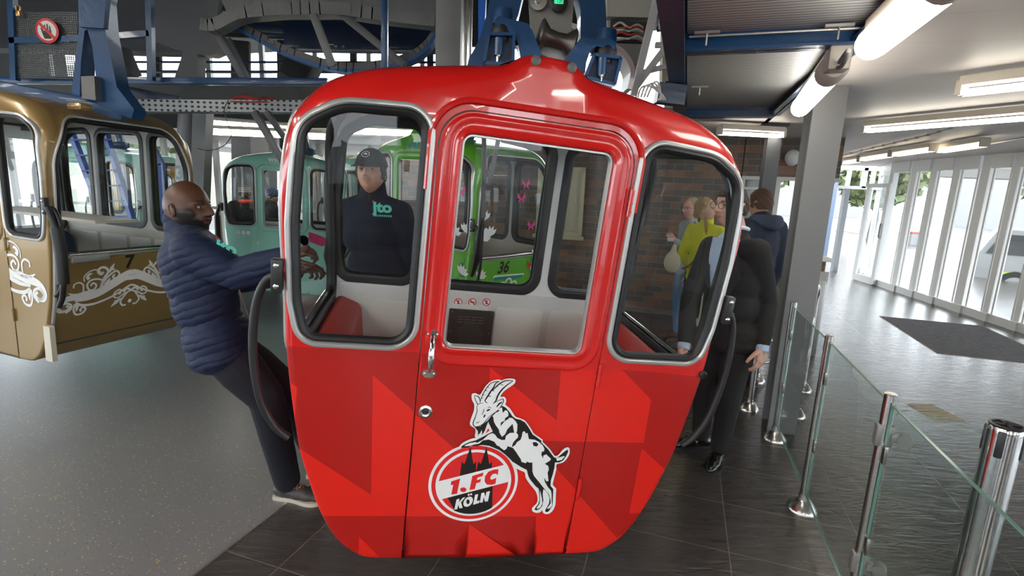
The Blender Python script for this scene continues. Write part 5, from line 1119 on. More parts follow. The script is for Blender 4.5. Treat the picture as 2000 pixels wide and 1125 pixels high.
mach('frame_strut', 'thin grey inclined strut beside the left one', G, [(P(446, 76, 5.3), P(484, 156, 5.3), .045, .05)])
ring = [(400, 60), (425, 62), (470, 40), (520, 34), (560, 31), (610, 31), (670, 31), (730, 40), (800, 48), (870, 56)]
b = MB(); 
rp = smooth_poly([P(x, y - 9, 4.7) for x, y in ring], 3, False)
for i in range(len(rp) - 1): b.beam(rp[i], rp[i + 1] + (rp[i + 1] - rp[i]) * .12, .14, .095)
tag(b.build('bullwheel', GREYL), 'big pale grey curved rim of the bullwheel frame', 'bullwheel', 'steelwork above the boarding hall')
mpoly('frame_plate', 'large pale grey web plate above the curved rim', GREYL, [(418, -30), (445, 28), (470, 22), (522, 12), (600, 6), (700, 10), (860, 30), (860, -60)], 5.0, 5.1)
b = MB(); rp = smooth_poly([P(x, y, 4.9) for x, y in ((440, 30), (500, 66), (540, 88), (580, 106), (630, 122), (680, 131), (720, 130), (770, 122), (812, 106), (838, 85), (855, 58))], 3, False)
for i in range(len(rp) - 1): b.beam(rp[i], rp[i + 1] + (rp[i + 1] - rp[i]) * .12, .12, .055, 0); b.beam(rp[i] - UZ * .045, rp[i + 1] - UZ * .045 + (rp[i + 1] - rp[i]) * .12, .16, .028, 1)
tag(b.build('bullwheel_channel', [GREY, mat('mid_blue_steel', (.015, .11, .33), .4)]), 'curved blue edged channel sagging below the bullwheel frame', 'bullwheel', 'steelwork above the boarding hall')
mach('frame_strut', 'round grey inclined strut in the middle of the bullwheel frame', GREYL, [(P(612, 28, 4.6), P(650, 130, 4.6), .06, .05)])
mach('frame_strut', 'long grey diagonal strut right of the blue post', G, [(P(668, 28, 4.7), P(790, 128, 4.7), .075, .06)])
mach('rear_beam', 'dark navy beam behind the bullwheel frame', BLUED, [(P(560, 72, 7.0), P(860, 76, 7.0), .2, .33)])
mach('rear_beam', 'blue rear crossbeam above the clerestory windows', BLUED, [(P(210, 30, 8.2), P(560, 62, 8.2), .2, .12)])
mach('rear_rail', 'thin dark rail crossing the bright clerestory windows', BLUED, [(P(230, 140, 8.0), P(860, 141, 8.0), .04, .035), (P(230, 121, 8.4), P(860, 122, 8.4), .03, .03)], 'rail')
for k, x in enumerate((308, 470, 560, 690, 760, 840)):
    mach('clerestory_post', 'dark upright between the bright clerestory windows', DARK, [(P(x, 80, 9.0), P(x + 1, 165, 9.0), (.30 if k in (1, 2) else .1), .08)], 'post', 'clerestory uprights')
mach('gearbox', 'dark gearbox hanging in the clerestory opening left of the ladder', DARK, [(P(228, 98, 6.2), P(250, 150, 6.2), .2, .2), (P(236, 138, 6.1), P(262, 140, 6.1), .1, .08)], 'machine')
mach('motor', 'dark motor unit in the clerestory opening above the red cabin corner', DARK, [(P(568, 120, 6.2), P(612, 150, 6.2), .28, .3)], 'machine')
mach('blue_brace', 'slanting blue brace below the rail, right of the gold cabin hanger', BLUED, [(P(228, 172, 5.2), P(350, 196, 5.2), .07, .07)])
mach('blue_brace', 'slim pale blue diagonal behind the gold cabin hanger', BLUE, [(P(212, 105, 5.0), P(250, 210, 5.0), .03, .03)])
# ladder behind the gold cabin
t = thing('ladder', 'blue steel ladder leaning behind the gold cabin', 'ladder', P(240, 470, 5.6))
LB = mat('ladder_blue', (.05, .12, .42), .45)
for a, c in (((207, 262), (272, 470)), ((140, 262), (232, 500))):
    b = MB(); b.beam(P(*a, 5.7), P(*c, 5.5), .045, .07, 0, UZ); b.build('stringer', LB, t)
for k in range(7):
    u = k / 6.5; ya = 272 + u * 195; b = MB(); b.beam(P(140 + (ya - 262) * 92 / 238, ya + 2, 5.62), P(207 + (ya - 262) * 65 / 208, ya, 5.6), .10, .015); b.build('rung', LB, t)
t = thing('ladder', 'second blue ladder rail bent behind the right window of the gold cabin', 'ladder', P(300, 470, 5.8)); b = MB(); b.beam(P(290, 268, 5.8), P(316, 322, 5.8), .05, .05); b.beam(P(316, 320, 5.8), P(318, 560, 5.8), .05, .05, 0, Vector((0, 1, 0))); b.build('stringer', LB, t)
b = MB(); b.recalc = False; put_text(b, '3', frame_f3(P(352, 350, 6.08), (1, 0, 0), (0, 0, 1), (0, -1, 0)), 0, 0, .22, 0, bold=.006); tag(b.build('number_sign', BLACKD), 'black number 3 on the round column', 'number')
# ------------------------------------------------------------------ cabinet, ladder and guard above the roof
t = thing('switch_cabinet', 'cream metal switch cabinet with open wiring above the red cabin', 'cabinet', P(1225, 110, 3.6))
quadprism('body', mat('cream_cabinet', (.55, .53, .48), .45), t, [(1186, -40), (1280, -40), (1276, 34), (1186, 32)], 3.55, 3.8)
quadprism('door_frame', MATS['cream_cabinet'], t, [(1186, 34), (1278, 36), (1250, 130), (1186, 126)], 3.62, 3.8)
quadprism('wiring_bay', mat('dark_bay', (.05, .05, .05), .6), t, [(1194, 38), (1264, 42), (1258, 84), (1193, 82)], 3.58, 3.62)
quadprism('lower_bay', mat('grey_bay', (.22, .22, .21), .5), t, [(1193, 84), (1258, 86), (1248, 124), (1190, 122)], 3.58, 3.62)
for k, cname in enumerate(('white', 'red', 'white', 'green', 'red', 'white', 'grey')):
    m = mat(cname + '_wire', dict(white=(.6, .6, .58), red=(.5, .05, .03), green=(.1, .3, .2), grey=(.3, .3, .3))[cname], .5)
    b = MB(); y = 48 + k * 4.5; b.tube(smooth_poly([P(1198, y + 4, 3.56), P(1212, y - 4 + (k * 7) % 9, 3.54), P(1228, y + 6 - (k * 5) % 8, 3.54), P(1244, y, 3.54), P(1256, y + 6, 3.56)], 4, False), .007, 6); b.build('wire', m, t)
t = thing('white_ladder', 'white steel ladder leaning above the right shoulder of the red cabin', 'ladder', P(1250, 180, 3.4))
LW = mat('ladder_white', (.62, .63, .63), .45)
for a, c in (((1290, -30), (1236, 190)), ((1292, 5), (1291, 60))):
    b = MB(); b.beam(P(*a, 3.4), P(*c, 3.4), .05, .04, 0, UZ); b.build('stringer', LW, t)
b = MB(); b.beam(P(1306, 85, 3.4), P(1236, 178, 3.4), .045, .04); b.build('stringer', LW, t)
for a, c, m in (((1284, 57), (1330, 44), BLUE), ((1280, 88), (1330, 88), LW), ((1250, 143), (1330, 122), LW), ((1286, 10), (1330, 8), BLUE)):
    b = MB(); b.beam(P(*a, 3.4), P(*c, 3.4), .03, .03); b.build('rung', m, t)
mpoly('cream_panel', 'cream wall panel behind the white ladder', mat('cream_panel', (.60, .54, .42), .5), [(1298, -20), (1400, -20), (1400, 190), (1292, 190)], 4.9, 5.0)
t = thing('pulley_guard', 'white curved pulley guard behind the right hanger clamp', 'guard', P(1215, 150, 2.9))
b = MB(); rp = smooth_poly([P(x, y, 2.9) for x, y in ((1110, 60), (1150, 75), (1195, 100), (1218, 122), (1228, 148), (1222, 180))], 4, False)
for i in range(len(rp) - 1): b.beam(rp[i], rp[i + 1] + (rp[i + 1] - rp[i]) * .1, .2, .025)
b.build('shell', WHITE, t)
b = MB(); 
for k in range(4): b.tube(smooth_poly([P(1246 + 6 * k, 190, 2.8), P(1252 + 8 * k, 172 - 3 * k, 2.8), P(1268 + 6 * k, 168 - 2 * k, 2.8), P(1290, 182 + k, 2.8), P(1300 - 5 * k, 196, 2.8)], 4, False), .005, 6)
tag(b.build('cable_bundle', mat('pale_wire', (.45, .43, .40), .5)), 'tangle of thin pale wires above the right shoulder of the red cabin', 'cable')
b = MB(); b.beam(P(1306, 160, 2.9), P(1306, 200, 2.9), .05, .05, 0, Vector((0, 1, 0))); b.beam(P(1282, 182, 2.9), P(1335, 188, 2.9), .08, .1); tag(b.build('end_stop', BLUED), 'small blue end stop bracket where walkway and red cabin roof meet', 'bracket')
# ------------------------------------------------------------------ outside
GZ = -.45
b = MB(); b.prism([(-60, -40), (70, -40), (70, 90), (-60, 90)], lambda x, y, tt: Vector((x, y, tt)), GZ - .3, GZ); struct(b, 'ground_outside', mat('pale_plaza_paving', (.115, .12, .125), .7, var=.12, bscale=6))
def outb(name, label, m, c, s, cat='building'):
    b = MB(); b.box(c, s); return tag(b.build(name, m), label, cat)
outb('overpass', 'grey overpass beam crossing behind the glass facade', mat('concrete_out', (.10, .095, .09), .8), (26, 27, 3.4), (40, 1.2, 1.0)).rotation_euler = (0, 0, 0)
outb('pale_building', 'pale building beyond the entrance plaza', mat('pale_render', (.22, .22, .22), .8), (18, 60, 4), (40, 6, 9))
outb('pale_building', 'pale building beyond the right hand facade', MATS['pale_render'], (42, 22, 4), (6, 50, 9))
outb('hall_building', 'pale building beyond the left glazing', mat('beige_render', (.25, .24, .20), .8), (-10, 30, 3), (30, 6, 7.5))
def person_free(): pass
t = thing('blue_pillar', 'blue square pillar on a blue base outside the entrance', 'pillar', end(1618, 0) + Vector((1.0, 2.2, GZ)))
bp2 = Vector((end(1618, 0).x * 1.18, YD * 1.18, GZ)); b = MB(); b.box(bp2 + UZ * 1.6, (.22, .22, 3.2)); b.build('shaft', mat('plaza_blue', (.09, .13, .21), .5), t); b = MB(); b.box(bp2 + UZ * .16, (.8, .6, .32)); b.build('base', MATS['plaza_blue'], t)
for k, (px, py) in enumerate(((1646, 470), (1672, 474))):
    c = fl(px, py, GZ); b = MB(); b.box(c + UZ * .25, (.7, .5, .5), None, 0, .04); tag(b.build('planter', mat('brown_planter', (.22, .15, .12), .8)), 'low brown planter outside the entrance', 'planter', 'planters outside the entrance')
c = fl(1776, 500, GZ); t = thing('waste_bin', 'grey waste bin outside the facade', 'bin', c); b = MB(); b.box(c + UZ * .45, (.42, .42, .9), None, 0, .03); b.build('body', GREY, t); b = MB(); b.box(c + UZ * .93, (.46, .46, .08), None, 0, .02); b.build('lid', mat('red_lid', (.4, .08, .05), .5), t)
LEAF = mat('leaf_green', (.11, .14, .06), .8, var=.4, bscale=30)
random.seed(5)
def tree(x, y, h, r, label):
    t = thing('tree', label, 'tree', (x, y, GZ), 'trees outside the hall'); b = MB(); b.tube([(x, y, GZ), (x + .1, y, GZ + h * .35), (x, y, GZ + h * .7)], [.16, .12, .05], 8)
    for k in range(5):
        a = k * 1.3; b.tube([(x, y, GZ + h * .4), (x + math.cos(a) * r * .6, y + math.sin(a) * r * .6, GZ + h * .75)], [.06, .02], 6)
    b.build('trunk', mat('bark', (.12, .09, .07), .9), t); b = MB()
    for k in range(900):
        u = Vector((random.gauss(0, 1), random.gauss(0, 1), random.gauss(0, 1))).normalized() * r * random.uniform(.3, 1) ** .5; p = Vector((x, y, GZ + h * .72)) + Vector((u.x, u.y, u.z * .8)); n = Vector((random.gauss(0, 1), random.gauss(0, 1), random.gauss(0, 1))).normalized(); a = n.orthogonal() * .16; c_ = n.cross(a)
        b.add([p - a, p - c_ * .6, p + a, p + c_ * .6], [(0, 1, 2, 3)])
    b.recalc = False; b.build('foliage', LEAF, t)
for k, (x, y, h, r) in enumerate(((14.5, 21, 4.2, 1.6), (19, 17.5, 4.5, 1.8), (10.8, 24, 4.5, 1.7), (-8, 20.5, 5, 1.9), (-3.5, 19.5, 4.5, 1.9), (-14, 20, 5, 2.1), (-17, 10, 5, 2.0), (-17, 3, 4.6, 2.))):
    tree(x, y, h, r, 'leafy tree outside %s' % ('the right facade' if x > 0 else 'the left glazing'))
# parked white van outside the facade
def van():
    a = fl(1893, 578, GZ); a.z = GZ; f = Vector((.75, -.66, 0)).normalized(); s = Vector((-f.y, f.x, 0)); L = 3.9; W_ = 1.7
    t = thing('car', 'white van parked outside the right facade windows', 'car', a)
    F = lambda x, z, y=0.: a + f * x + UZ * z + s * y
    WV = mat('white_car_paint', (.30, .31, .31), .25, coat=.8); prof = rpoly([(0, .30, .05), (L, .30, .1), (L, .85, .15), (L - .75, 1.0, .1), (L - 1.25, 1.55, .2), (.25, 1.58, .2), (.0, 1.0, .2)], 5)
    b = MB(); b.prism(prof, lambda x, z, y: F(x, z, y), 0, W_); b.build('body', WV, t)
    for l in ([(.12, 1.02), (.75, 1.02), (.75, 1.47), (.32, 1.47)], [(.90, 1.05), (2.0, 1.05), (2.0, 1.45), (.90, 1.45)], [(2.1, 1.05), (2.85, 1.05), (2.55, 1.42), (2.1, 1.45)]):
        b = MB(); b.prism(l, lambda x, z, y: F(x, z, y), -.012, W_ + .012); b.build('side_window', mat('dark_car_glass', (.03, .035, .035), .1), t)
    b = MB(); b.prism([(-.02, .3), (L + .02, .3), (L + .02, .45), (-.02, .45)], lambda x, z, y: F(x, z, y), -.02, W_ + .02); b.build('bumper', BLACK, t)
    for x in (.7, L - .8):
        for y in (-.02, W_ - .18):
            b = MB(); b.lathe([(.0001, 0), (.32, 0), (.34, .03), (.34, .17), (.32, .2), (.0001, .2)], F(x, .34, y), axes(s), 24); w_ = b.build('wheel', RUBBER, t); b = MB(); b.lathe([(.0001, -.012), (.2, -.01), (.2, .21), (.0001, .21)], F(x, .34, y), axes(s), 20); b.build('rim', STEEL, w_)
    b = MB(); b.recalc = False; b.flat([(.3, .5), (.9, .5), (1.3, .72), (.3, .62)], lambda x, z, y: F(x, z, -.015), 0); b.build('stripe_decal', mat('lime_decal', (.4, .6, .08), .4), t)
van()
# ------------------------------------------------------------------ people
def remesh(mb, voxel=.01, smooth=4, fac=.5):
    me = bpy.data.meshes.new('tmp'); me.from_pydata([tuple(v) for v in mb.v], [], mb.f); o = bpy.data.objects.new('tmp', me); COL.objects.link(o)
    m = o.modifiers.new('r', 'REMESH'); m.mode = 'VOXEL'; m.voxel_size = voxel
    if smooth: s = o.modifiers.new('s', 'SMOOTH'); s.iterations = smooth; s.factor = fac
    dg = bpy.context.evaluated_depsgraph_get(); dg.update(); me2 = bpy.data.meshes.new_from_object(o.evaluated_get(dg))
    vs = [v.co.copy() for v in me2.vertices]; fs = [list(p.vertices) for p in me2.polygons]
    bpy.data.objects.remove(o); bpy.data.meshes.remove(me); bpy.data.meshes.remove(me2); return vs, fs
def cap(mb, p, q, r0, r1, seg=14):
    """tapered capsule"""
    p = Vector(p); q = Vector(q); R_ = axes(q - p) if (q - p).length > 1e-5 else Matrix.Identity(3); L = (q - p).length; prof = []
    for i in range(6): a = PI / 2 * i / 5; prof.append((max(1e-4, r0 * math.sin(a)), -r0 * math.cos(a)))
    for i in range(6): a = PI / 2 * i / 5; prof.append((max(1e-4, r1 * math.cos(a)), L + r1 * math.sin(a)))
    mb.lathe(prof, p, R_, seg); return mb
def chain(mb, pts, rs):
    for i in range(len(pts) - 1): cap(mb, pts[i], pts[i + 1], rs[i], rs[i + 1])
def basis(f, up=UZ):
    f = Vector(f).normalized(); r = f.cross(up).normalized(); u = r.cross(f); return r, f, u     # right, forward, up
def hand_geo(w, d, pn, side=1, curl=.5, s=1., spread=.12, thumb=.6):
    """hand from wrist w along d, palm facing pn; returns remeshed verts, faces"""
    d = Vector(d).normalized(); pn = (Vector(pn) - d * Vector(pn).dot(d)).normalized(); l = d.cross(pn) * side      # l points to the thumb side
    b = MB(); k0 = w + d * .085 * s
    for j, o in enumerate((.030, .010, -.011, -.030)):
        cap(b, w + l * o * .55 * s, k0 + l * o * s - d * abs(j - 1) * .004 * s, .015 * s, .0125 * s, 10)
    for j, (o, L, r) in enumerate(((.031, .072, .0090), (.011, .080, .0093), (-.010, .074, .0090), (-.030, .058, .0080))):
        p = k0 + l * o * s - d * abs(j - 1) * .004 * s; dd = (d + l * o * spread * 10 * .3).normalized(); a = 0
        for q_, fr in enumerate((.45, .30, .25)):
            a += curl * (.7 if q_ == 0 else 1.) * (1 + .12 * j); v = dd * math.cos(a) + pn * math.sin(a); n = p + v * L * fr * s; cap(b, p, n, r * s * (1 - .08 * q_), r * s * (1 - .08 * (q_ + 1)), 10); p = n
    t0 = w + d * .022 * s + l * .022 * s; t1 = t0 + (d * .55 + l * .62 + pn * .25).normalized() * .042 * s; t2 = t1 + (d * .85 + l * .25 + pn * thumb).normalized() * .034 * s; t3 = t2 + (d * .8 - l * .1 + pn * thumb).normalized() * .026 * s
    chain(b, [t0, t1, t2, t3], [.015 * s, .0118 * s, .0105 * s, .0088 * s])
    cap(b, w - d * .03 * s, w + d * .02 * s, .026 * s, .024 * s, 12)
    return remesh(b, .0032, 3)
def head_geo(mb, c, f, up=UZ, s=1., mats=(0, 1, 2, 3), beard=0, mous=0, female=False, jaw=1., bald=False, wide=1., browdark=True):
    """adds a head; c = centre, f = facing; mats = (skin, lips, brow/beard, eye white...)"""
    r, f, u = basis(f, up); NT, NP = 88, 120; V = []; F_ = []; M_ = []
    g = lambda x, z, cx, cz, sx, sz: math.exp(-((x - cx) / sx) ** 2 - ((z - cz) / sz) ** 2)
    crd = []
    for i in range(NT + 1):
        t = PI * i / NT
        for k in range(NP):
            a = 2 * PI * k / NP; dx, dy, dz = math.sin(t) * math.sin(a), math.sin(t) * math.cos(a), math.cos(t)
            x, y, z = dx * .077 * wide, dy * .097, dz * .118
            if dz < 0:
                q = -dz; x *= 1 - (.30 / jaw if not female else .38) * q ** 1.6; y = y * (1 - .10 * q) if dy > 0 else y * (1 - .42 * q) 
                if dy > 0: y += .010 * q
            if dz > .1: x *= 1 + .03 * dz; y = y * (1 + .03 * dz) if dy < 0 else y
            if dy > 0:
                fr = dy ** .7; y -= .012 * fr * (1 - min(1, abs(x) / .05) ** 2) * 0
                y -= .006 * fr * math.exp(-((z) / .05) ** 2) * (abs(x) / .06)
                n = 0
                zz = z
                nw = .009 + .009 * sstep((.015 - zz) / .045)
                if -.036 < zz < .03: n = .029 * sstep((.032 - zz) / .055) * math.exp(-(x / nw) ** 2) * sstep((zz + .036) / .010)
                n += .006 * (g(x, zz, .016, -.029, .007, .006) + g(x, zz, -.016, -.029, .007, .006))
                n += .0065 * (g(x, zz, .030, .027, .020, .007) + g(x, zz, -.030, .027, .020, .007)) * (.5 if female else 1)
                n -= .0120 * (g(x, zz, .031, .009, .015, .010) + g(x, zz, -.031, .009, .015, .010))
                n += .0045 * (g(x, zz, .046, -.018, .018, .018) + g(x, zz, -.046, -.018, .018, .018))
                n += .0085 * g(x, zz, 0, -.0515, .021, .0052) + .0095 * g(x, zz, 0, -.063, .018, .0058) - .004 * g(x, zz, 0, -.0570, .024, .0025)
                n -= .003 * g(x, zz, 0, -.073, .02, .005); n += .010 * g(x, zz, 0, -.092, .020, .014)
                y += n * fr
            if beard and dz < .1:
                wgt = sstep((-.02 - z) / .03) * (1 if dy > -.25 else 0) * sstep((dy + .25) / .3)
                if abs(x) > .04: wgt = max(wgt, sstep((.012 - z) / .03) * sstep((dy + .1) / .25) * sstep((abs(x) - .045) / .015))
                if wgt > 0 and not (abs(x) < .02 and -.068 < z < -.046): x *= 1 + .09 * wgt * beard; y += .007 * wgt * beard * (1 if dy > 0 else 0); z -= .010 * beard * sstep((-.07 - z) / .04) * wgt
            crd.append((x, y, z, dx, dy, dz)); V.append(Vector(c) + (r * x + f * y + u * z) * s)
    for i in range(NT):
        for k in range(NP):
            j = (k + 1) % NP; q = (i * NP + k, (i + 1) * NP + k, (i + 1) * NP + j, i * NP + j); F_.append(q)
            m = mats[0]
            M_.append(m)
    o = len(mb.v); mb.v += V; BE = []; LI = []
    for x, y, z, dx, dy, dz in crd:
        ax = abs(x); be = 0.; li_ = 0.
        if dy > .25:
            li_ = sstep((.0105 * (1 - (ax / .0235) ** 2) + .001 - abs(z + .057)) / .003) if ax < .0235 else 0.
            if browdark: be = math.exp(-((z - .0295 + .12 * max(0, ax - .036)) / .0042) ** 2) * sstep((ax - .011) / .006) * sstep((.052 - ax) / .010)
            if mous and not beard: be = max(be, .9 * math.exp(-((z + .0435 + .25 * max(0, ax - .012)) / .0042) ** 2) * sstep((.030 - ax) / .010))
        if beard:
            zt = -.047 + .056 * sstep((ax - .036) / .030); bb_ = sstep((zt - z) / .010) * sstep((dy + .12) / .10)
            if dy > .2: bb_ = max(bb_, math.exp(-((z + .0425) / .005) ** 2) * sstep((.034 - ax) / .008)); bb_ *= 1 - sstep((.026 - ax) / .006) * sstep((.0115 - abs(z + .057)) / .004)
            be = max(be, bb_)
        BE.append(be); LI.append(li_)
    at = getattr(mb, 'att', None)
    if at is None: mb.att = at = dict(beard=[0.] * o, lip=[0.] * o)
    at['beard'] += BE; at['lip'] += LI
    for q, m in zip(F_, M_): mb.f.append([a + o for a in q]); mb.m.append(m); mb.sm.append(True)
    C_ = Vector(c)
    for sd in (-1, 1):                                   # ears
        e = C_ + (r * sd * .077 * wide + f * -.006 + u * -.004) * s; R_ = Matrix((f, u, r * sd)).transposed() @ Matrix.Rotation(.15, 3, 'Z')
        mb.ellip(e, (.016 * s, .029 * s, .007 * s), R_ @ Matrix.Rotation(-.35, 3, 'Y'), mats[0], 10)
        rr = [e + (R_ @ Matrix.Rotation(-.35, 3, 'Y')) @ Vector((.0125 * math.cos(t) * s, .0255 * math.sin(t) * s, .005 * s)) for t in [math.radians(a) for a in range(20, 320, 20)]]
        mb.tube(rr, .0042 * s, 8, mats[0])
        ey = C_ + (r * sd * .0305 + f * .0735 + u * .009) * s
        mb.ellip(ey, .0118 * s, None, mats[3], 9); mb.ellip(ey + f * .0060 * s, .0066 * s, None, mats[4], 8)
        # lids
        for k, (zz, yy) in enumerate(((.0065, .0092), (-.0068, .0085))):
            mb.tube([ey + (r * math.cos(t) * .0135 + u * (zz * math.sin(t) ** .7) + f * (yy * math.sin(t) + .001)) * s for t in [PI * i / 8 for i in range(9)]], .0026 * s if k == 0 else .0018 * s, 6, mats[0])
    return mb
def eyes_mats(): return [mat('eye_white', (.40, .36, .33), .4), mat('iris_dark', (.03, .018, .012), .15)]
def shoe(name, parent, an, toe, m, sole, scale=1., laces=None):
    an = Vector(an); toe = Vector(toe); d = (toe - an); d.z = 0; d.normalize(); r = d.cross(UZ); L = .285 * scale; g = Vector((an.x, an.y, toe.z)) - d * .075
    F = lambda a, l, z: g + d * a * L + r * l + UZ * z
    outl = [(0, .022), (.06, .034), (.25, .034), (.45, .036), (.68, .050), (.85, .048), (.97, .025), (1.0, 0)]
    ol = smooth_poly([(a, l) for a, l in outl] + [(a, -l) for a, l in outl[::-1][1:]], 3)
    b = MB(); 
    for a, l0, z, rr in ((.14, 0, .045, .038), (.32, 0, .045, .040), (.5, 0, .042, .044), (.68, 0, .036, .046), (.84, 0, .030, .037), (.93, 0, .026, .024)):
        b.ellip(F(a, l0, z), (rr, rr * 1.35, rr * .95 if a < .6 else rr * .75), Matrix((r, d, UZ)).transposed(), 0, 8)
    cap(b, F(.22, 0, .05), an + UZ * .02, .043, .044); 
    vs, fs = remesh(b, .007, 3); vs = [v if v.z > g.z + .014 else Vector((v.x, v.y, g.z + .014)) for v in vs]
    b = MB(); b.add(vs, fs, 0, True); o = b.build(name, m, parent)
    b = MB(); b.prism(ol, lambda a, l, t: F(a, l * 1.05, t), .0, .022); b.build('sole', sole, o)
    if laces:
        b = MB()
        for k in range(6):
            a = .40 + k * .055; z = .098 - k * .008; b.tube(smooth_poly([F(a, -.026, z - .012), F(a + .02, 0, z + .004), F(a + .05, .026, z - .018)], 3, False), .0028, 6); b.tube(smooth_poly([F(a, .026, z - .012), F(a + .02, 0, z + .004), F(a + .05, -.026, z - .018)], 3, False), .0028, 6)
        b.build('laces', laces, o)
    return o
def cloth(name, c, rough=.85, wr=.35, scale=9., sheen=.3, quilt=None):
    if name in MATS: return MATS[name]
    m = mat(name, c, rough, bump=wr, bscale=scale, sheen=0, bdist=.03)
    if quilt:
        nt = m.node_tree; b = nt.nodes['Principled BSDF']; w = nt.nodes.new('ShaderNodeTexWave'); w.wave_type = 'BANDS'; w.bands_direction = 'Z'; w.inputs['Scale'].default_value = quilt; w.inputs['Distortion'].default_value = 3.5; w.inputs['Detail'].default_value = 3; w.inputs['Detail Scale'].default_value = 1.2
        tc = nt.nodes['Texture Coordinate']; mp = nt.nodes.new('ShaderNodeMapping'); mp.inputs['Rotation'].default_value = (0, .35, 0); nt.links.new(tc.outputs['Object'], mp.inputs[0]); nt.links.new(mp.outputs[0], w.inputs['Vector'])
        pw = nt.nodes.new('ShaderNodeMath'); pw.operation = 'POWER'; pw.inputs[1].default_value = .35; nt.links.new(w.outputs['Fac'], pw.inputs[0])
        bp = nt.nodes.new('ShaderNodeBump'); bp.inputs['Strength'].default_value = .45; bp.inputs['Distance'].default_value = .012; nt.links.new(pw.outputs[0], bp.inputs['Height'])
        old = b.inputs['Normal'].links[0].from_socket; nt.links.new(old, bp.inputs['Normal']); nt.links.new(bp.outputs[0], b.inputs['Normal'])
    return m
def stand(pos, yaw, h=1.75):
    """joints of a standing figure facing +Y turned by yaw"""
    k = h / 1.75; R_ = Matrix.Rotation(yaw, 3, 'Z'); p = Vector(pos)
    J = dict(pelvis=(0, 0, .95), waist=(0, .0, 1.10), chest=(0, .0, 1.30), neck=(0, -.01, 1.47), head=(0, .02, 1.62), shL=(-.185, -.01, 1.41), shR=(.185, -.01, 1.41), elL=(-.235, -.03, 1.13), elR=(.235, -.03, 1.13),
             wrL=(-.245, .05, .90), wrR=(.245, .05, .90), hipL=(-.09, 0, .92), hipR=(.09, 0, .92), knL=(-.11, .02, .50), knR=(.11, .02, .50), anL=(-.115, -.02, .09), anR=(.115, -.02, .09))
    J = {a: p + R_ @ Vector(v) * k for a, v in J.items()}; J['f'] = R_ @ Vector((0, 1, 0)); J['hf'] = J['f'].copy(); J['toeL'] = J['anL'] + J['f'] * .17; J['toeR'] = J['anR'] + J['f'] * .17; J['toeL'].z = J['toeR'].z = p.z; J['k'] = k; return J
def torso(b, J, inf=0., g=1., hem=None):
    k = J['k']; r = (J['shR'] - J['shL']).normalized(); up = (J['chest'] - J['pelvis']).normalized(); f = up.cross(r).normalized() ; r = f.cross(up)
    R_ = Matrix((r, f, up)).transposed(); E = lambda c, x, y, z: b.ellip(c, ((x * g + inf) * k, (y * g + inf) * k, (z + inf) * k), R_, 0, 12)
    E(J['pelvis'] + up * .0, .168, .115, .12); E(J['waist'], .150, .108, .15); E(J['chest'] - up * .05, .162, .115, .15); E(J['chest'] + up * .03, .165, .112, .12)
    chain(b, [J['shL'], J['chest'] + up * .11 * k, J['shR']], [(.058 * g + inf) * k, (.075 + inf) * k, (.058 * g + inf) * k])
    if hem: E(J['pelvis'] - up * hem, .172, .118, .08)
    return R_
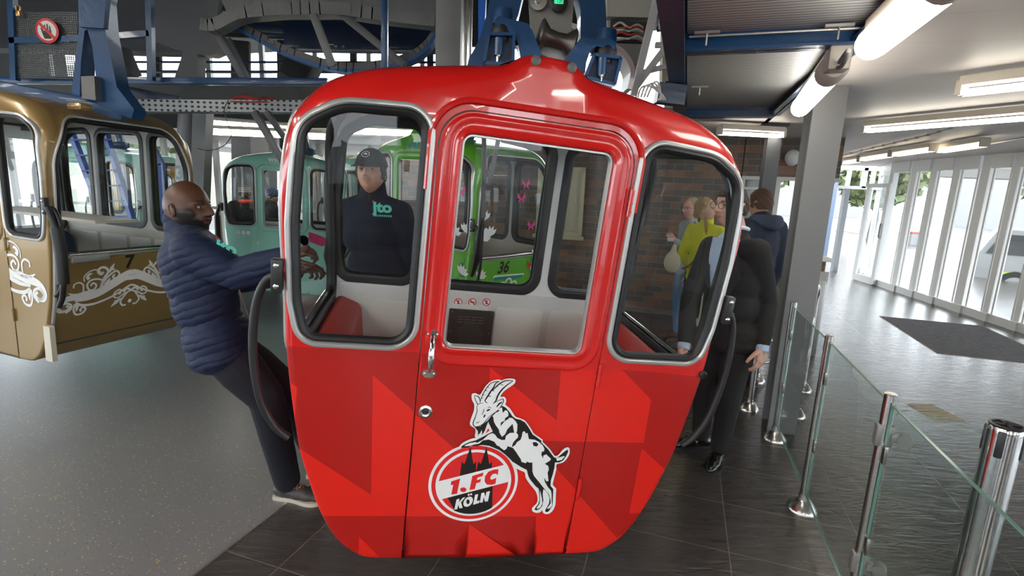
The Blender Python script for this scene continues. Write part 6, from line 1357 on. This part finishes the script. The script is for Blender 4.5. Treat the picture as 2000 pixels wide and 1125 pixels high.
def person(label, J, skin, top, bottom, shoes=None, girth=1., inf=.014, hair=None, hairc=(.05, .03, .02), beard=0, mous=0, female=False, curlL=.35, curlR=.35, vox=.010, hem=.06, sleeves=True, headscale=1., jaw=1., bald=False, collar=.03, hands=(1, 1), palm=None, laces=None, shoe_sc=1., wide=1., top_name='jacket', handdir=None, group=None, legs=True, leg=1.):
    base = (J['anL'] + J['anR']) / 2; base.z = min(J['toeL'].z, J['toeR'].z)
    t = thing('person', label, 'person', base, group); k = J['k']; r = (J['shR'] - J['shL']).normalized()
    S = skinm(*skin, hairc=hairc); b = MB()
    torso(b, J, -.012, girth)
    for s in 'LR':
        chain(b, [J['sh' + s], J['el' + s], J['wr' + s]], [.045 * k, .036 * k, .026 * k]); chain(b, [J['hip' + s], J['kn' + s], J['an' + s]], [.078 * k, .050 * k, .036 * k])
    cap(b, J['neck'] - (J['head'] - J['neck']) * .4, J['head'] - (J['head'] - J['neck']).normalized() * .05, .056 * k * (1.12 if beard else 1), .054 * k)
    vs, fs = remesh(b, vox, 5); body = MB(); body.add(vs, fs, 0, True)
    E_ = eyes_mats()
    head_geo(body, J['head'], J['hf'], J.get('hup', UZ), headscale * k ** .3, (0, 1, 2, 3, 4), beard, mous, female, jaw, bald, wide)
    for s, sd in (('L', -1), ('R', 1)):
        if not hands[0 if s == 'L' else 1]: continue
        d = handdir[s] if handdir and s in handdir else (J['wr' + s] - J['el' + s]).normalized(); pn = palm[s] if palm and s in palm else -r * sd
        side = 1 if d.cross(pn).dot(J['f'] if not (palm and s in palm) else J.get('thumb' + s, J['f'])) > 0 else -1
        vs, fs = hand_geo(J['wr' + s] + d * .03, d, pn, side, curlL if s == 'L' else curlR, k * (.9 if female else 1.)); body.add(vs, fs, 0, True)
    HC = mat('hair_' + skin[0], hairc, .75, bump=.6, bscale=150)
    body.recalc = False
    lip = tuple(min(1, c * f_) for c, f_ in zip(skin[1], (1.0, .62, .60)))
    body.build('body', [S, skinm('lips_' + skin[0], lip, .4), HC] + E_, t)
    b = MB(); R_ = torso(b, J, inf, girth, hem)
    if sleeves:
        for s in 'LR': 
            w = J['wr' + s]; e = J['el' + s]; chain(b, [J['sh' + s], J['sh' + s].lerp(e, .5), e, e.lerp(w, .5), w + (w - e).normalized() * -.0], [(.060 * girth + inf) * k, (.055 * girth + inf) * k, (.043 * girth + inf) * k, (.040 * girth + inf) * k, (.031 + inf) * k])
    up = (J['neck'] - J['chest']).normalized(); cap(b, J['neck'] - up * .05, J['neck'] + up * collar, (.072 + inf) * k, (.058 + inf * .8) * k)
    vs, fs = remesh(b, vox, 4); b = MB(); b.add(vs, fs, 0, True); topo = b.build(top_name, top, t)
    if legs:
        b = MB(); torso_r = R_; up2 = (J['chest'] - J['pelvis']).normalized()
        b.ellip(J['pelvis'] - up2 * .01, ((.170 * girth + .004) * k, (.118 * girth + .004) * k, .12 * k), R_, 0, 12)
        for s in 'LR': chain(b, [J['hip' + s], J['hip' + s].lerp(J['kn' + s], .5), J['kn' + s], J['kn' + s].lerp(J['an' + s], .45), J['an' + s] + UZ * .0], [.094 * k * girth ** .5, .086 * k * leg, .068 * k * leg, .064 * k * leg, .055 * k * leg])
        vs, fs = remesh(b, vox, 3); b = MB(); b.add(vs, fs, 0, True); b.build('trousers', bottom, t)
    if shoes:
        for s in 'LR': shoe('shoe', t, J['an' + s], J['toe' + s], shoes[0], shoes[1], shoe_sc, laces)
    rr, ff, uu = basis(J['hf'], J.get('hup', UZ)); hs = headscale * k ** .3; C_ = J['head']
    def hp(x, y, z): return C_ + (rr * x + ff * y + uu * z) * hs
    if hair:
        b = MB(); RH = Matrix((rr, ff, uu)).transposed()
        if hair == 'short':
            NT, NP = 40, 64; V = []; Fc = []
            for i in range(NT + 1):
                tt = PI * .62 * i / NT
                for q in range(NP):
                    a = 2 * PI * q / NP; dx, dy, dz = math.sin(tt) * math.sin(a), math.sin(tt) * math.cos(a), math.cos(tt)
                    front = sstep((dy - .35) / .3); lim = .40 * front - .45 * (1 - front) + (.12 if abs(dx) > .8 and dy > -.1 else 0)
                    th = .013 * sstep((dz - lim) / .12) + .004 * math.sin(a * 9 + tt * 14) * .6 * sstep((dz - lim) / .2) - .006
                    if dz < lim: th = -.012
                    V.append(C_ + RH @ Vector((dx * (.079 * wide + th), dy * (.099 + th), dz * (.121 + th) )) * hs)
            for i in range(NT):
                for q in range(NP): Fc.append((i * NP + q, (i + 1) * NP + q, (i + 1) * NP + (q + 1) % NP, i * NP + (q + 1) % NP))
            b.add(V, Fc, 0, True)
        elif hair in ('tied', 'bob'):
            bb = MB()
            bb.ellip(hp(0, -.020, .030), (.083 * hs, .098 * hs, .102 * hs), RH, 0, 14)
            for sd in (-1, 1): cap(bb, hp(sd * .068, .015, .055), hp(sd * .078, -.03, -.02 if hair == 'tied' else -.075), .020, .020)
            cap(bb, hp(0, -.07, 0), hp(0, -.085, -.05 if hair == 'tied' else -.09), .05, .04)
            if hair == 'tied':
                for q in range(6): bb.ellip(hp(.055 + .006 * q, .02 + .006 * q, -.085 - .030 * q), .021 * (1 - .05 * q), None, 0, 8)
            V, Fc = remesh(bb, .007, 2); b.add(V, Fc, 0, True)
        b.build('hair', HC, t)
    return t, topo, hp, R_
def glasses(t, hp, c=(.03, .03, .03), round_=True):
    b = MB()
    for sd in (-1, 1):
        b.tube([hp(sd * .032 + .0225 * math.cos(a), .105, .006 + .0195 * math.sin(a)) for a in [2 * PI * i / 20 for i in range(20)]], .0016, 6, closed=True)
        b.tube([hp(sd * .054, .103, .010), hp(sd * .078, .06, .010), hp(sd * .082, -.005, .006)], .0016, 6)
    b.tube([hp(-.010, .106, .010), hp(0, .110, .012), hp(.010, .106, .010)], .0016, 6); b.build('glasses', mat('glasses_frame', c, .3, .5), t)
SK_D = ('dark_skin', (.095, .038, .020), .42); SK_M = ('light_skin', (.55, .30, .20), .5); SK_P = ('pale_skin', (.58, .33, .25), .5); SK_F = ('fair_skin', (.60, .36, .27), .5)
# --- man pushing the cabin (left)
J = stand((-1.3, 2.5, 0), -PI / 2, 1.80)
Y0 = 2.42; Q = lambda px, py, dy=0.: P(px, py, Y0 + dy)
J['pelvis'] = Q(425, 655, -.02); J['waist'] = Q(402, 592, -.02); J['chest'] = Q(385, 520, -.02); J['neck'] = Q(362, 452); J['head'] = Q(366, 407)
J['shR'] = Q(378, 492, -.17); J['shL'] = Q(392, 486, .17); J['elR'] = Q(462, 536, -.16); J['elL'] = Q(475, 545, .16); J['wrR'] = Vector((-.93, 2.20, 1.30)); J['wrL'] = Vector((-.90, 2.48, 1.22))
J['wrR'] = P(553, 505, 2.26); J['wrL'] = P(572, 530, 2.50)
J['hipR'] = Q(425, 672, -.09); J['hipL'] = Q(435, 668, .09); J['knR'] = Q(520, 775, -.08); J['knL'] = Q(560, 760, .14); a_ = fl(548, 968); J['anR'] = Vector((a_.x + .05, a_.y - .02, .11)); J['anL'] = fl(610, 955) + UZ * .11 + Vector((0, .12, 0))
fdir = Vector((1, -.15, 0)).normalized(); J['f'] = fdir; J['hf'] = Vector((1, -.10, .03)); J['hup'] = Vector((-.05, 0, 1)); J['toeR'] = J['anR'] + fdir * .17 ; J['toeR'].z = 0; J['toeL'] = J['anL'] + fdir * .17; J['toeL'].z = 0
JK = cloth('navy_quilted_jacket', (.004, .013, .050), .72, .35, 7, quilt=8.5); TR = cloth('dark_navy_trousers', (.006, .008, .015), .85, .3, 5)
t, jk, hp, R_ = person('bald bearded man in a navy quilted jacket leaning back against the red cabin', J, SK_D, JK, TR, (mat('dark_leather_shoe', (.045, .04, .042), .5, bump=.2), mat('pale_sole', (.50, .46, .38), .6)), girth=1.12, inf=.022, hairc=(.012, .009, .008), beard=.8, vox=.010, hem=.08, headscale=1.07, jaw=1.3, leg=1.2, collar=.055, laces=mat('tan_laces', (.35, .18, .08), .8), wide=1.04,
    palm={'R': Vector((1, .2, -.2)), 'L': Vector((1, -.2, -.2))}, curlR=.9, curlL=.8, top_name='quilted_jacket')
up = (J['chest'] - J['pelvis']).normalized()
b = MB(); ff_ = R_ @ Vector((0, 1, 0)); rr_ = R_ @ Vector((1, 0, 0))
zp = [J['pelvis'] - up * .13 + ff_ * .145, J['pelvis'] + ff_ * .158, J['waist'] + ff_ * .152, J['chest'] - up * .05 + ff_ * .160, J['chest'] + up * .07 + ff_ * .135, J['neck'] + up * .0 + ff_ * .085]
b.tube(smooth_poly([p - rr_ * -.03 for p in zp], 4, False), .004, 6); b.build('zipper', mat('dull_zip', (.25, .2, .18), .4, .6), jk)
def chest_logo(parent, o, ex, ez, en, s):
    f = frame_f3(o, ex, ez, en); b = MB(); b.recalc = False; put_text(b, 'jto', f, 0, 0, .085 * s, .0, 0, bold=.004 * s, sx=1.15); b.flat(circ(-.052 * s, .060 * s, .006 * s, 10), f, .0006, 1)
    for k in range(9): b.flat([(-.055 * s + k * .0125 * s, -.028 * s), (-.047 * s + k * .0125 * s, -.028 * s), (-.047 * s + k * .0125 * s, -.017 * s), (-.055 * s + k * .0125 * s, -.017 * s)], f, .0)
    b.build('logo_print', [mat('mint_print', (.12, .62, .50), .5), REDDEC], parent)
o = J['chest'] + ff_ * .172 + rr_ * .03 + up * .03
chest_logo(jk, P(441, 492, 2.26), Vector((.86, .3, -.35)), Vector((.25, -.1, .95)), Vector((.35, -.93, .05)), .8)
# --- man in the black cap
J = stand((-.80, 3.02, 0), 0, 1.80)
B0 = fl(725, 880); Yc = 3.05; Q = lambda px, py, dy=0.: P(px, py, Yc + dy)
yaw = math.radians(165); J = stand(Vector((P(727, 600, Yc).x, Yc, 0)), yaw, 1.78)
off = P(727, 338, Yc) - J['head']
for a in ('neck', 'head', 'chest', 'shL', 'shR', 'elL', 'elR', 'wrL', 'wrR', 'waist'): J[a] += Vector((off.x, 0, off.z * (1 if a in ('head', 'neck', 'shL', 'shR', 'chest') else .7)))
J['hf'] = Vector((-.02, -1, .12)); 
J['shL'] = P(782, 417, Yc - .02); J['shR'] = P(672, 414, Yc + .02); J['neck'] = P(729, 376, Yc + .02); J['chest'] = P(727, 440, Yc + .02)
J['elL'] = P(800, 500, Yc + .05); J['wrL'] = P(782, 575, Yc + .14); J['elR'] = P(652, 500, Yc + .05); J['wrR'] = P(668, 570, Yc + .12)
NV = cloth('navy_sweatshirt', (.010, .013, .030), .9, .3, 6); JN = cloth('blue_jeans', (.03, .06, .13), .85, .4, 20)
t, tp, hp, R_ = person('man in a black cap and navy zip sweatshirt, seen through the red cabin', J, SK_M, NV, JN, (mat('dark_trainers', (.03, .03, .03), .6), mat('dark_sole', (.04, .04, .04), .6)), inf=.016, hair='short', hairc=(.03, .02, .015), mous=1, vox=.010, collar=.045, top_name='sweatshirt')
b = MB(); rr, ff, uu = basis(J['hf']); RH = Matrix((rr, ff, uu)).transposed(); NT, NP = 16, 40; V = []; Fc = []
for i in range(NT + 1):
    tt = PI * .46 * i / NT
    for q in range(NP):
        a = 2 * PI * q / NP; V.append(J['head'] + RH @ Vector((math.sin(tt) * math.sin(a) * .092, math.sin(tt) * math.cos(a) * .112 - .004, math.cos(tt) * .112 + .030)))
for i in range(NT):
    for q in range(NP): Fc.append((i * NP + q, (i + 1) * NP + q, (i + 1) * NP + (q + 1) % NP, i * NP + (q + 1) % NP))
b.add(V, Fc, 0, True)
vis = []; n = 14
for i in range(n + 1):
    a = -1.15 + 2.3 * i / n; vis.append((math.sin(a) * .088, .095 * math.cos(a) - .004 + 0)); 
out_ = [(math.sin(-1.15 + 2.3 * i / n) * .090, .085 + .105 * math.cos((-1.15 + 2.3 * i / n) * 1.2) ** .8 if math.cos((-1.15 + 2.3 * i / n) * 1.2) > 0 else .085) for i in range(n + 1)]
vv = [J['head'] + RH @ Vector((x, y, .045)) for x, y in vis] + [J['head'] + RH @ Vector((x, y, .045 - (y - .08) * .25 - abs(x) * .18)) for x, y in out_]
vv += [v - uu * .004 for v in vv]; m_ = n + 1
fs = [(i, i + 1, m_ + i + 1, m_ + i) for i in range(n)] + [(2 * m_ + i, 3 * m_ + i, 3 * m_ + i + 1, 2 * m_ + i + 1) for i in range(n)] + [(m_ + i, m_ + i + 1, 3 * m_ + i + 1, 3 * m_ + i) for i in range(n)]
b.add(vv, fs, 0, True); cp_ = b.build('cap', cloth('black_cotton', (.012, .012, .013), .85, .1, 40), t)
b = MB(); b.recalc = False; cc = J['head'] + RH @ Vector((0, .108, .088)); fz = (uu * .8 - ff * .6).normalized(); fe = frame_f3(cc + ff * .006, rr, fz, fz.cross(rr) * -1); rim(b, circ(0, 0, .023, 24), [(0, .001), (.0035, .001)], fe, 0, .05); b.flat([(-.012, -.003), (.012, -.003), (.008, .008), (-.004, .010)], fe, .001); b.build('badge', WHITED, cp_)
ff_ = (R_ @ Vector((0, 1, 0))); ff_ = ff_ if ff_.y < 0 else -ff_; fl_ = Vector((1, .05, -.02)).normalized(); ez = Vector((0, -.05, 1)).normalized()
o = P(747, 414, Yc - .150); chest_logo(tp, o, fl_, ez, Vector((.1, -1, -.1)).normalized(), .95)
b = MB(); b.beam(P(721, 380, Yc - .135), P(721, 392, Yc - .15), .012, .006); b.build('zip_pull', STEEL, tp)
# --- man in the dark suit
Ys = 3.05; Q = lambda px, py, dy=0.: P(px, py, Ys + dy)
J = stand((1.38, 3.05, 0), math.radians(118), 1.84)
J['head'] = Q(1428, 404, .02); J['neck'] = Q(1438, 452, .04); J['chest'] = Q(1434, 530, .02); J['waist'] = Q(1429, 592, .02); J['pelvis'] = Q(1425, 648, .02)
J['shL'] = Q(1479, 490, -.12); J['shR'] = Q(1389, 484, .12); J['elL'] = Q(1499, 590, -.06); J['wrL'] = Q(1490, 668, -.14); J['elR'] = Q(1347, 585, .05); J['wrR'] = Q(1337, 664, -.05)
J['hipL'] = Q(1441, 670, -.04); J['hipR'] = Q(1403, 668, .08); a1 = fl(1402, 900); a2 = fl(1366, 872)
J['anL'] = Vector((a1.x, a1.y, .10)); J['anR'] = Vector((a2.x, a2.y, .10)); J['knL'] = J['hipL'].lerp(J['anL'], .5) + Vector((.0, -.02, .02)); J['knR'] = J['hipR'].lerp(J['anR'], .5) + Vector((-.03, 0, .02))
J['f'] = Vector((-.80, -.60, 0)).normalized(); J['hf'] = Vector((-1, -.42, .02)); J['toeL'] = J['anL'] + Vector((-.10, -.14, 0)); J['toeR'] = J['anR'] + Vector((-.17, -.03, 0)); J['toeL'].z = J['toeR'].z = 0
SU = cloth('charcoal_suit', (.012, .011, .011), .85, .15, 4); 
t, tp, hp, R_ = person('man with round glasses in a dark suit and light blue shirt behind the right window', J, SK_P, SU, SU, (mat('black_polished_shoe', (.012, .011, .010), .2, coat=.5), mat('black_sole', (.015, .015, .015), .5)), inf=.010, hair='short', hairc=(.045, .025, .016), mous=0, vox=.009, hem=.06, collar=-.01, top_name='suit_jacket', girth=1.0, curlL=.45)
glasses(t, hp)
SH = cloth('light_blue_shirt', (.42, .52, .72), .7, .2, 8)
up = (J['neck'] - J['pelvis']).normalized(); fr = J['f']; rt = Vector((-fr.y, fr.x, 0)) * -1
def chestp(x, v, o): c = J['pelvis'].lerp(J['neck'], v); return c + rt * x + fr * o
b = MB(); vs = []; n = 10
for i in range(n + 1):
    v = .22 + .72 * i / n; hw = .030 + .058 * (i / n) ** .8
    for j in range(7):
        x = -hw + 2 * hw * j / 6; vs.append(chestp(x, v, .158 - .9 * x * x - .05 * max(0, (i / n - .75)) * 4))
b.add(vs + [p - fr * .03 for p in vs], [(i * 7 + j, i * 7 + j + 1, (i + 1) * 7 + j + 1, (i + 1) * 7 + j) for i in range(n) for j in range(6)], 0, True)
b.build('shirt_front', SH, t)
b = MB(); c = J['neck']; cb = MB(); 
ring_ = [c + UZ * (.022 + .012 * math.cos(a)) + (rt * math.sin(a) + fr * math.cos(a)) * .064 for a in [2 * PI * i / 24 for i in range(24)]]
b.tube(ring_, .012, 8, closed=True)
for sd in (-1, 1): b.beam(c + fr * .080 + rt * sd * .012 - UZ * .005, c + fr * .088 + rt * sd * .052 - UZ * .055, .035, .008, 0, fr)
b.build('shirt_collar', mat('white_collar', (.62, .66, .74), .7), t)
for sd in (-1, 1):
    b = MB(); b.prism([(sd * .035, -.26), (sd * .075, -.10), (sd * .125, -.02), (sd * .100, .05), (sd * .085, .13), (sd * .068, .0)], lambda x, z, tt: J['chest'] + up * z + rt * x + fr * (.157 - 1.1 * x * x - .25 * max(0, z) + tt), 0, .006); b.build('lapel', SU, tp)
for s in 'LR':
    w = J['wr' + s]; d = (w - J['el' + s]).normalized(); b = MB(); b.tube([w + d * .0, w + d * .056], [.037, .036], 16); b.build('shirt_cuff', SH, t)
# --- hooded person behind the suit
Yh = 4.4; q = P(1487, 398, Yh); J = stand(Vector((q.x, Yh, 0)), math.radians(20), 1.76); off = q - J['head']
for a in J:
    if isinstance(J[a], Vector) and a not in ('f', 'hf', 'anL', 'anR', 'toeL', 'toeR'): J[a] = J[a] + Vector((off.x, 0, off.z))
J['hf'] = Vector((-.55, .8, 0)); J['f'] = Vector((-.4, .9, 0)).normalized()
HD = cloth('navy_hoodie', (.020, .028, .050), .9, .4, 8); JD = cloth('dark_jeans', (.02, .025, .04), .85, .4, 12)
t, tp, hp, R_ = person('person with brown hair in a dark navy hooded jacket behind the suited man', J, ('light_skin2', (.52, .29, .2), .5), HD, JD, (MATS['dark_trainers'], MATS['dark_sole']), hair='short', hairc=(.09, .05, .03), vox=.014, collar=.02, inf=.03)
b = MB(); bb = MB(); c = J['neck']; bk = -J['f']; chain(bb, [c + bk * .05 + Vector((-.10, 0, .02)), c + bk * .14 + UZ * .0, c + bk * .05 + Vector((.10, 0, .02))], [.045, .07, .045]); V, Fc = remesh(bb, .012, 3); b.add(V, Fc, 0, True); b.build('hood', cloth('slate_hood', (.06, .08, .12), .9, .4, 8), tp)
# --- woman in yellow and her companion
def move_to(J, q, Y):
    off = q - J['head']
    for a in list(J):
        if isinstance(J[a], Vector) and a not in ('f', 'hf'):
            J[a] = J[a] + (Vector((off.x, 0, 0)) if a in ('anL', 'anR', 'toeL', 'toeR', 'knL', 'knR') else Vector((off.x, 0, off.z * (1 if a in ('neck', 'head', 'chest', 'shL', 'shR', 'elL', 'elR', 'wrL', 'wrR', 'waist') else .5))))
    return J
Yw = 5.2; q = P(1378, 410, Yw); J = move_to(stand(Vector((q.x, Yw, 0)), math.radians(115), 1.70), q, Yw); J['hf'] = Vector((.75, -.6, .05))
J['elL'] = J['shL'] + Vector((.02, -.10, -.27)); J['wrL'] = J['elL'] + Vector((-.06, -.12, -.16)); J['elR'] = J['shR'] + Vector((-.10, -.03, -.27)); J['wrR'] = J['elR'] + Vector((.10, -.16, -.16))
YEL = cloth('yellow_jumper', (.62, .62, .03), .9, .3, 10); 
def striped():
    m = stripe_mat('striped_trousers', (.02, .02, .022), (.55, .50, .36), Vector((1, .3, 0)), .085, .12, .8, .1); return m
t, tp, hp, R_ = person('woman in a bright yellow roll neck jumper and striped trousers behind the cabin', J, SK_F, YEL, striped(), (mat('brown_shoes', (.12, .06, .04), .6), MATS['dark_sole']), hair='tied', hairc=(.35, .22, .10), female=True, vox=.012, collar=.07, inf=.008, girth=.98, top_name='jumper')
b = MB(); b.tube(smooth_poly([J['shR'] + Vector((0, -.03, .07)), J['chest'] + Vector((-.04, -.15, .0)), J['waist'] + Vector((-.14, -.12, -.02)), J['pelvis'] + Vector((-.20, -.02, .03))], 5, False), .010, 6); b.build('bag_strap', mat('brown_leather', (.20, .09, .05), .6), t)
b = MB(); bb = MB(); bb.ellip(P(1313, 512, Yw - .1), (.085, .05, .11), None, 0, 12); cap(bb, P(1313, 500, Yw - .1), P(1318, 480, Yw - .1), .04, .02); V, Fc = remesh(bb, .008, 3); b.add(V, Fc, 0, True); tag(b.build('handbag', cloth('cream_leather', (.55, .50, .38), .6, .3, 20)), 'cream handbag hanging beside the woman in yellow', 'bag')
q = P(1349, 408, 5.75); J = move_to(stand(Vector((q.x, 5.75, 0)), math.radians(95), 1.68), q, 5.75); J['hf'] = Vector((-.9, -.45, 0)); J['wrR'] = P(1322, 473, 5.6); J['elR'] = P(1340, 490, 5.6)
t, tp, hp, R_ = person('woman with fair hair and glasses in a pale top, behind the woman in yellow', J, ('rosy_skin', (.60, .33, .27), .5), cloth('pale_grey_top', (.38, .42, .45), .9, .3, 10), cloth('light_jeans', (.12, .22, .38), .85, .4, 12), (MATS['brown_shoes'], MATS['dark_sole']), hair='bob', hairc=(.40, .32, .24), female=True, vox=.013, collar=.0, inf=.012, top_name='top')
glasses(t, hp, (.12, .04, .03))
q = P(1333, 470, 5.55); b = MB(); b.box(P(1310, 468, 5.55), (.07, .01, .035), None, 0, .003); tag(b.build('phone', mat('white_phone', (.6, .6, .6), .3)), 'white phone held by the fair haired woman', 'phone')
# --- visitors seen through the mint cabin
for k, (px, py, Y, l, tc_, hc_, yaw) in enumerate(((478, 378, 8.5, 'visitor in a black jacket with a red scarf and grey striped beanie', (.012, .012, .014), (.16, .15, .15), 20), (532, 384, 8.2, 'visitor in a dark jacket and polka dot cap behind the mint cabin', (.012, .014, .022), (.02, .04, .10), -60))):
    q = P(px, py, Y); J = move_to(stand(Vector((q.x, Y, 0)), math.radians(yaw), 1.72), q, Y); J['hf'] = Vector((.2, .9, 0)) if k == 0 else Vector((.95, -.2, 0))
    t, tp, hp, R_ = person(l, J, ('visitor_skin%d' % k, (.42, .24, .17), .5), cloth('visitor_jacket%d' % k, tc_, .85, .4, 6), cloth('visitor_trousers', (.02, .022, .03), .85, .3, 6), (MATS['dark_trainers'], MATS['dark_sole']), hair='short', hairc=(.08, .05, .03), vox=.018, inf=.035)
    rr, ff, uu = basis(J['hf']); b = MB(); b.ellip(J['head'] + uu * .045, (.094, .108, .095), Matrix((rr, ff, uu)).transposed(), 0, 12)
    if k == 0:
        for z in (.03, .06, .09): b.tube([J['head'] + uu * z + (rr * math.sin(a) * .096 + ff * math.cos(a) * .110) * math.sqrt(max(0, 1 - ((z - .045) / .095) ** 2)) for a in [2 * PI * i / 20 for i in range(20)]], .006, 6, 1, closed=True)
    else:
        for i in range(40):
            a = i * 2.4; z = -.02 + .11 * i / 40; rr2 = math.sqrt(max(.05, 1 - (z / .095) ** 2)); b.ellip(J['head'] + uu * (.045 + z) + (rr * math.sin(a) * .095 + ff * math.cos(a) * .109) * rr2, .006, None, 1, 5)
    b.build('beanie' if k == 0 else 'cap', [cloth('hat_cloth%d' % k, hc_, .9, .3, 30), mat('hat_pattern%d' % k, (.45, .45, .45), .8)], t)
    if k == 0: b = MB(); b.tube([J['neck'] + UZ * .02 + (rr * math.sin(a) + ff * math.cos(a)) * .085 for a in [2 * PI * i / 20 for i in range(20)]], .035, 8, closed=True); b.build('scarf', cloth('coral_scarf', (.75, .10, .05), .9, .4, 20), t)
w = bpy.data.worlds.new('sky'); SC.world = w; w.use_nodes = True; nt = w.node_tree; bg = nt.nodes['Background']
bg.inputs[0].default_value = (.90, .95, 1, 1); bg.inputs[1].default_value = 4.2
SC.view_settings.exposure = 1.2
